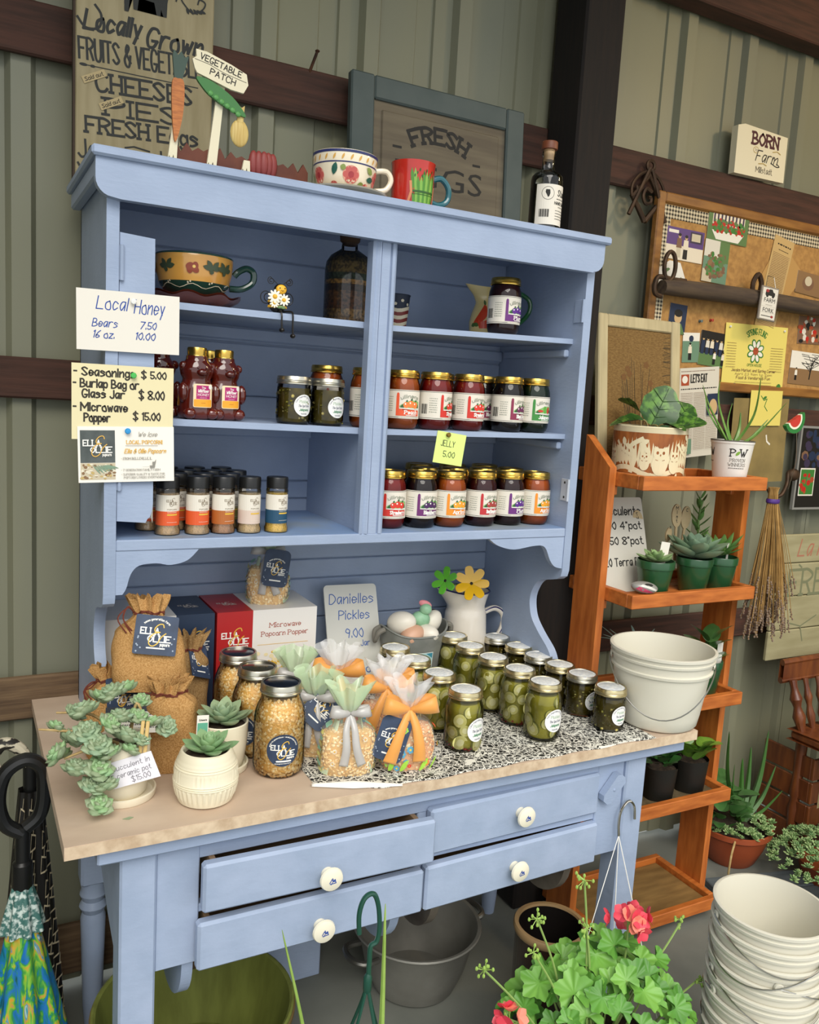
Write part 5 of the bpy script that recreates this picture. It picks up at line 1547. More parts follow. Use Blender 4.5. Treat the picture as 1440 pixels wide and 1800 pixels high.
        b.add(vs_, [(3 * i, 3 * i + 1, 3 * i + 4, 3 * i + 3) for i in range(k - 1)] + [(3 * i + 1, 3 * i + 2, 3 * i + 5, 3 * i + 4) for i in range(k - 1)])
        o = b.build(nm, rm, rb_, sharp=30)
        so = o.modifiers.new('cloth_thickness', 'SOLIDIFY'); so.thickness = .0006
        return o
    y0 = -.014
    for s_ in (-1, 1):
        if style == 'orange':
            strip([(0, y0 - .002, hn), (s_ * .020, y0 - .014, hn + .006), (s_ * .044, y0 - .016, hn + .012), (s_ * .054, y0 - .004, hn + .012), (s_ * .036, y0 + .010, hn + .012), (s_ * .012, y0 + .006, hn + .004), (0, y0, hn)], (.006, .062, .006), 'bow_loop', (-s_ * .25, .15, 1))
            strip([(0, y0 - .003, hn), (s_ * .014 - .004, y0 - .020, hn - .03), (s_ * .024 - .008, y0 - .028, hn - .065), (s_ * .030 - .012, y0 - .026, hn - .098)], (.012, .027), 'ribbon_tail')
        else:
            strip([(0, y0, hn), (s_ * .008 - .002, y0 - .018, hn - .025), (s_ * .010, y0 - .027, hn - .06), (s_ * .018 + .004, y0 - .024, hn - .095)], (.010, .018), 'ribbon_tail')
            strip([(0, y0 - .002, hn), (s_ * .016, y0 - .012, hn + .004), (s_ * .034, y0 - .010, hn + .006), (s_ * .038, y0 + .002, hn + .006), (s_ * .014, y0 + .008, hn + .004), (0, y0, hn)], (.006, .036, .006), 'bow_loop', (-s_ * .3, .15, 1))
    if tagp: tag_card(t, tagp[0], tagp[1], .060, .086, round_=True)
    return t
treat_bag((.423, -.206, .7715), -.22, 'treat bag with green striped sides and a silver ribbon at the front', 'green', 1, tagp=None)
treat_bag((.543, -.224, .7715), -.25, 'treat bag with orange bow and bright flower print at the front', 'orange', 2, tagp=((-.050, -.036, .028), (RAD(-12), RAD(16), RAD(-12))))
treat_bag((.395, -.108, .7715), -.5, 'daisy printed treat bag with a tilted navy tag behind the silver ribbon one', 'daisy', 3, tagp=((-.010, -.046, .080), (RAD(-40), RAD(38), RAD(-8))))
treat_bag((.553, -.105, .7715), -.3, 'treat bag with an orange bow directly behind the front orange one', 'orange', 4)
treat_bag((.490, .005, .7715), -.4, 'orange-bowed treat bag in the middle of the cluster by the white box', 'orange', 5, sc=1.05)
treat_bag((.402, .035, .7715), -.3, 'daisy treat bag at the back with its green top against the popper box', 'daisy', 6, sc=1.0)
treat_bag((.614, -.018, .7715), -.2, 'clear-topped treat bag with an orange bow beside the left pickle row', 'orange', 7, w=.095, sc=.86)
treat_bag((.400, .236, 1.0008), -.3, 'treat bag with a navy tag standing on the popper box', 'green', 8, w=.100, d=.066, tagp=((.012, -.047, .048), (RAD(-6), RAD(8), RAD(6))))

# ---- popper boxes -----------------------------------------------
REDB, NAVYB, BOXW = mat('red_carton', '#B8282A', .35), mat('navy_carton', '#2B3B54', .4), mat('white_carton', '#EEEAE4', .4)
def popper(loc, label, col, xsplit, w=.236, d=.165, h=.23, words=True):
    t = thing('popper_box', label, 'box', loc, 0, 'popcorn popper cartons')
    b = MB(); b.box((0, 0, 0), (xsplit, d, h), m=1 if words else 0); b.box((xsplit, 0, 0), (w, d, h), m=0 if words else 1); b.build('carton', [BOXW, col], t, sharp=None)
    A = Art(); logo(A, xsplit * .52 if words else (xsplit + w) / 2, h - .062, .0125, 0, 1)
    if words:
        A.stx('Microwave', xsplit + (w - xsplit) * .5, h - .042, .0105, 2, w=.0014, align='c', width=.075, serif=True); A.stx('Popcorn Popper', xsplit + (w - xsplit) * .5, h - .062, .0105, 2, w=.0014, align='c', width=.112, serif=True)
        A.rect(xsplit + .012, h - .0825, w - .02, h - .0815, 1)
        r = random.Random(5)
        for i in range(40): A.ell(xsplit + .06 + r.gauss(0, .022), .09 + r.gauss(0, .018), r.uniform(.003, .007), r.uniform(.003, .006), r.choice((1, 3, 4)), n=8, up=(i % 8 == 0))
    A.build('front_print', [INKW, GOLD, mat('box_rust_ink', '#A8503C', .6), mat('box_pop_pale', '#F2E3B4', .5), mat('box_pop_gold', '#DDB85C', .5)], lambda u, v, dd: Vector((u, -dd, v)), t)
    A = Art(); logo(A, xsplit * .5 if words else (xsplit + w) / 2, d * .45, .0085, 0, 0); A.build('top_print', [mat('top_faint', '#D9CFC4', .6)], lambda u, v, dd: Vector((u, v, h + dd)), t)
    return t
popper((.265, .170, .7705), 'red and white microwave popcorn popper carton', REDB, .082)
bx = popper((.024, .172, .7705), 'white carton with navy right end behind the burlap bags', NAVYB, .152, w=.236, words=False)

# ---- price board for pickles ------------------------------------
pb = thing('pickle_price_board', 'white marker board handwritten with the pickle price, leaning behind bags', 'sign', (.563, .205, .772), rot=(RAD(-21), 0, RAD(-3)))
b = MB(); A0 = Art(); A0.rrect(0, 0, .142, .262, .010, 0); b.prism(A0.it[0][0], 0, .005, 'xz'); b.build('board', mat('marker_board', '#DAD9D0', .25, col2='#D2D1C8', scale=6), pb)
A = Art()
A.stx("Danielles", .012, .214, .024, 0, w=.0022, width=.118, shear=.1); A.stx('Pickles', .034, .174, .022, 0, w=.0022, width=.082, shear=.1); A.stx('9.00', .050, .128, .022, 0, w=.0022, width=.046); A.stx('Jar', .088, .106, .014, 0, w=.0018, width=.024); A.stx('Jalapenos', .010, .040, .019, 0, w=.0022, width=.110)
A.build('lettering', [mat('blue_marker', '#2458A8', .5)], lambda u, v, d: Vector((u, -d, v)), pb)

# ---- galvanized egg basket --------------------------------------
eb = thing('galvanized_egg_tub', 'small oval galvanized tub with rope handles and a pale blue spring label', 'tub', (.788, .215, .7705), .05)
GALV = mat('galvanized_zinc', '#979892', .5, metal=.25, col2='#7E807A', scale=18, detail=5)
def tubp(u, v):
    a = 2 * pi * u
    r = 1 + .28 * v
    return (.072 * r * cos(a), .052 * r * sin(a), .135 * v + (.022 * (cos(a) ** 4) * max(0, v - .7) / .3))
b = MB(); b.surf(tubp, 48, 12, cu=True); b.surf(lambda u, v: (tubp(u, v)[0] * .97, tubp(u, v)[1] * .97, tubp(u, v)[2] + .001), 48, 12, cu=True); b.lathe([(0, .001), (.0725, .001)], 48, sy=.72); b.build('tub_body', GALV, eb, sharp=60)
b = MB(); b.tube([tubp(i / 48, 1) for i in range(48)], .0025, 6, closed=True); b.build('rolled_rim', GALV, eb)
for s_ in (-1, 1):
    b = MB(); b.tube(catmull([(s_ * .092, -.012, .150), (s_ * .108, -.010, .142), (s_ * .112, 0, .12), (s_ * .108, .010, .142), (s_ * .092, .012, .150)], 6), .0065, 8); b.build('rope_handle', mat('grey_rope', '#7E7A70', .9, bump=.8, bscale=150), eb)
A = Art(); A.rect(-.050, .030, .022, .096, 0); A.rect(-.048, .032, .020, .094, 1); A.poly([(-.048, .094), (-.048, .076), (-.024, .094)], 2); A.poly([(.020, .094), (.020, .080), (.0, .094)], 2)
A.stx('SPRING', -.014, .066, .014, 3, w=.0018, align='c', width=.056, serif=True); A.ell(-.012, .046, .018, .008, 3); A.leaf(.0, .046, .022, .006, .5, 3); A.leaf(-.026, .048, .018, .004, 2.6, 3)
A.build('spring_label', [mat('label_pale', '#D8E2DA', .6), mat('label_aqua', '#A9CFD0', .6), mat('label_teal', '#3E8CA0', .6), mat('label_teal_dark', '#2F6F80', .6)], lambda u, v, d: Vector((.080 * 1.1 * sin(u / .088), -(.0535 + .0145 * v / .135 + .002) * cos(u / .088) - .0012 - d, v)), eb, du=.006)
def egg(loc, rot, m, label, r=.0265):
    b = MB()
    def fn(u, v):
        a, c = 2 * pi * u, pi * (v - .5)
        k = 1 + .12 * -sin(c)
        return (r * cos(a) * cos(c) * k, r * sin(a) * cos(c) * k, r * 1.28 * sin(c))
    b.surf(fn, 20, 14, cu=True)
    tag(b.build('egg', m, None, loc, rot, sharp=None if False else 80), label, 'egg', 'eggs in the galvanized tub')
EGGW, EGGB = mat('white_egg', '#E6DFD0', .4), mat('brown_egg', '#D2A488', .45)
egg((.749, .208, .930), (1.2, .3, .5), EGGW, 'largest white egg at the left of the galvanized tub', .031)
egg((.765, .178, .905), (1.0, .2, 1.5), EGGB, 'brown egg at the front of the galvanized tub', .026)
egg((.810, .183, .903), (1.3, .9, .2), EGGW, 'cream egg lying under the green bird')
egg((.840, .219, .925), (.4, .5, .2), EGGW, 'white egg at the right of the galvanized tub')
b = MB(); b.ball((0, 0, 0), (.062, .046, .02), 16, 6); tag(b.build('nest_filling', mat('straw_nest', '#6B543A', .95, col2='#4C3A26', scale=90, bump=.9, bscale=120), None, (.788, .215, .880)), 'brown straw filling inside the galvanized tub', 'straw', kind='stuff')
bd = thing('green_bird', 'pale green pottery bird with a pink head among the eggs', 'figurine', (.800, .205, .925), -.3)
GRN, PNK = mat('mint_glaze', '#9CC9A4', .4, col2='#86B48E', scale=40), mat('pink_feather', '#E08C92', .5)
b = MB(); b.ball((0, 0, .012), (.026, .018, .022), 16, 10); b.ball((.012, -.004, .040), (.016, .014, .015), 14, 8); b.build('body', GRN, bd, sharp=80)
b = MB(); b.ball((-.010, 0, .052), (.018, .006, .010), 12, 8, T=Matrix.Rotation(.4, 4, 'Y')); b.build('crest', PNK, bd)
b = MB(); b.prism([(-.022, .004), (-.046, .020), (-.044, .000), (-.030, -.008)], -.005, .005, 'xz'); b.build('tail', GRN, bd)
b = MB(); b.lathe([(0, .012), (.003, 0)], 8, T=Matrix.Translation((.026, -.006, .040)) @ Matrix.Rotation(pi / 2, 4, 'Y')); b.build('beak', BLK, bd)
for s_ in (-.006, .006):
    b = MB(); b.tube([(s_, -.012, -.004), (s_ + .002, -.018, -.010), (s_ + .006, -.024, -.012)], .0014, 5); b.build('claw', BLK, bd)

# ---- white enamel pitcher with acrylic flowers ------------------
wp = thing('enamel_pitcher', 'white enamel pitcher with navy rim, back right corner of table', 'pitcher', (.972, .262, .7705), -.15)
ENAM, NAVYL = mat('white_enamel', '#EDE4D6', .2, coat=.5), mat('navy_line', '#2A2860', .25)
def wpf(u, v):
    a = 2 * pi * u
    P_ = [(0, .058), (.03, .061), (.5, .059), (.72, .056), (.80, .050), (.90, .055), (1, .061)]
    for (v0, r0), (v1, r1) in zip(P_, P_[1:]):
        if v0 <= v <= v1: r = r0 + (r1 - r0) * (v - v0) / (v1 - v0)
    sp = max(0, cos(a - pi)) ** 5 * max(0, v - .78) / .22
    return (r * cos(a) - .032 * sp, r * sin(a), .222 * v + .012 * sp)
b = MB(); b.surf(wpf, 44, 26, cu=True); b.surf(lambda u, v: (wpf(u, v)[0] * .96, wpf(u, v)[1] * .96, wpf(u, v)[2]), 44, 26, cu=True); b.lathe([(0, .0005), (.058, .0005)], 44); b.build('pitcher_body', ENAM, wp, sharp=70)
b = MB(); b.tube([wpf(i / 60, 1) for i in range(60)], .0022, 6, closed=True); b.build('rim', NAVYL, wp)
hp_ = catmull([(.054, 0, .158), (.086, 0, .168), (.112, 0, .150), (.112, 0, .112), (.092, 0, .080), (.060, 0, .066)], 6)
b = MB(); b.tube(hp_, .008, 10); b.build('handle', ENAM, wp)
b = MB(); b.tube([p + Vector((0, -.0062, .0042)) for p in hp_], .0022, 6); b.build('handle_line', NAVYL, wp)
def acrylic(loc, rot, R, n, col, label, stem, ring=False):
    t = thing('acrylic_flower', label, 'flower', loc, rot=rot)
    m = mat('acrylic_' + col, col, .12, coat=.6, sub=.1)
    for k in range(n):
        a = 2 * pi * k / n
        b = MB(); pts = [(p.x, p.y) for p in catmull([(.12 * R, .05 * R, 0), (.5 * R, .24 * R, 0), (.9 * R, .2 * R, 0), (1.0 * R, 0, 0), (.9 * R, -.2 * R, 0), (.5 * R, -.24 * R, 0), (.12 * R, -.05 * R, 0)], 3, True)]
        b.prism(pts, -.0015, .0015, 'xy', T=Matrix.Rotation(a, 4, 'Z') @ Matrix.Rotation(-.2, 4, 'Y')); b.build('petal', m, t)
    b = MB(); b.ball((0, 0, .001), (.0045, .0045, .003), 10, 6); b.build('centre', BLK, t)
    inv = t.rotation_euler.to_matrix().inverted()
    b = MB(); b.tube(catmull([inv @ Vector(p) for p in stem], 4), .0014, 5); b.build('stem', mat('wire_green', '#5E8A3A', .5), t)
acrylic((.944, .200, 1.024), (RAD(68), 0, RAD(-25)), .047, 7, '#EDB818', 'translucent amber acrylic flower in the enamel pitcher', [(0, 0, -.002), (.01, .02, -.03), (.012, .035, -.12)])
acrylic((.868, .205, 1.034), (RAD(64), RAD(-30), RAD(-50)), .038, 6, '#6CC83C', 'translucent lime green acrylic flower leaning left from the pitcher', [(0, 0, -.002), (.04, .02, -.016), (.075, .03, -.03), (.09, .035, -.12)])
# ---- patterned runner -------------------------------------------
def damask():
    m = bpy.data.materials.new('damask_paper'); m.use_nodes = True
    nt = m.node_tree; b = nt.nodes['Principled BSDF']; b.inputs['Roughness'].default_value = .6
    tc = nt.nodes.new('ShaderNodeTexCoord')
    nz = nt.nodes.new('ShaderNodeTexNoise'); nz.inputs['Scale'].default_value = 24; nz.inputs['Detail'].default_value = 1.5; nz.inputs['Distortion'].default_value = 3.2
    vo = nt.nodes.new('ShaderNodeTexVoronoi'); vo.feature = 'DISTANCE_TO_EDGE'; vo.inputs['Scale'].default_value = 85
    r1 = nt.nodes.new('ShaderNodeValToRGB'); r1.color_ramp.interpolation = 'CONSTANT'
    els = r1.color_ramp.elements; els[0].position = 0; els[0].color = (0, 0, 0, 1); els[1].position = .40; els[1].color = (1, 1, 1, 1)
    e = els.new(.47); e.color = (0, 0, 0, 1); e = els.new(.51); e.color = (1, 1, 1, 1); e = els.new(.68); e.color = (0, 0, 0, 1)
    r2 = nt.nodes.new('ShaderNodeMath'); r2.operation = 'GREATER_THAN'; r2.inputs[1].default_value = .055
    mu_ = nt.nodes.new('ShaderNodeMath'); mu_.operation = 'MULTIPLY'
    mx = nt.nodes.new('ShaderNodeMixRGB'); mx.inputs[1].default_value = (*lin('#E9E6DA'), 1); mx.inputs[2].default_value = (*lin('#1B1A18'), 1)
    nt.links.new(tc.outputs['Object'], nz.inputs['Vector']); nt.links.new(tc.outputs['Object'], vo.inputs['Vector'])
    nt.links.new(nz.outputs['Fac'], r1.inputs['Fac']); nt.links.new(vo.outputs['Distance'], r2.inputs[0])
    nt.links.new(r1.outputs['Color'], mu_.inputs[0]); nt.links.new(r2.outputs[0], mu_.inputs[1]); nt.links.new(mu_.outputs[0], mx.inputs['Fac'])
    nt.links.new(mx.outputs['Color'], b.inputs['Base Color'])
    return m
DAM = damask()
def cloth(u, v):
    # u along x, v front to back; front edge a little ragged, left front corner rolled up
    x = .345 + .80 * u; y = -.296 + .60 * v
    if u < .15: y += (.15 - u) * .35 * (1 - v)
    y += .0035 * sin(u * 37) * (1 - v) ** 4
    z = .7707 + .0006 * (1 + sin(u * 14 + v * 9)) * .5
    return (x, y, z)
b = MB(); b.surf(cloth, 90, 50)
ru = tag(b.build('patterned_runner', DAM, sharp=60), 'black and white damask paper runner under the pickle jars', 'runner')
so = ru.modifiers.new('paper_thickness', 'SOLIDIFY'); so.thickness = .0004; so.offset = -1
b = MB()
def curl(u, v):
    # rolled front-left corner showing the plain white back
    th = v * pi * 1.15
    p0 = Vector((.340, -.236, .7712)); p1 = Vector((.500, -.296, .7712))
    p = p0.lerp(p1, u); r_ = .030 * (1 - abs(u - .45) * 1.3)
    nrm = Vector((-.38, -.92, 0))
    return p + nrm * (r_ * (.5 - v) * .9 + .004) + Vector((0, 0, r_ * sin(v * pi) * .28 + .0006))
b.surf(curl, 24, 10); cu_ = b.build('curled_corner', mat('paper_back', '#EFEBE2', .6), ru, sharp=80)
so = cu_.modifiers.new('paper_thickness', 'SOLIDIFY'); so.thickness = .0004

# ---- pails ------------------------------------------------------
def pail(name, loc, label, h, rb_, rt_, rz=0, group=None, handle='front', rim_only=False):
    t = thing(name, label, 'bucket', loc, rz, group)
    k = (rt_ - rb_) / h
    R = lambda z: rb_ + k * z
    prof = [(0, .002), (rb_ - .006, .002), (rb_, .008)]
    prof += [(R(z), z) for z in (.03, h * .5, h - .052)]
    prof += [(R(h - .052) + .005, h - .050), (R(h - .046) + .0055, h - .044), (R(h - .043), h - .042), (R(h - .024), h - .024), (R(h - .022) + .004, h - .0225), (R(h - .018) + .0045, h - .0175), (R(h - .016) + .001, h - .016), (R(h) + .001, h - .008), (R(h) + .0045, h - .007), (R(h) + .0048, h - .001), (R(h) + .003, h), (R(h) - .002, h)]
    prof += [(R(h * .85) - .003, h * .85), (rb_ - .003, .010), (0, .006)]
    b = MB(); b.lathe(prof, 56); b.build('pail_body', PAIL, t, sharp=40)
    zz = h - .033
    for i in range(16):
        a = 2 * pi * i / 16
    for sgn in (-1, 1):
        b = MB(); b.lathe([(0, .004), (.008, .004), (.010, 0)], 14, T=Matrix.Translation((sgn * (R(zz) + .002), 0, zz)) @ Matrix.Rotation(sgn * pi / 2, 4, 'Y')); b.build('handle_boss', PAIL, t)
    if handle:
        r_ = R(zz) + .007
        pts = [(r_ * cos(a), -r_ * abs(sin(a)) * 1.02 - .004 * sin(a), zz - (.105 if handle == 'front' else .05) * sin(a) ** 1.5) for a in [i * pi / 24 for i in range(25)]]
        b = MB(); b.tube(pts, .0016, 6); b.build('wire_bail', WIRE, t)
    return t
bk = pail('white_pail', (1.226, -.213, .7705), 'white plastic pail with wire bail at the right table corner', .183, .092, .118, -.75)

# ---- potted succulents ------------------------------------------
SOIL = mat('potting_soil', '#2C221A', .95, col2='#4A3C2E', scale=120, bump=.9, bscale=160)
def leaf_mesh(name, L, w, t, m, tip=.25, n=8, nv=6, cup=.0, curve=0.0, point=1.4):
    """fat leaf along +x, upper side +z"""
    b = MB()
    def fn(u, v):
        a = 2 * pi * u
        x = L * v
        prof = (sin(pi * min(1, v * .93 + .07)) ** .75) if v < .55 else max(0.0, (1 - ((v - .55) / .45) ** point)) * (sin(pi * (.55 * .93 + .07)) ** .75)
        ww = w * prof + (.12 * w * (1 - v))
        return (x, ww * cos(a), t * (prof * .8 + .2 * (1 - v)) * sin(a) * (1 if sin(a) < 0 else .55) + cup * (cos(a) ** 2) * prof + curve * v * v)
    b.surf(fn, n, nv, cu=True)
    return b.mesh(name, m, sharp=80)
SUC = mat('grey_green_leaf', '#98A685', .5, col2='#849873', scale=30, detail=3)
SUC2 = mat('fresh_green_leaf', '#9CBA86', .45, col2='#82A878', scale=25, detail=3)
SUC3 = mat('jade_green_leaf', '#8CA688', .5, col2='#9AAE86', scale=30, detail=3)
def rosette_mesh(name, mats, n=26, R=.018, wid=.34, thick=.16, seed=1, rise=1.1, point=1.6):
    rnd = random.Random(seed)
    b = MB()
    for i in range(n):
        f = i / (n - 1)
        a = i * 2.39996
        L = R * (.28 + .72 * (1 - f) ** .6)
        el = .12 + rise * f ** 1.3
        T = Matrix.Rotation(a, 4, 'Z') @ Matrix.Translation((R * .06 * (1 - f), 0, R * .35 * f)) @ Matrix.Rotation(-el, 4, 'Y')
        w_, t_ = L * wid, L * thick
        def fn(u, v):
            an = 2 * pi * u
            prof = sin(pi * min(1, .12 + v * .66)) if v < .6 else sin(pi * .516) * max(0, 1 - ((v - .6) / .4) ** point)
            return (L * v, w_ * prof * cos(an), t_ * prof * sin(an) + L * .12 * v * v)
        b.surf(fn, 6, 5, cu=True, T=T, m=rnd.randrange(len(mats)))
    return b.mesh(name, mats, sharp=80)
ME_RO = [rosette_mesh('rosette', [SUC, SUC3], 26, .024, .44, .2, 1), rosette_mesh('rosette', [SUC, SUC2], 22, .022, .46, .22, 2)]
def pot_saucer(parent, r, m):
    b = MB(); b.lathe([(0, 0), (r, 0), (r + .002, .003), (r + .003, .013), (r, .014), (r - .003, .006), (0, .005)], 40); b.build('saucer', m, parent)
pa = thing('trailing_succulent', 'grey-green succulent spilling from a plain cream pot with attached saucer', 'plant', (.015, -.150, .7705))
pot_saucer(pa, .054, CREAM)
b = MB(); b.lathe([(0, .006), (.036, .006), (.041, .012), (.045, .05), (.046, .105), (.0445, .107), (.042, .105), (.040, .085), (0, .085)], 40); b.build('pot', CREAM, pa)
b = MB(); b.lathe([(0, .092), (.041, .090)], 28); b.build('soil', SOIL, pa)
STEMM = mat('pale_stem', '#C2A874', .7, col2='#A98C58', scale=60)
rnd = random.Random(12)
ros = [(-.066, .166, 1.0, -.02), (-.034, .151, .9, -.05), (-.015, .177, 1.0, .02), (.010, .180, .9, .03), (-.052, .118, 1.0, -.06), (-.106, .101, 1.0, -.03), (-.084, .077, 1.0, -.05), (-.052, .077, 1.1, -.06), (-.038, .049, .9, -.07), (-.051, .018, 1.0, -.07), (-.066, .135, 1.0, -.04), (.018, .144, .9, -.02), (.069, .118, .8, -.01), (-.112, .137, .7, 0), (-.008, .122, 1.0, -.045), (.032, .158, .8, .02), (-.09, .115, .9, -.01), (-.03, .100, .9, -.055), (-.078, .150, .8, .02), (.045, .135, .75, -.03), (-.012, .150, .95, -.03), (.0, .100, .8, -.05), (-.062, .05, .85, -.06), (-.1, .085, .8, .0), (.02, .115, .7, -.045), (-.04, .170, .8, .03)]
for i, (x, z, s_, y) in enumerate(ros):
    o = link('rosette', ME_RO[i % 2], pa, (x, y, z), (rnd.uniform(.2, .9), rnd.uniform(-.7, .3), rnd.uniform(0, 6)), s_ * 1.22)
for a_, b_, c_ in (((-.01, -.01, .10), (-.06, -.02, .13), (-.137, .0, .140)), ((-.01, .0, .11), (-.05, .01, .15), (-.108, .02, .158)), ((.0, -.02, .10), (-.05, -.05, .07), (-.05, -.065, .022)), ((.01, 0, .1), (.02, -.01, .17), (.035, -.02, .125)), ((-.01, -.02, .1), (-.06, -.04, .11), (-.1, -.03, .095))):
    b = MB(); b.tube(catmull([a_, b_, c_], 6), [.0034 - .0016 * i / 12 for i in range(13)], 6); b.build('stem', STEMM, pa)
for s_ in (-.004, .004):
    pass
cpn = thing('clothespin_price_tag', 'wooden clothespin holding a handwritten succulent price tag on the cream pot', 'price tag', (.040, -.198, .880), rot=(RAD(-6), RAD(4), RAD(-18)))
PINE = mat('pale_pine', '#D8B878', .6)
for s_ in (-1, 1):
    b = MB(); b.box((s_ * .004 - .003, -.004, -.045), (s_ * .004 + .003, .004, .040), ch=.001); b.build('pin_leg', PINE, cpn)
b = MB(); b.tube([(-.008, -.005, .006), (.008, -.005, .006)], .0012, 6); b.build('pin_spring', WIRE, cpn)
tg = link('paper_tag', None, cpn, (0, -.0055, -.012), (0, RAD(-28), 0))
b = MB(); b.prism([(-.066, -.040), (.012, -.052), (.014, -.004), (-.064, .006)], -.0006, 0, 'xz'); b.build('tag_paper', mat('lilac_white_paper', '#E6E3EA', .7), tg, sharp=None)
A = Art(); A.stx('Succulent in', -.058, -.012, .0085, 0, w=.0008, width=.064, rot=-.1, shear=.1); A.stx('ceramic pot', -.054, -.026, .0085, 0, w=.0008, width=.058, rot=-.1, shear=.1); A.stx('$15.00', -.034, -.041, .0095, 0, w=.0008, width=.032, rot=-.1); A.build('lettering', [mat('pencil_grey', '#5B5860', .7)], lambda u, v, d: Vector((u, -.0006 - d, v)), tg)

def echeveria(parent, base, R, n, seed, m, rise=1.25):
    rnd = random.Random(seed)
    me = [leaf_mesh('leaf', R, R * .25, R * .10, m, cup=R * .05, curve=R * .12, point=2.2, n=10, nv=8), leaf_mesh('leaf', R * .75, R * .22, R * .10, m, cup=R * .05, curve=R * .10, point=2.2, n=10, nv=8)]
    for i in range(n):
        f = i / (n - 1)
        a = i * 2.39996 + rnd.uniform(-.15, .15)
        el = .15 + rise * f ** 1.2
        o = link('leaf', me[0 if f < .55 else 1], parent)
        o.matrix_local = Matrix.Translation(Vector(base) + Vector((0, 0, R * .18 * f))) @ Matrix.Rotation(a, 4, 'Z') @ Matrix.Rotation(-el, 4, 'Y') @ Matrix.Scale(1 - .35 * f, 4)
EPOT = mat('ivory_stoneware', '#E8DFC4', .45)
pb_ = thing('echeveria_in_ridged_pot', 'green echeveria in a rounded ivory pot with carved ridges', 'plant', (.146, -.214, .7705))
b = MB()
def pr2(z):
    t = z / .092
    return .038 + .0185 * sin(pi * min(1, .12 + t * .80)) ** .8
vs_, nn = [], 120
zs = [.0, .003, .010, .016, .030, .032, .034, .0355, .037, .039, .041, .043, .045, .060, .064, .0655, .067, .069, .071, .073, .075, .077, .079, .082, .086, .090, .092]
def prr(z, a):
    r_ = pr2(z)
    if z <= .0: r_ = .034
    if .010 < z < .034: r_ += .0011 * (1 if sin(a * 36) > 0 else -1)
    elif .046 < z < .064: r_ += .0010 * (1 if sin(a * 44) > 0 else -1) if (a * 3 / pi) % 1.3 < .8 else 0
    elif .034 <= z <= .046: r_ += .0009 * sin((z - .034) / .012 * 6 * pi)
    elif .066 <= z <= .084: r_ += .0009 * sin((z - .066) / .018 * 8 * pi)
    return r_
b.surf(lambda u, v: (lambda z, a: (prr(z, a) * cos(a), prr(z, a) * sin(a), z))(zs[min(int(round(v * (len(zs) - 1))), len(zs) - 1)], 2 * pi * u), 176, len(zs) - 1, cu=True)
b.lathe([(pr2(.092), .092), (pr2(.092) - .003, .0935), (pr2(.092) - .006, .091), (pr2(.092) - .007, .075), (0, .075)], 48); b.lathe([(0, 0), (.034, 0)], 48)
b.build('pot', EPOT, pb_, sharp=50)
b = MB(); b.lathe([(0, .084), (.041, .082)], 28); b.build('soil', SOIL, pb_)
echeveria(pb_, (.004, 0, .084), .056, 21, 3, SUC2, 1.15)
pc_ = thing('echeveria_in_tall_pot', 'blue-green echeveria in a plain ivory pot with saucer and plant label', 'plant', (.206, -.104, .7705))
pot_saucer(pc_, .047, EPOT)
b = MB(); b.lathe([(0, .006), (.036, .006), (.041, .012), (.046, .05), (.048, .094), (.0465, .096), (.044, .094), (.042, .08), (0, .08)], 40); b.build('pot', EPOT, pc_)
b = MB(); b.lathe([(0, .087), (.043, .085)], 28); b.build('soil', SOIL, pc_)
echeveria(pc_, (0, 0, .090), .062, 22, 5, SUC3, 1.0)
lt = link('plant_label', None, pc_, (-.052, -.042, .062), (RAD(-8), RAD(4), 0))
b = MB(); b.box((-.011, -.0008, -.03), (.011, 0, .062)); b.build('label_stick', PAPER, lt, sharp=None)
A = Art(); A.rect(-.0095, .008, .0095, .048, 0); 
for k in range(10): A.leaf(0, .028, .009, .003, k * .628, 1 + k % 2)
A.stx('Echeveria', 0, .052, .003, 3, w=.0005, align='c', width=.014); A.build('label_print', [mat('label_mint', '#5FA88C', .5), mat('label_mint2', '#8CC4A6', .5), mat('label_mint3', '#3F8A70', .5), DKINK], lambda u, v, d: Vector((u, -.0008 - d, v)), lt)
b = MB(); b.prism([(0, 0), (.012, .004), (.018, 0), (.010, -.005)], 0, .0008, 'xy'); tag(b.build('fallen_leaf', SUC, None, (.0, -.24, .7705)), 'small green leaf fallen on the worktop corner', 'leaf')
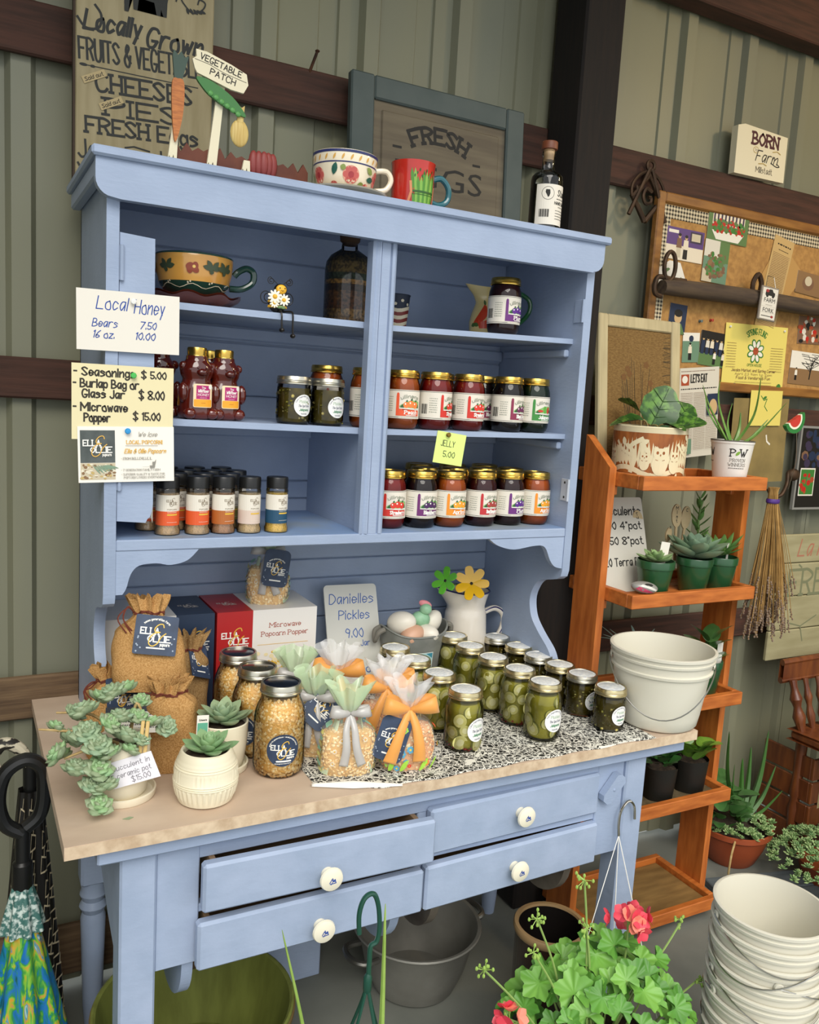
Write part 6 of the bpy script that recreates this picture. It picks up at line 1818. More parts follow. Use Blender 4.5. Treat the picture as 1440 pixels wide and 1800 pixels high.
# ================================================================== right wall: pin board and what hangs there
FRAMEW = mat('honey_oak', '#9A6A30', .5, col2='#7C5022', scale=4, stretch=(2, 10, 10), detail=6)
CORK = mat('cork', '#B4884C', .9, col2='#9C7340', scale=60, detail=8, bump=.4, bscale=120)
cb = thing('cork_board', 'large cork board with honey oak frame and gingham border', 'board', (1.612, .362, 1.575))
CW, CH = 1.10, .575
b = MB(); b.box((.02, .006, .02), (CW - .02, .018, CH - .02)); b.build('cork_panel', CORK, cb, sharp=None)
for nm, a, c in (('left', (0, -.004, 0), (.03, .020, CH)), ('right', (CW - .03, -.004, 0), (CW, .020, CH)), ('top', (.03, -.003, CH - .03), (CW - .03, .019, CH)), ('bottom', (.03, -.003, 0), (CW - .03, .019, .03))):
    b = MB(); b.box(a, c, ch=.004); b.build('frame_rail', FRAMEW, cb)
def gingham():
    m = bpy.data.materials.new('gingham_ribbon'); m.use_nodes = True; nt = m.node_tree; bs_ = nt.nodes['Principled BSDF']; bs_.inputs['Roughness'].default_value = .8
    tc = nt.nodes.new('ShaderNodeTexCoord'); sp = nt.nodes.new('ShaderNodeSeparateXYZ'); nt.links.new(tc.outputs['Object'], sp.inputs[0])
    outs = []
    for ax in ('X', 'Z'):
        mu_ = nt.nodes.new('ShaderNodeMath'); mu_.operation = 'MULTIPLY'; mu_.inputs[1].default_value = 85
        fr_ = nt.nodes.new('ShaderNodeMath'); fr_.operation = 'FRACT'; gt = nt.nodes.new('ShaderNodeMath'); gt.operation = 'GREATER_THAN'; gt.inputs[1].default_value = .5
        nt.links.new(sp.outputs[ax], mu_.inputs[0]); nt.links.new(mu_.outputs[0], fr_.inputs[0]); nt.links.new(fr_.outputs[0], gt.inputs[0]); outs.append(gt)
    ad = nt.nodes.new('ShaderNodeMath'); ad.operation = 'ADD'; nt.links.new(outs[0].outputs[0], ad.inputs[0]); nt.links.new(outs[1].outputs[0], ad.inputs[1])
    hf = nt.nodes.new('ShaderNodeMath'); hf.operation = 'MULTIPLY'; hf.inputs[1].default_value = .5; nt.links.new(ad.outputs[0], hf.inputs[0])
    mx = nt.nodes.new('ShaderNodeMixRGB'); mx.inputs[1].default_value = (*lin('#D8C9A8'), 1); mx.inputs[2].default_value = (*lin('#1A1512'), 1); nt.links.new(hf.outputs[0], mx.inputs['Fac']); nt.links.new(mx.outputs[0], bs_.inputs['Base Color'])
    return m
GING = gingham()
for a, c in (((.03, .0045, CH - .072), (CW - .03, .006, CH - .034)), ((.034, .0042, .03), (.062, .0058, CH - .072))):
    b = MB(); b.box(a, c); b.build('gingham_ribbon', GING, cb, sharp=None)
PY = .3665
PH = [mat('ph%d' % i, c, .4) for i, c in enumerate(['#5A3F7A', '#C9BCA0', '#E3D6BE', '#3A3048', '#3F7A34', '#B8281E', '#8A6A48', '#D9D2C2', '#24304A', '#C9A878', '#5C7A48', '#7A5A44', '#1E1A18', '#6A8A70', '#E8E2D4', '#A84A2A'])]
def pinned(name, label, x0, z0, w, h, rot, art, base=PAPER, y=PY, cat='photo', thick=.0006, outline=None):
    t = thing(name, label, cat, (x0, y, z0), rot=(0, rot, 0))
    b = MB(); b.prism(outline or [(0, 0), (w, 0), (w, h), (0, h)], -thick, 0, 'xz'); b.build('sheet', base, t, sharp=None)
    A = Art(); art(A, w, h)
    if A.it: A.build('print', PH, lambda u, v, d: Vector((u, -thick - d, v)), t)
    return t
def blobs(A, x0, y0, x1, y1, n, ms, seed, r0=.004, r1=.01):
    r = random.Random(seed)
    for i in range(n): A.ell(r.uniform(x0, x1), r.uniform(y0, y1), r.uniform(r0, r1), r.uniform(r0, r1), r.choice(ms), n=7, up=(i % 10 == 0))
def person_blob(A, x, y, h, ms, mh=9):
    A.poly([(x - h * .13, y), (x + h * .13, y), (x + h * .12, y + h * .45), (x - h * .12, y + h * .45)], ms[0]); A.poly([(x - h * .16, y + h * .4), (x + h * .16, y + h * .4), (x + h * .13, y + h * .8), (x - h * .13, y + h * .8)], ms[1]); A.ell(x, y + h * .9, h * .085, h * .105, mh, n=10); A.ell(x, y + h * .95, h * .09, h * .07, 12, n=10)
def ph_couple(A, w, h):
    A.rect(0, 0, w, h * .5, 2); A.rect(0, h * .45, w, h, 0); A.rect(w * .62, h * .6, w * .95, h * .95, 3); A.rect(w * .66, h * .66, w * .9, h * .9, 1); A.rect(.006, h * .82, w * .3, h * .92, 14)
    person_blob(A, w * .34, h * .08, h * .75, (1, 11)); person_blob(A, w * .52, h * .05, h * .75, (12, 2))
def ph_basket(A, w, h):
    A.rect(0, 0, w, h, 10); A.rect(w * .1, h * .55, w * .9, h, 2)
    for i in range(9): A.rect(w * (.12 + .09 * i), h * .6, w * (.16 + .09 * i), h, 3, up=(i == 0))
    blobs(A, w * .12, h * .35, w * .88, h * .7, 50, (4, 5, 5, 10), 3); A.poly([(w * .1, h * .34), (w * .9, h * .34), (w * .78, .004), (w * .22, .004)], 14); blobs(A, w * .14, h * .3, w * .86, h * .5, 30, (4, 5, 5), 4, .004, .007)
def ph_plant(A, w, h):
    A.rect(0, 0, w, h, 13); A.rect(0, h * .6, w, h, 7); A.rect(w * .6, h * .5, w, h, 10); A.rect(0, 0, w * .4, h * .3, 1); blobs(A, w * .15, h * .12, w * .85, h * .68, 70, (4, 10, 11, 6), 6)
pinned('pinned_photo', 'purple-toned snapshot of two people standing, upper left of cork board', 1.664, 1.962, .155, .094, RAD(.5), ph_couple)
pinned('pinned_photo', 'photo of a half barrel planter full of red flowers under the gingham border', 1.828, 2.040, .178, .090, RAD(1), ph_basket, y=PY - .0012)
pinned('pinned_photo', 'tall photo of a bushy hanging plant below the flower barrel photo', 1.822, 1.912, .108, .128, RAD(1.5), ph_plant, y=PY - .002)
pinned('note_card', 'cream card with small herb drawing tucked behind the wooden yoke', 1.648, 1.885, .12, .07, RAD(-2), lambda A, w, h: [A.leaf(.02 + .006 * i, .02 + .006 * i, .016, .004, 1.2 + .5 * i, 10) for i in range(5)] + [A.leaf(.085, .012, .014, .003, 1, 10)], cat='card', outline=[(0, 0), (.12, 0), (.085, .066), (.04, .07), (.0, .045)])
pinned('envelope', 'opened brown paper envelope behind the long newspaper clipping', 2.062, 1.880, .235, .11, 0, lambda A, w, h: None, base=mat('kraft_paper', '#B58C50', .8), cat='envelope', outline=[(.0, .03), (.15, .0), (.24, .10), (.12, .19), (.06, .13)])
def clip_art(A, w, h):
    r = random.Random(8); A.scribble(.02, w - .01, h - .026, .008, 12, r)
    A.scribble(.03, w - .02, h - .042, .004, 12, r)
    y = h - .055
    while y > .008:
        A.scribble(.008, w - .008, y, .0026, 11, r); y -= .0052
OLDN = mat('yellowed_newsprint', '#C2A26A', .8)
pinned('newspaper_clipping', 'long yellowed newspaper clipping hanging at a slant behind the yoke', 2.085, 1.80, .098, .30, RAD(10), clip_art, base=OLDN, y=PY - .001, cat='clipping')
pinned('pinned_photo', 'torn grey snapshot with a hat shape at the right of the cork board', 2.262, 1.925, .13, .072, RAD(4), lambda A, w, h: [A.rect(0, 0, w, h, 6), A.ell(w * .45, h * .5, .03, .022, 11), A.ell(w * .45, h * .62, .018, .016, 1)], y=PY - .001)
def ph_child(A, w, h): A.rect(0, 0, w, h, 8); A.poly([(0, 0), (w, 0), (w * .75, h * .35), (w * .3, h * .35)], 10); A.ell(w * .52, h * .55, w * .22, h * .2, 9); A.ell(w * .52, h * .70, w * .24, h * .13, 12)
pinned('pinned_photo', 'school portrait with dark blue background behind the cream picture frame', 1.704, 1.742, .072, .09, RAD(2), ph_child)
def ph_baby(A, w, h): A.rect(0, 0, w, h, 13); A.rect(0, h * .72, w, h, 14); A.ell(w * .5, h * .8, .010, .010, 8); person_blob(A, w * .45, h * .08, h * .58, (12, 2), 2)
pinned('pinned_photo', 'narrow snapshot of a small child on grass left of the group photo', 1.778, 1.655, .072, .092, RAD(-4), ph_baby)
def ph_group(A, w, h):
    A.rect(0, 0, w, h, 12); A.rect(0, 0, w, h * .35, 10)
    for i in range(6): person_blob(A, w * (.1 + .16 * i), h * .32, h * .5, (8, (8, 7, 2)[i % 3]))
    person_blob(A, w * .55, h * .06, h * .4, (12, 14)); person_blob(A, w * .85, h * .06, h * .4, (12, 2))
pinned('pinned_photo', 'group photo of people in blue shirts beside the yellow flyer', 1.845, 1.655, .125, .108, RAD(3), ph_group, y=PY - .001)
def eat_art(A, w, h):
    r = random.Random(5); A.scribble(.006, w - .02, h - .012, .004, 11, r); A.rect(.006, h - .055, .04, h - .02, 15); A.ell(.022, h - .036, .012, .012, 14)
    A.stx("LET'S EAT", .048, h - .046, .024, 12, w=.0042, width=.07); A.scribble(.006, w - .01, h - .068, .006, 12, r)
    for c in range(3):
        x = .006 + c * (w - .012) / 3; y = h - .08
        while y > .02:
            if not (c == 2 and h * .45 < y < h * .72): A.scribble(x, x + (w - .02) / 3, y, .0024, 11, r)
            y -= .005
    A.rect(w * .68, h * .46, w - .008, h * .7, 8); A.ell(w * .83, h * .55, .018, .026, 9); A.rect(.01, .012, .05, .06, 13)
pinned('newspaper_page', "newspaper page headed LET'S EAT hanging below the cork board", 1.795, 1.352, .172, .285, RAD(-6), eat_art, base=mat('newsprint', '#D2CBBA', .8), y=.358, cat='newspaper')
def flyer(A, w, h):
    r = random.Random(6)
    A.arct('SPRING FLING', w / 2, h * .50, h * .36, h * .085, 4, w=.0028, span=1.15, serif=True)
    for k in range(8):
        a = k * pi / 4 + .39
        A.ell(w / 2 + h * .12 * cos(a), h * .60 + h * .12 * sin(a), h * .075, h * .05, 4, rot=a)
    for k in range(8):
        a = k * pi / 4 + .39
        A.ell(w / 2 + h * .115 * cos(a), h * .60 + h * .115 * sin(a), h * .055, h * .032, 14, rot=a, up=(k == 0))
    A.ell(w / 2, h * .60, h * .06, h * .06, 15, n=20); A.ell(w / 2 - .004, h * .61, .0015, .0015, 12, n=6); A.ell(w / 2 + .004, h * .61, .0015, .0015, 12, n=6)
    A.stx('OPEN HOUSE', w / 2, h * .365, .0085, 4, w=.001, align='c', width=.07); A.stx('Jacobs Market and Spring Corner', w / 2, h * .28, .009, 11, w=.0012, align='c', width=w * .72); A.stx('April 23 9am to 2pm', w / 2, h * .225, .007, 11, w=.0008, align='c', width=w * .6)
    A.stx('Food & Vendors & Fun', w / 2, h * .165, .009, 11, w=.0012, align='c', width=w * .55)
    for i in range(10): A.scribble(.012, .055, h * .70 - i * .0085, .0025, 11, r); A.scribble(w - .075, w - .015, h * .66 - i * .0085, .0025, 11, r)
    for i in range(2): A.scribble(.06, w - .06, h * .115 - i * .009, .0025, 11, r)
    A.ell(.06, h * .06, .008, .008, 11); A.ell(w - .022, h * .06, .010, .011, 4)
fy = pinned('event_flyer', 'yellow landscape flyer for a spring fling with a green-edged daisy', 1.958, 1.583, .295, .212, RAD(-1.5), flyer, base=mat('yellow_paper', '#E0CE6A', .75), y=PY - .003, cat='flyer')
for x in (.018, .277):
    b = MB(); b.ball((x, -.003, .200), (.004, .004, .004), 8, 6); b.build('push_pin', PINW, fy)
pinned('yellow_slip', 'plain yellow paper slip with green doodle hanging under the spring flyer', 2.10, 1.468, .155, .118, RAD(-2), lambda A, w, h: [A.line([(.05, .10), (.065, .085), (.08, .09), (.07, .065), (.085, .05)], .003, 4), A.leaf(.06, .09, .02, .005, .4, 4)], base=MATS['yellow_paper'], y=.357, cat='note')
pinned('tan_poster', 'old tan poster hanging behind the aloe below the cork board', 2.035, 1.272, .27, .285, RAD(-2), lambda A, w, h: [A.line([(.14 + .014 * cos(t), .20 + .014 * sin(t)) for t in [i * .6 for i in range(11)]], .003, 11), A.line([(.17, .16), (.175, .14), (.19, .13)], .006, 14)], base=mat('tan_poster_paper', '#8E7A48', .85, col2='#7C6A3E', scale=12), y=.362, cat='poster')
pinned('pinned_photo', 'autumn snapshot in orange tones at the right edge of the cork board', 2.305, 1.757, .13, .092, RAD(-2), lambda A, w, h: [A.rect(0, 0, w, h, 11)] + [blobs(A, .005, .005, w - .005, h - .005, 46, (15, 7, 5, 12, 6), 11, .005, .012)])
def ph_tree(A, w, h):
    A.rect(0, h * .45, w, h, 14); A.rect(0, 0, w, h * .48, 6); A.line([(w * .62, h * .2), (w * .64, h * .55)], .006, 12)
    r = random.Random(3)
    for i in range(14): A.line([(w * .64, h * (.4 + .02 * i)), (w * .64 + r.uniform(-.05, .05), h * (.55 + .03 * i)), (w * .64 + r.uniform(-.06, .06), h * (.62 + .025 * i))], .002, 12, up=(i == 0))
    person_blob(A, w * .2, h * .12, h * .38, (12, 14))
pinned('pinned_photo', 'postcard of a bare dark tree on pale sky below the autumn snapshot', 2.282, 1.62, .17, .112, RAD(1), ph_tree)
for x, z, m in ((1.838, 1.788, mat('pin_grey', '#5C6A6A', .4)), (1.885, 1.795, mat('pin_red', '#A83A2A', .4))):
    b = MB(); b.lathe([(0, .010), (.005, .009), (.003, .005), (.005, .0)], 10, T=Matrix.Rotation(pi / 2, 4, 'X')); tag(b.build('loose_push_pin', m, None, (x, PY, z)), ('grey' if x < 1.86 else 'red') + ' push pin stuck in bare cork above the group photo', 'push pin')
pf = thing('picture_frame', 'dark narrow picture frame at the right edge below the cork board', 'picture frame', (2.392, .372, 1.178))
b = MB(); b.box((0, 0, 0), (.24, .012, .30)); b.build('frame', mat('grey_frame', '#8C8A86', .4), pf, sharp=None)
A = Art(); A.rect(.008, .008, .232, .292, 12); blobs(A, .03, .16, .2, .28, 30, (12, 3, 8, 11), 4, .01, .02); A.rect(.02, .05, .10, .15, 14); A.rect(.024, .055, .096, .145, 4); blobs(A, .03, .06, .09, .13, 12, (5, 15, 10), 5, .006, .012); A.build('picture', PH, lambda u, v, d: Vector((u, -d, v)), pf)

# ---- singletree yoke with irons ---------------------------------
IRON = mat('dark_iron', '#3A2C22', .6, metal=.6, col2='#55402E', scale=30, detail=6)
yk = thing('wooden_singletree', 'weathered wooden singletree bar with iron rings across the cork board', 'yoke', (1.63, .330, 1.868))
b = MB(); b.tube(catmull([(0, 0, 0), (.10, 0, .004), (.38, 0, .008), (.70, 0, .006), (.98, 0, .016)], 5), [.021 + .006 * sin(pi * i / 20) for i in range(21)], 14); b.build('wood_bar', mat('weathered_wood', '#584836', .85, col2='#40332A', scale=4, stretch=(2, 16, 16), detail=8, bump=.5), yk)
b = MB(); b.tube(catmull([(.0, .0, -.028), (-.024, 0, -.022), (-.030, 0, .0), (-.020, 0, .026), (.01, 0, .028), (.04, 0, .026), (.09, -.004, .026)], 4), .0075, 8); b.build('end_iron', IRON, yk)
b = MB(); b.tube([(.02 + .028 * sin(t) * .8, -.004, .062 + .042 * cos(t)) for t in [i * pi / 10 for i in range(20)]], .0065, 8, closed=True); b.build('iron_ring', IRON, yk)
b = MB(); b.tube(catmull([(.385, -.004, .02), (.380, -.006, .055), (.398, -.008, .082), (.418, -.006, .055), (.415, -.004, .02)], 5), .008, 8); b.build('centre_loop', IRON, yk)
ff = thing('farm_fork_sign', 'small white hanging sign with a truck and farm fork lettering', 'sign', (2.012, .292, 1.808), rot=(0, RAD(3), 0))
b = MB(); b.box((0, 0, 0), (.080, .008, .106), ch=.002); b.build('board', mat('greyed_edge', '#8A8074', .6), ff)
A = Art(); A.rect(.005, .005, .075, .101, 0)
for i in range(4): A.rect(.005, .024 + i * .0195, .075, .0245 + i * .0195, 2, up=(i == 0))
A.poly([(.018, .078), (.062, .078), (.062, .088), (.054, .090), (.048, .098), (.036, .098), (.034, .089), (.018, .088)], 1); A.ell(.027, .078, .006, .006, 1); A.ell(.054, .078, .006, .006, 1); A.ell(.026, .092, .008, .005, 3)
A.btx('FARM', .040, .057, .014, 1, align='c', width=.052); A.btx('FORK', .040, .026, .014, 1, align='c', width=.052); A.line([(.012, .014), (.056, .014)], .002, 1); A.ell(.061, .014, .006, .004, 3); A.line([(.025, .049), (.055, .049)], .001, 2)
A.build('lettering', [mat('plank_white', '#DDD8CC', .6), DKINK, mat('plank_line', '#A8A294', .7), mat('fork_red', '#9A3230', .6)], lambda u, v, d: Vector((u, -d, v)), ff)
b = MB(); b.tube([(.02, .004, .106), (.03, .012, .14), (.06, .012, .14), (.065, .004, .106)], .001, 5); b.build('hanger_wire', WIRE, ff)
# ---- BORN TO FARM block -----------------------------------------
bf = thing('born_to_farm_block', 'cream block lettered born to farm standing on the upper wall board', 'sign', (1.918, .366, 2.2525), rot=(0, RAD(-1), 0))
b = MB(); b.prism([(.0, 0), (.228, 0), (.228, .140), (.030, .150), (.0, .142)], 0, .024, 'xz'); b.build('block', mat('block_cream', '#E2D9BC', .6), bf)
A = Art(); A.stx('BORN', .128, .098, .034, 0, w=.0075, align='c', width=.118, serif=True); A.ell(.088, .081, .013, .010, 2); A.ell(.088, .081, .011, .008, 3); A.stx('TO', .088, .077, .007, 0, w=.001, align='c')
A.stx('Farm', .138, .050, .032, 1, w=.0032, align='c', width=.098, shear=.3); A.line([(p.x, p.y) for p in catmull([(.16, .052, 0), (.185, .044, 0), (.20, .046, 0), (.19, .052, 0)], 4)], .003, 1); A.line([(.165, .086), (.185, .09), (.20, .084)], .003, 2); A.line([(.105, .042), (.125, .045), (.14, .041)], .003, 2)
A.stx('Millstadt', .132, .016, .017, 3 + 1, w=.0016, align='c', width=.076)
A.build('lettering', [mat('maroon_ink', '#4A1C24', .7), DKINK, mat('tan_ink', '#B09858', .7), MATS['block_cream'], mat('taupe_ink', '#5A5040', .7)], lambda u, v, d: Vector((u, -d, v)), bf)
# ---- cast iron emblem -------------------------------------------
em = thing('cast_iron_emblem', 'dark cast iron square and compass emblem hanging on the wall board', 'ornament', (1.575, .372, 2.055))
def bar(pts, r, nm, n=6): b = MB(); b.tube(pts, r, n); return b.build(nm, IRON, em)
bar([(0, 0, .0), (.055, 0, .066), (0, -.004, .130), (-.055, 0, .066), (0, 0, .0)], .0085, 'square')
bar([(-.004, -.008, .150), (-.070, -.008, .010)], .006, 'compass_leg'); bar([(.004, -.008, .150), (.075, -.008, .005)], .006, 'compass_leg')
b = MB(); b.tube([(.014 * cos(t), -.006, .158 + .014 * sin(t)) for t in [i * pi / 9 for i in range(18)]], .005, 6, closed=True); b.build('hanging_ring', IRON, em)
for s_ in (-1, 1):
    bar(catmull([(s_ * .012, -.004, .140), (s_ * .040, -.004, .125), (s_ * .062, -.004, .095), (s_ * .060, -.004, .065), (s_ * .042, -.004, .075), (s_ * .045, -.004, .095)], 5), .0045, 'scroll')
bar(catmull([(.014, -.005, .085), (-.008, -.005, .092), (-.018, -.005, .070), (-.006, -.005, .050), (.012, -.005, .055), (.012, -.005, .068), (.002, -.005, .068)], 5), .0055, 'centre_letter')
# ---- melon ornament, iron hook ----------------------------------
mo = thing('melon_stake', 'painted watermelon slice ornament on a wire beside the aloe tips', 'ornament', (1.90, .03, 1.50), rot=(0, RAD(-30), 0))
def half(r0, r1, n=18): return [(r1 * cos(pi + pi * i / n), r1 * sin(pi + pi * i / n)) for i in range(n + 1)] + [(r0 * cos(2 * pi - pi * i / n), r0 * sin(2 * pi - pi * i / n)) for i in range(n + 1)]
for nm, r0, r1, m in (('rind', .030, .042, mat('melon_green', '#2E7A3A', .3, coat=.4)), ('pith', .024, .030, mat('melon_white', '#E6E2CC', .4)), ('flesh', .001, .024, mat('melon_red', '#C23A30', .35))):
    b = MB(); b.prism(half(r0, r1), -.006, .006, 'xz'); b.build(nm, m, mo)
b = MB(); b.tube([(0, 0, -.04), (-.03, .0, -.12), (-.07, .02, -.20)], .0012, 5); b.build('wire', WIRE, mo)
hk = thing('iron_wall_hook', 'dark iron hook and ring on the wall above the flower market sign', 'hook', (2.318, .37, 1.285))
b = MB(); b.tube(catmull([(.03, -.002, .03), (.0, -.02, .025), (-.012, -.03, -.01), (-.035, -.03, -.05), (-.065, -.02, -.055), (-.075, -.005, -.03)], 5), .0065, 8); b.build('hook_iron', IRON, hk); b = MB(); b.ball((.035, -.015, .02), (.028, .018, .022), 12, 8); b.build('hook_knob', IRON, hk)
# ================================================================== orange plant stand
st = thing('plant_stand', 'orange-stained wooden plant stand with five slatted trays', 'shelf', (1.53, .1, 0))
SX, SY = 1.53, .1
def sp_(name, mb, m=ORANGE, parent=None):
    o = mb.build(name, m, parent or st)
    if parent is None: o.location = (-SX, -SY, 0)
    return o
b = MB(); b.prism([(.085, 0), (.190, 0), (.190, 1.425), (.180, 1.420), (.085, 1.345)], 1.2765, 1.2995, 'yz'); sp_('upright', b, ORANGE_V)
b = MB(); b.prism([(.055, 0), (.158, 0), (.158, 1.33), (.055, 1.30)], 1.7605, 1.783, 'yz'); sp_('upright', b, ORANGE_V)
TZS = [(1.333, 'a'), (1.022, 'b'), (.709, 'c'), (.413, 'd'), (.070, 'e')]
for zt, _ in TZS:
    tr = link('tray', None, st, (-SX, -SY, 0))
    y0, y1 = -.020, .240
    for a, c in (((1.30, y0, zt - .037), (1.76, y0 + .02, zt)), ((1.30, y1 - .02, zt - .037), (1.76, y1, zt)), ((1.30, y0 + .02, zt - .037), (1.32, y1 - .02, zt)), ((1.74, y0 + .02, zt - .037), (1.76, y1 - .02, zt))):
        b = MB(); b.box(a, c, ch=.002); b.build('rail', ORANGE, tr)
    for i in range(5):
        ya = y0 + .022 + i * .0435
        b = MB(); b.box((1.32, ya, zt - .036), (1.74, ya + .040, zt - .024), ch=.001); b.build('slat', ORANGE, tr)
    if zt < 1.3 or True:
        for x0, x1 in ((1.30, 1.314), (1.746, 1.76)):
            b = MB(); b.box((x0, .09, zt - .062), (x1, .15, zt - .0375), ch=.002); b.build('cleat', ORANGE_V, tr)
b = MB(); b.box((1.322, .004, .0465), (1.738, .218, .0525)); sp_('plywood_insert', b, mat('tan_plywood', '#8F6F3E', .7, col2='#75582E', scale=4, stretch=(2, 10, 1), detail=8))
b = MB(); b.box((1.322, .004, .3895), (1.738, .218, .3925)); sp_('mat_insert', b, mat('grey_mesh_mat', '#6A5A40', .8, col2='#54482F', scale=60))
def tz(i): return TZS[i][0] - .0238
# tall thin board leaning behind trays on the dark gap
# ---- cream framed burlap picture on the top tray ------------------
fp = thing('cream_framed_picture', 'cream wooden frame around brown burlap with painted grasses, on stand', 'picture', (1.338, .201, tz(0) + .0003), rot=(RAD(-7), 0, 0))
FCR = mat('cream_frame_wood', '#BFB088', .6, col2='#AFA07A', scale=8, stretch=(8, 8, 1))
for a, c in (((0, 0, 0), (.034, .018, .455)), ((.276, 0, 0), (.310, .018, .455)), ((.034, .001, .421), (.276, .017, .455)), ((.034, .001, 0), (.276, .017, .034))):
    b = MB(); b.box(a, c, ch=.003); b.build('frame_rail', FCR, fp)
b = MB(); b.box((.03, .007, .03), (.28, .011, .425)); b.build('burlap_panel', mat('brown_burlap', '#86683A', .95, col2='#6C5028', scale=120, stretch=(1, 1, 3), detail=3, bump=.5), fp, sharp=None)
A = Art(); r = random.Random(4)
for i in range(16):
    x0 = .15 + r.uniform(-.012, .012); x1 = .15 + r.uniform(-.075, .075); z1 = r.uniform(.20, .34)
    A.line([(x0, .06), ((x0 + x1) / 2 + r.uniform(-.01, .01), .14), (x1, z1)], .0018, 0, up=False)
for i in range(5): 
    cx, cz = .15 + r.uniform(-.06, .06), r.uniform(.26, .36)
    for k in range(5): A.ell(cx + .006 * cos(k * 1.256), cz + .006 * sin(k * 1.256), .0045, .0045, 1, n=7, up=(k == 0))
for i in range(60): 
    z = .04 + .38 * r.random(); A.line([(.245 + .008 * r.random(), z), (.274, z + r.uniform(-.006, .006))], .0014, 0, up=False)
A.build('painted_grasses', [mat('dark_stem_paint', '#4A3A20', .8), mat('brown_bloom_paint', '#6E4A22', .8)], lambda u, v, d: Vector((u, .007 - d, v)), fp)

# ---- owl planter --------------------------------------------------
ow = thing('owl_planter', 'round cream planter carved with owls on branches in orange brown', 'plant', (1.421, .100, tz(0) + .0003), -.45)
OWC, OWB = mat('owl_cream', '#E2D4AE', .5), mat('owl_brown', '#A8622A', .6, col2='#8A4C1E', scale=60, stretch=(1, 1, .3))
b = MB(); b.lathe([(0, 0), (.092, 0), (.095, .003), (.097, .06), (.098, .143), (.099, .146), (.098, .149), (.093, .149), (.091, .125), (0, .125)], 56); b.build('planter_pot', OWC, ow)
A = Art(); A.rect(-.29, .006, .29, .132, 0)
r = random.Random(9)
br = [(-.29 + .02 * i, .030 + .010 * sin(i * .8)) for i in range(30)]; A.line(br, .013, 1)
for k in (-.20, -.075, .10, .22):
    A.line([(p.x, p.y) for p in catmull([(k, .03, 0), (k + .008, .07, 0), (k - .004, .095, 0), (k + .025, .115, 0)], 4)], .012, 1); A.line([(p.x, p.y) for p in catmull([(k + .004, .07, 0), (k - .03, .085, 0), (k - .05, .105, 0)], 4)], .008, 1)
    for q in range(7): A.leaf(k + r.uniform(-.05, .05), .10 + r.uniform(-.012, .02), .024, .007, r.uniform(0, 6.3), 1, up=(q == 0))
for x, s_ in ((.0, 1.0), (.042, .8), (-.04, .62), (.155, .9), (-.14, .8), (-.25, .8)):
    A.ell(x, .052 * 1, .021 * s_, .030 * s_, 1, n=20); A.ell(x, .052 + .027 * s_, .019 * s_, .015 * s_, 1, n=18); A.poly([(x - .019 * s_, .052 + .03 * s_), (x - .016 * s_, .052 + .048 * s_), (x - .006 * s_, .052 + .04 * s_)], 1); A.poly([(x + .019 * s_, .052 + .03 * s_), (x + .016 * s_, .052 + .048 * s_), (x + .006 * s_, .052 + .04 * s_)], 1)
    for q in (-1, 1): A.ell(x + q * .008 * s_, .052 + .030 * s_, .0035 * s_, .0045 * s_, 0, n=8); A.line([(x + q * .012 * s_, .052 + .012 * s_), (x + q * .006 * s_, .052 + .010 * s_)], .0012, 0)
    A.ell(x, .052 + .024 * s_, .0018 * s_, .003 * s_, 0, n=6)
for i in range(16): A.leaf(r.uniform(-.28, .28), .010, .022, .004, r.uniform(.2, 2.9), 1, up=(i == 0))
A.build('carved_scene', [OWB, OWC], cyl(.0975, rf=lambda v: .0955 + .0025 * v / .14), ow, du=.012)
b = MB(); b.lathe([(0, .132), (.091, .130)], 28); b.build('soil', SOIL, ow)
BEG = mat('begonia_leaf', '#5E8A34', .4, col2='#2E5220', scale=38, detail=3, lo=.42, hi=.56)
BEGV = mat('begonia_vein', '#2A4A1C', .5)
def broad_leaf(name, L, w, m, cup=.15, n=18, waves=9, amp=.05, vm=None):
    b = MB(); rim = []
    for i in range(n * 2):
        t = i / (n * 2) * 2 * pi
        x = L * (.5 - .5 * cos(t)); y = w * sin(t) * (1.15 - .5 * (x / L)) * (1 + amp * sin(waves * t))
        rim.append((x, y))
    vs_ = [(x, y, cup * L * ((y / w) ** 2) * .6 - .10 * L * (x / L) ** 2) for x, y in rim] + [(L * k, 0, -.10 * L * k * k) for k in (.12, .35, .6, .85)]
    m0 = len(rim)
    fs = []
    for i in range(m0):
        j = (i + 1) % m0; c = min(3, max(0, int((rim[i][0] / L) * 4)))
        fs.append((i, j, m0 + c))
        c2 = min(3, max(0, int((rim[j][0] / L) * 4)))
        if c2 != c: fs.append((j, m0 + c2, m0 + c))
    b.add(vs_, fs)
    if vm:
        b.tube([(L * k, 0, -.10 * L * k * k + .001) for k in (0, .3, .6, .95)], [.0016, .0013, .001, .0005], 5, m=1)
        for k in (.2, .4, .6):
            for s_ in (-1, 1): b.tube([(L * k, 0, -.1 * L * k * k + .001), (L * (k + .18), s_ * w * .72, cup * L * .31 - .1 * L * (k + .18) ** 2 + .0006)], [.001, .0005], 4, m=1)
    me = b.mesh(name, [m, vm or m], sharp=80)
    return me
ME_BEG = broad_leaf('leaf', .105, .052, BEG, .25, vm=BEGV)
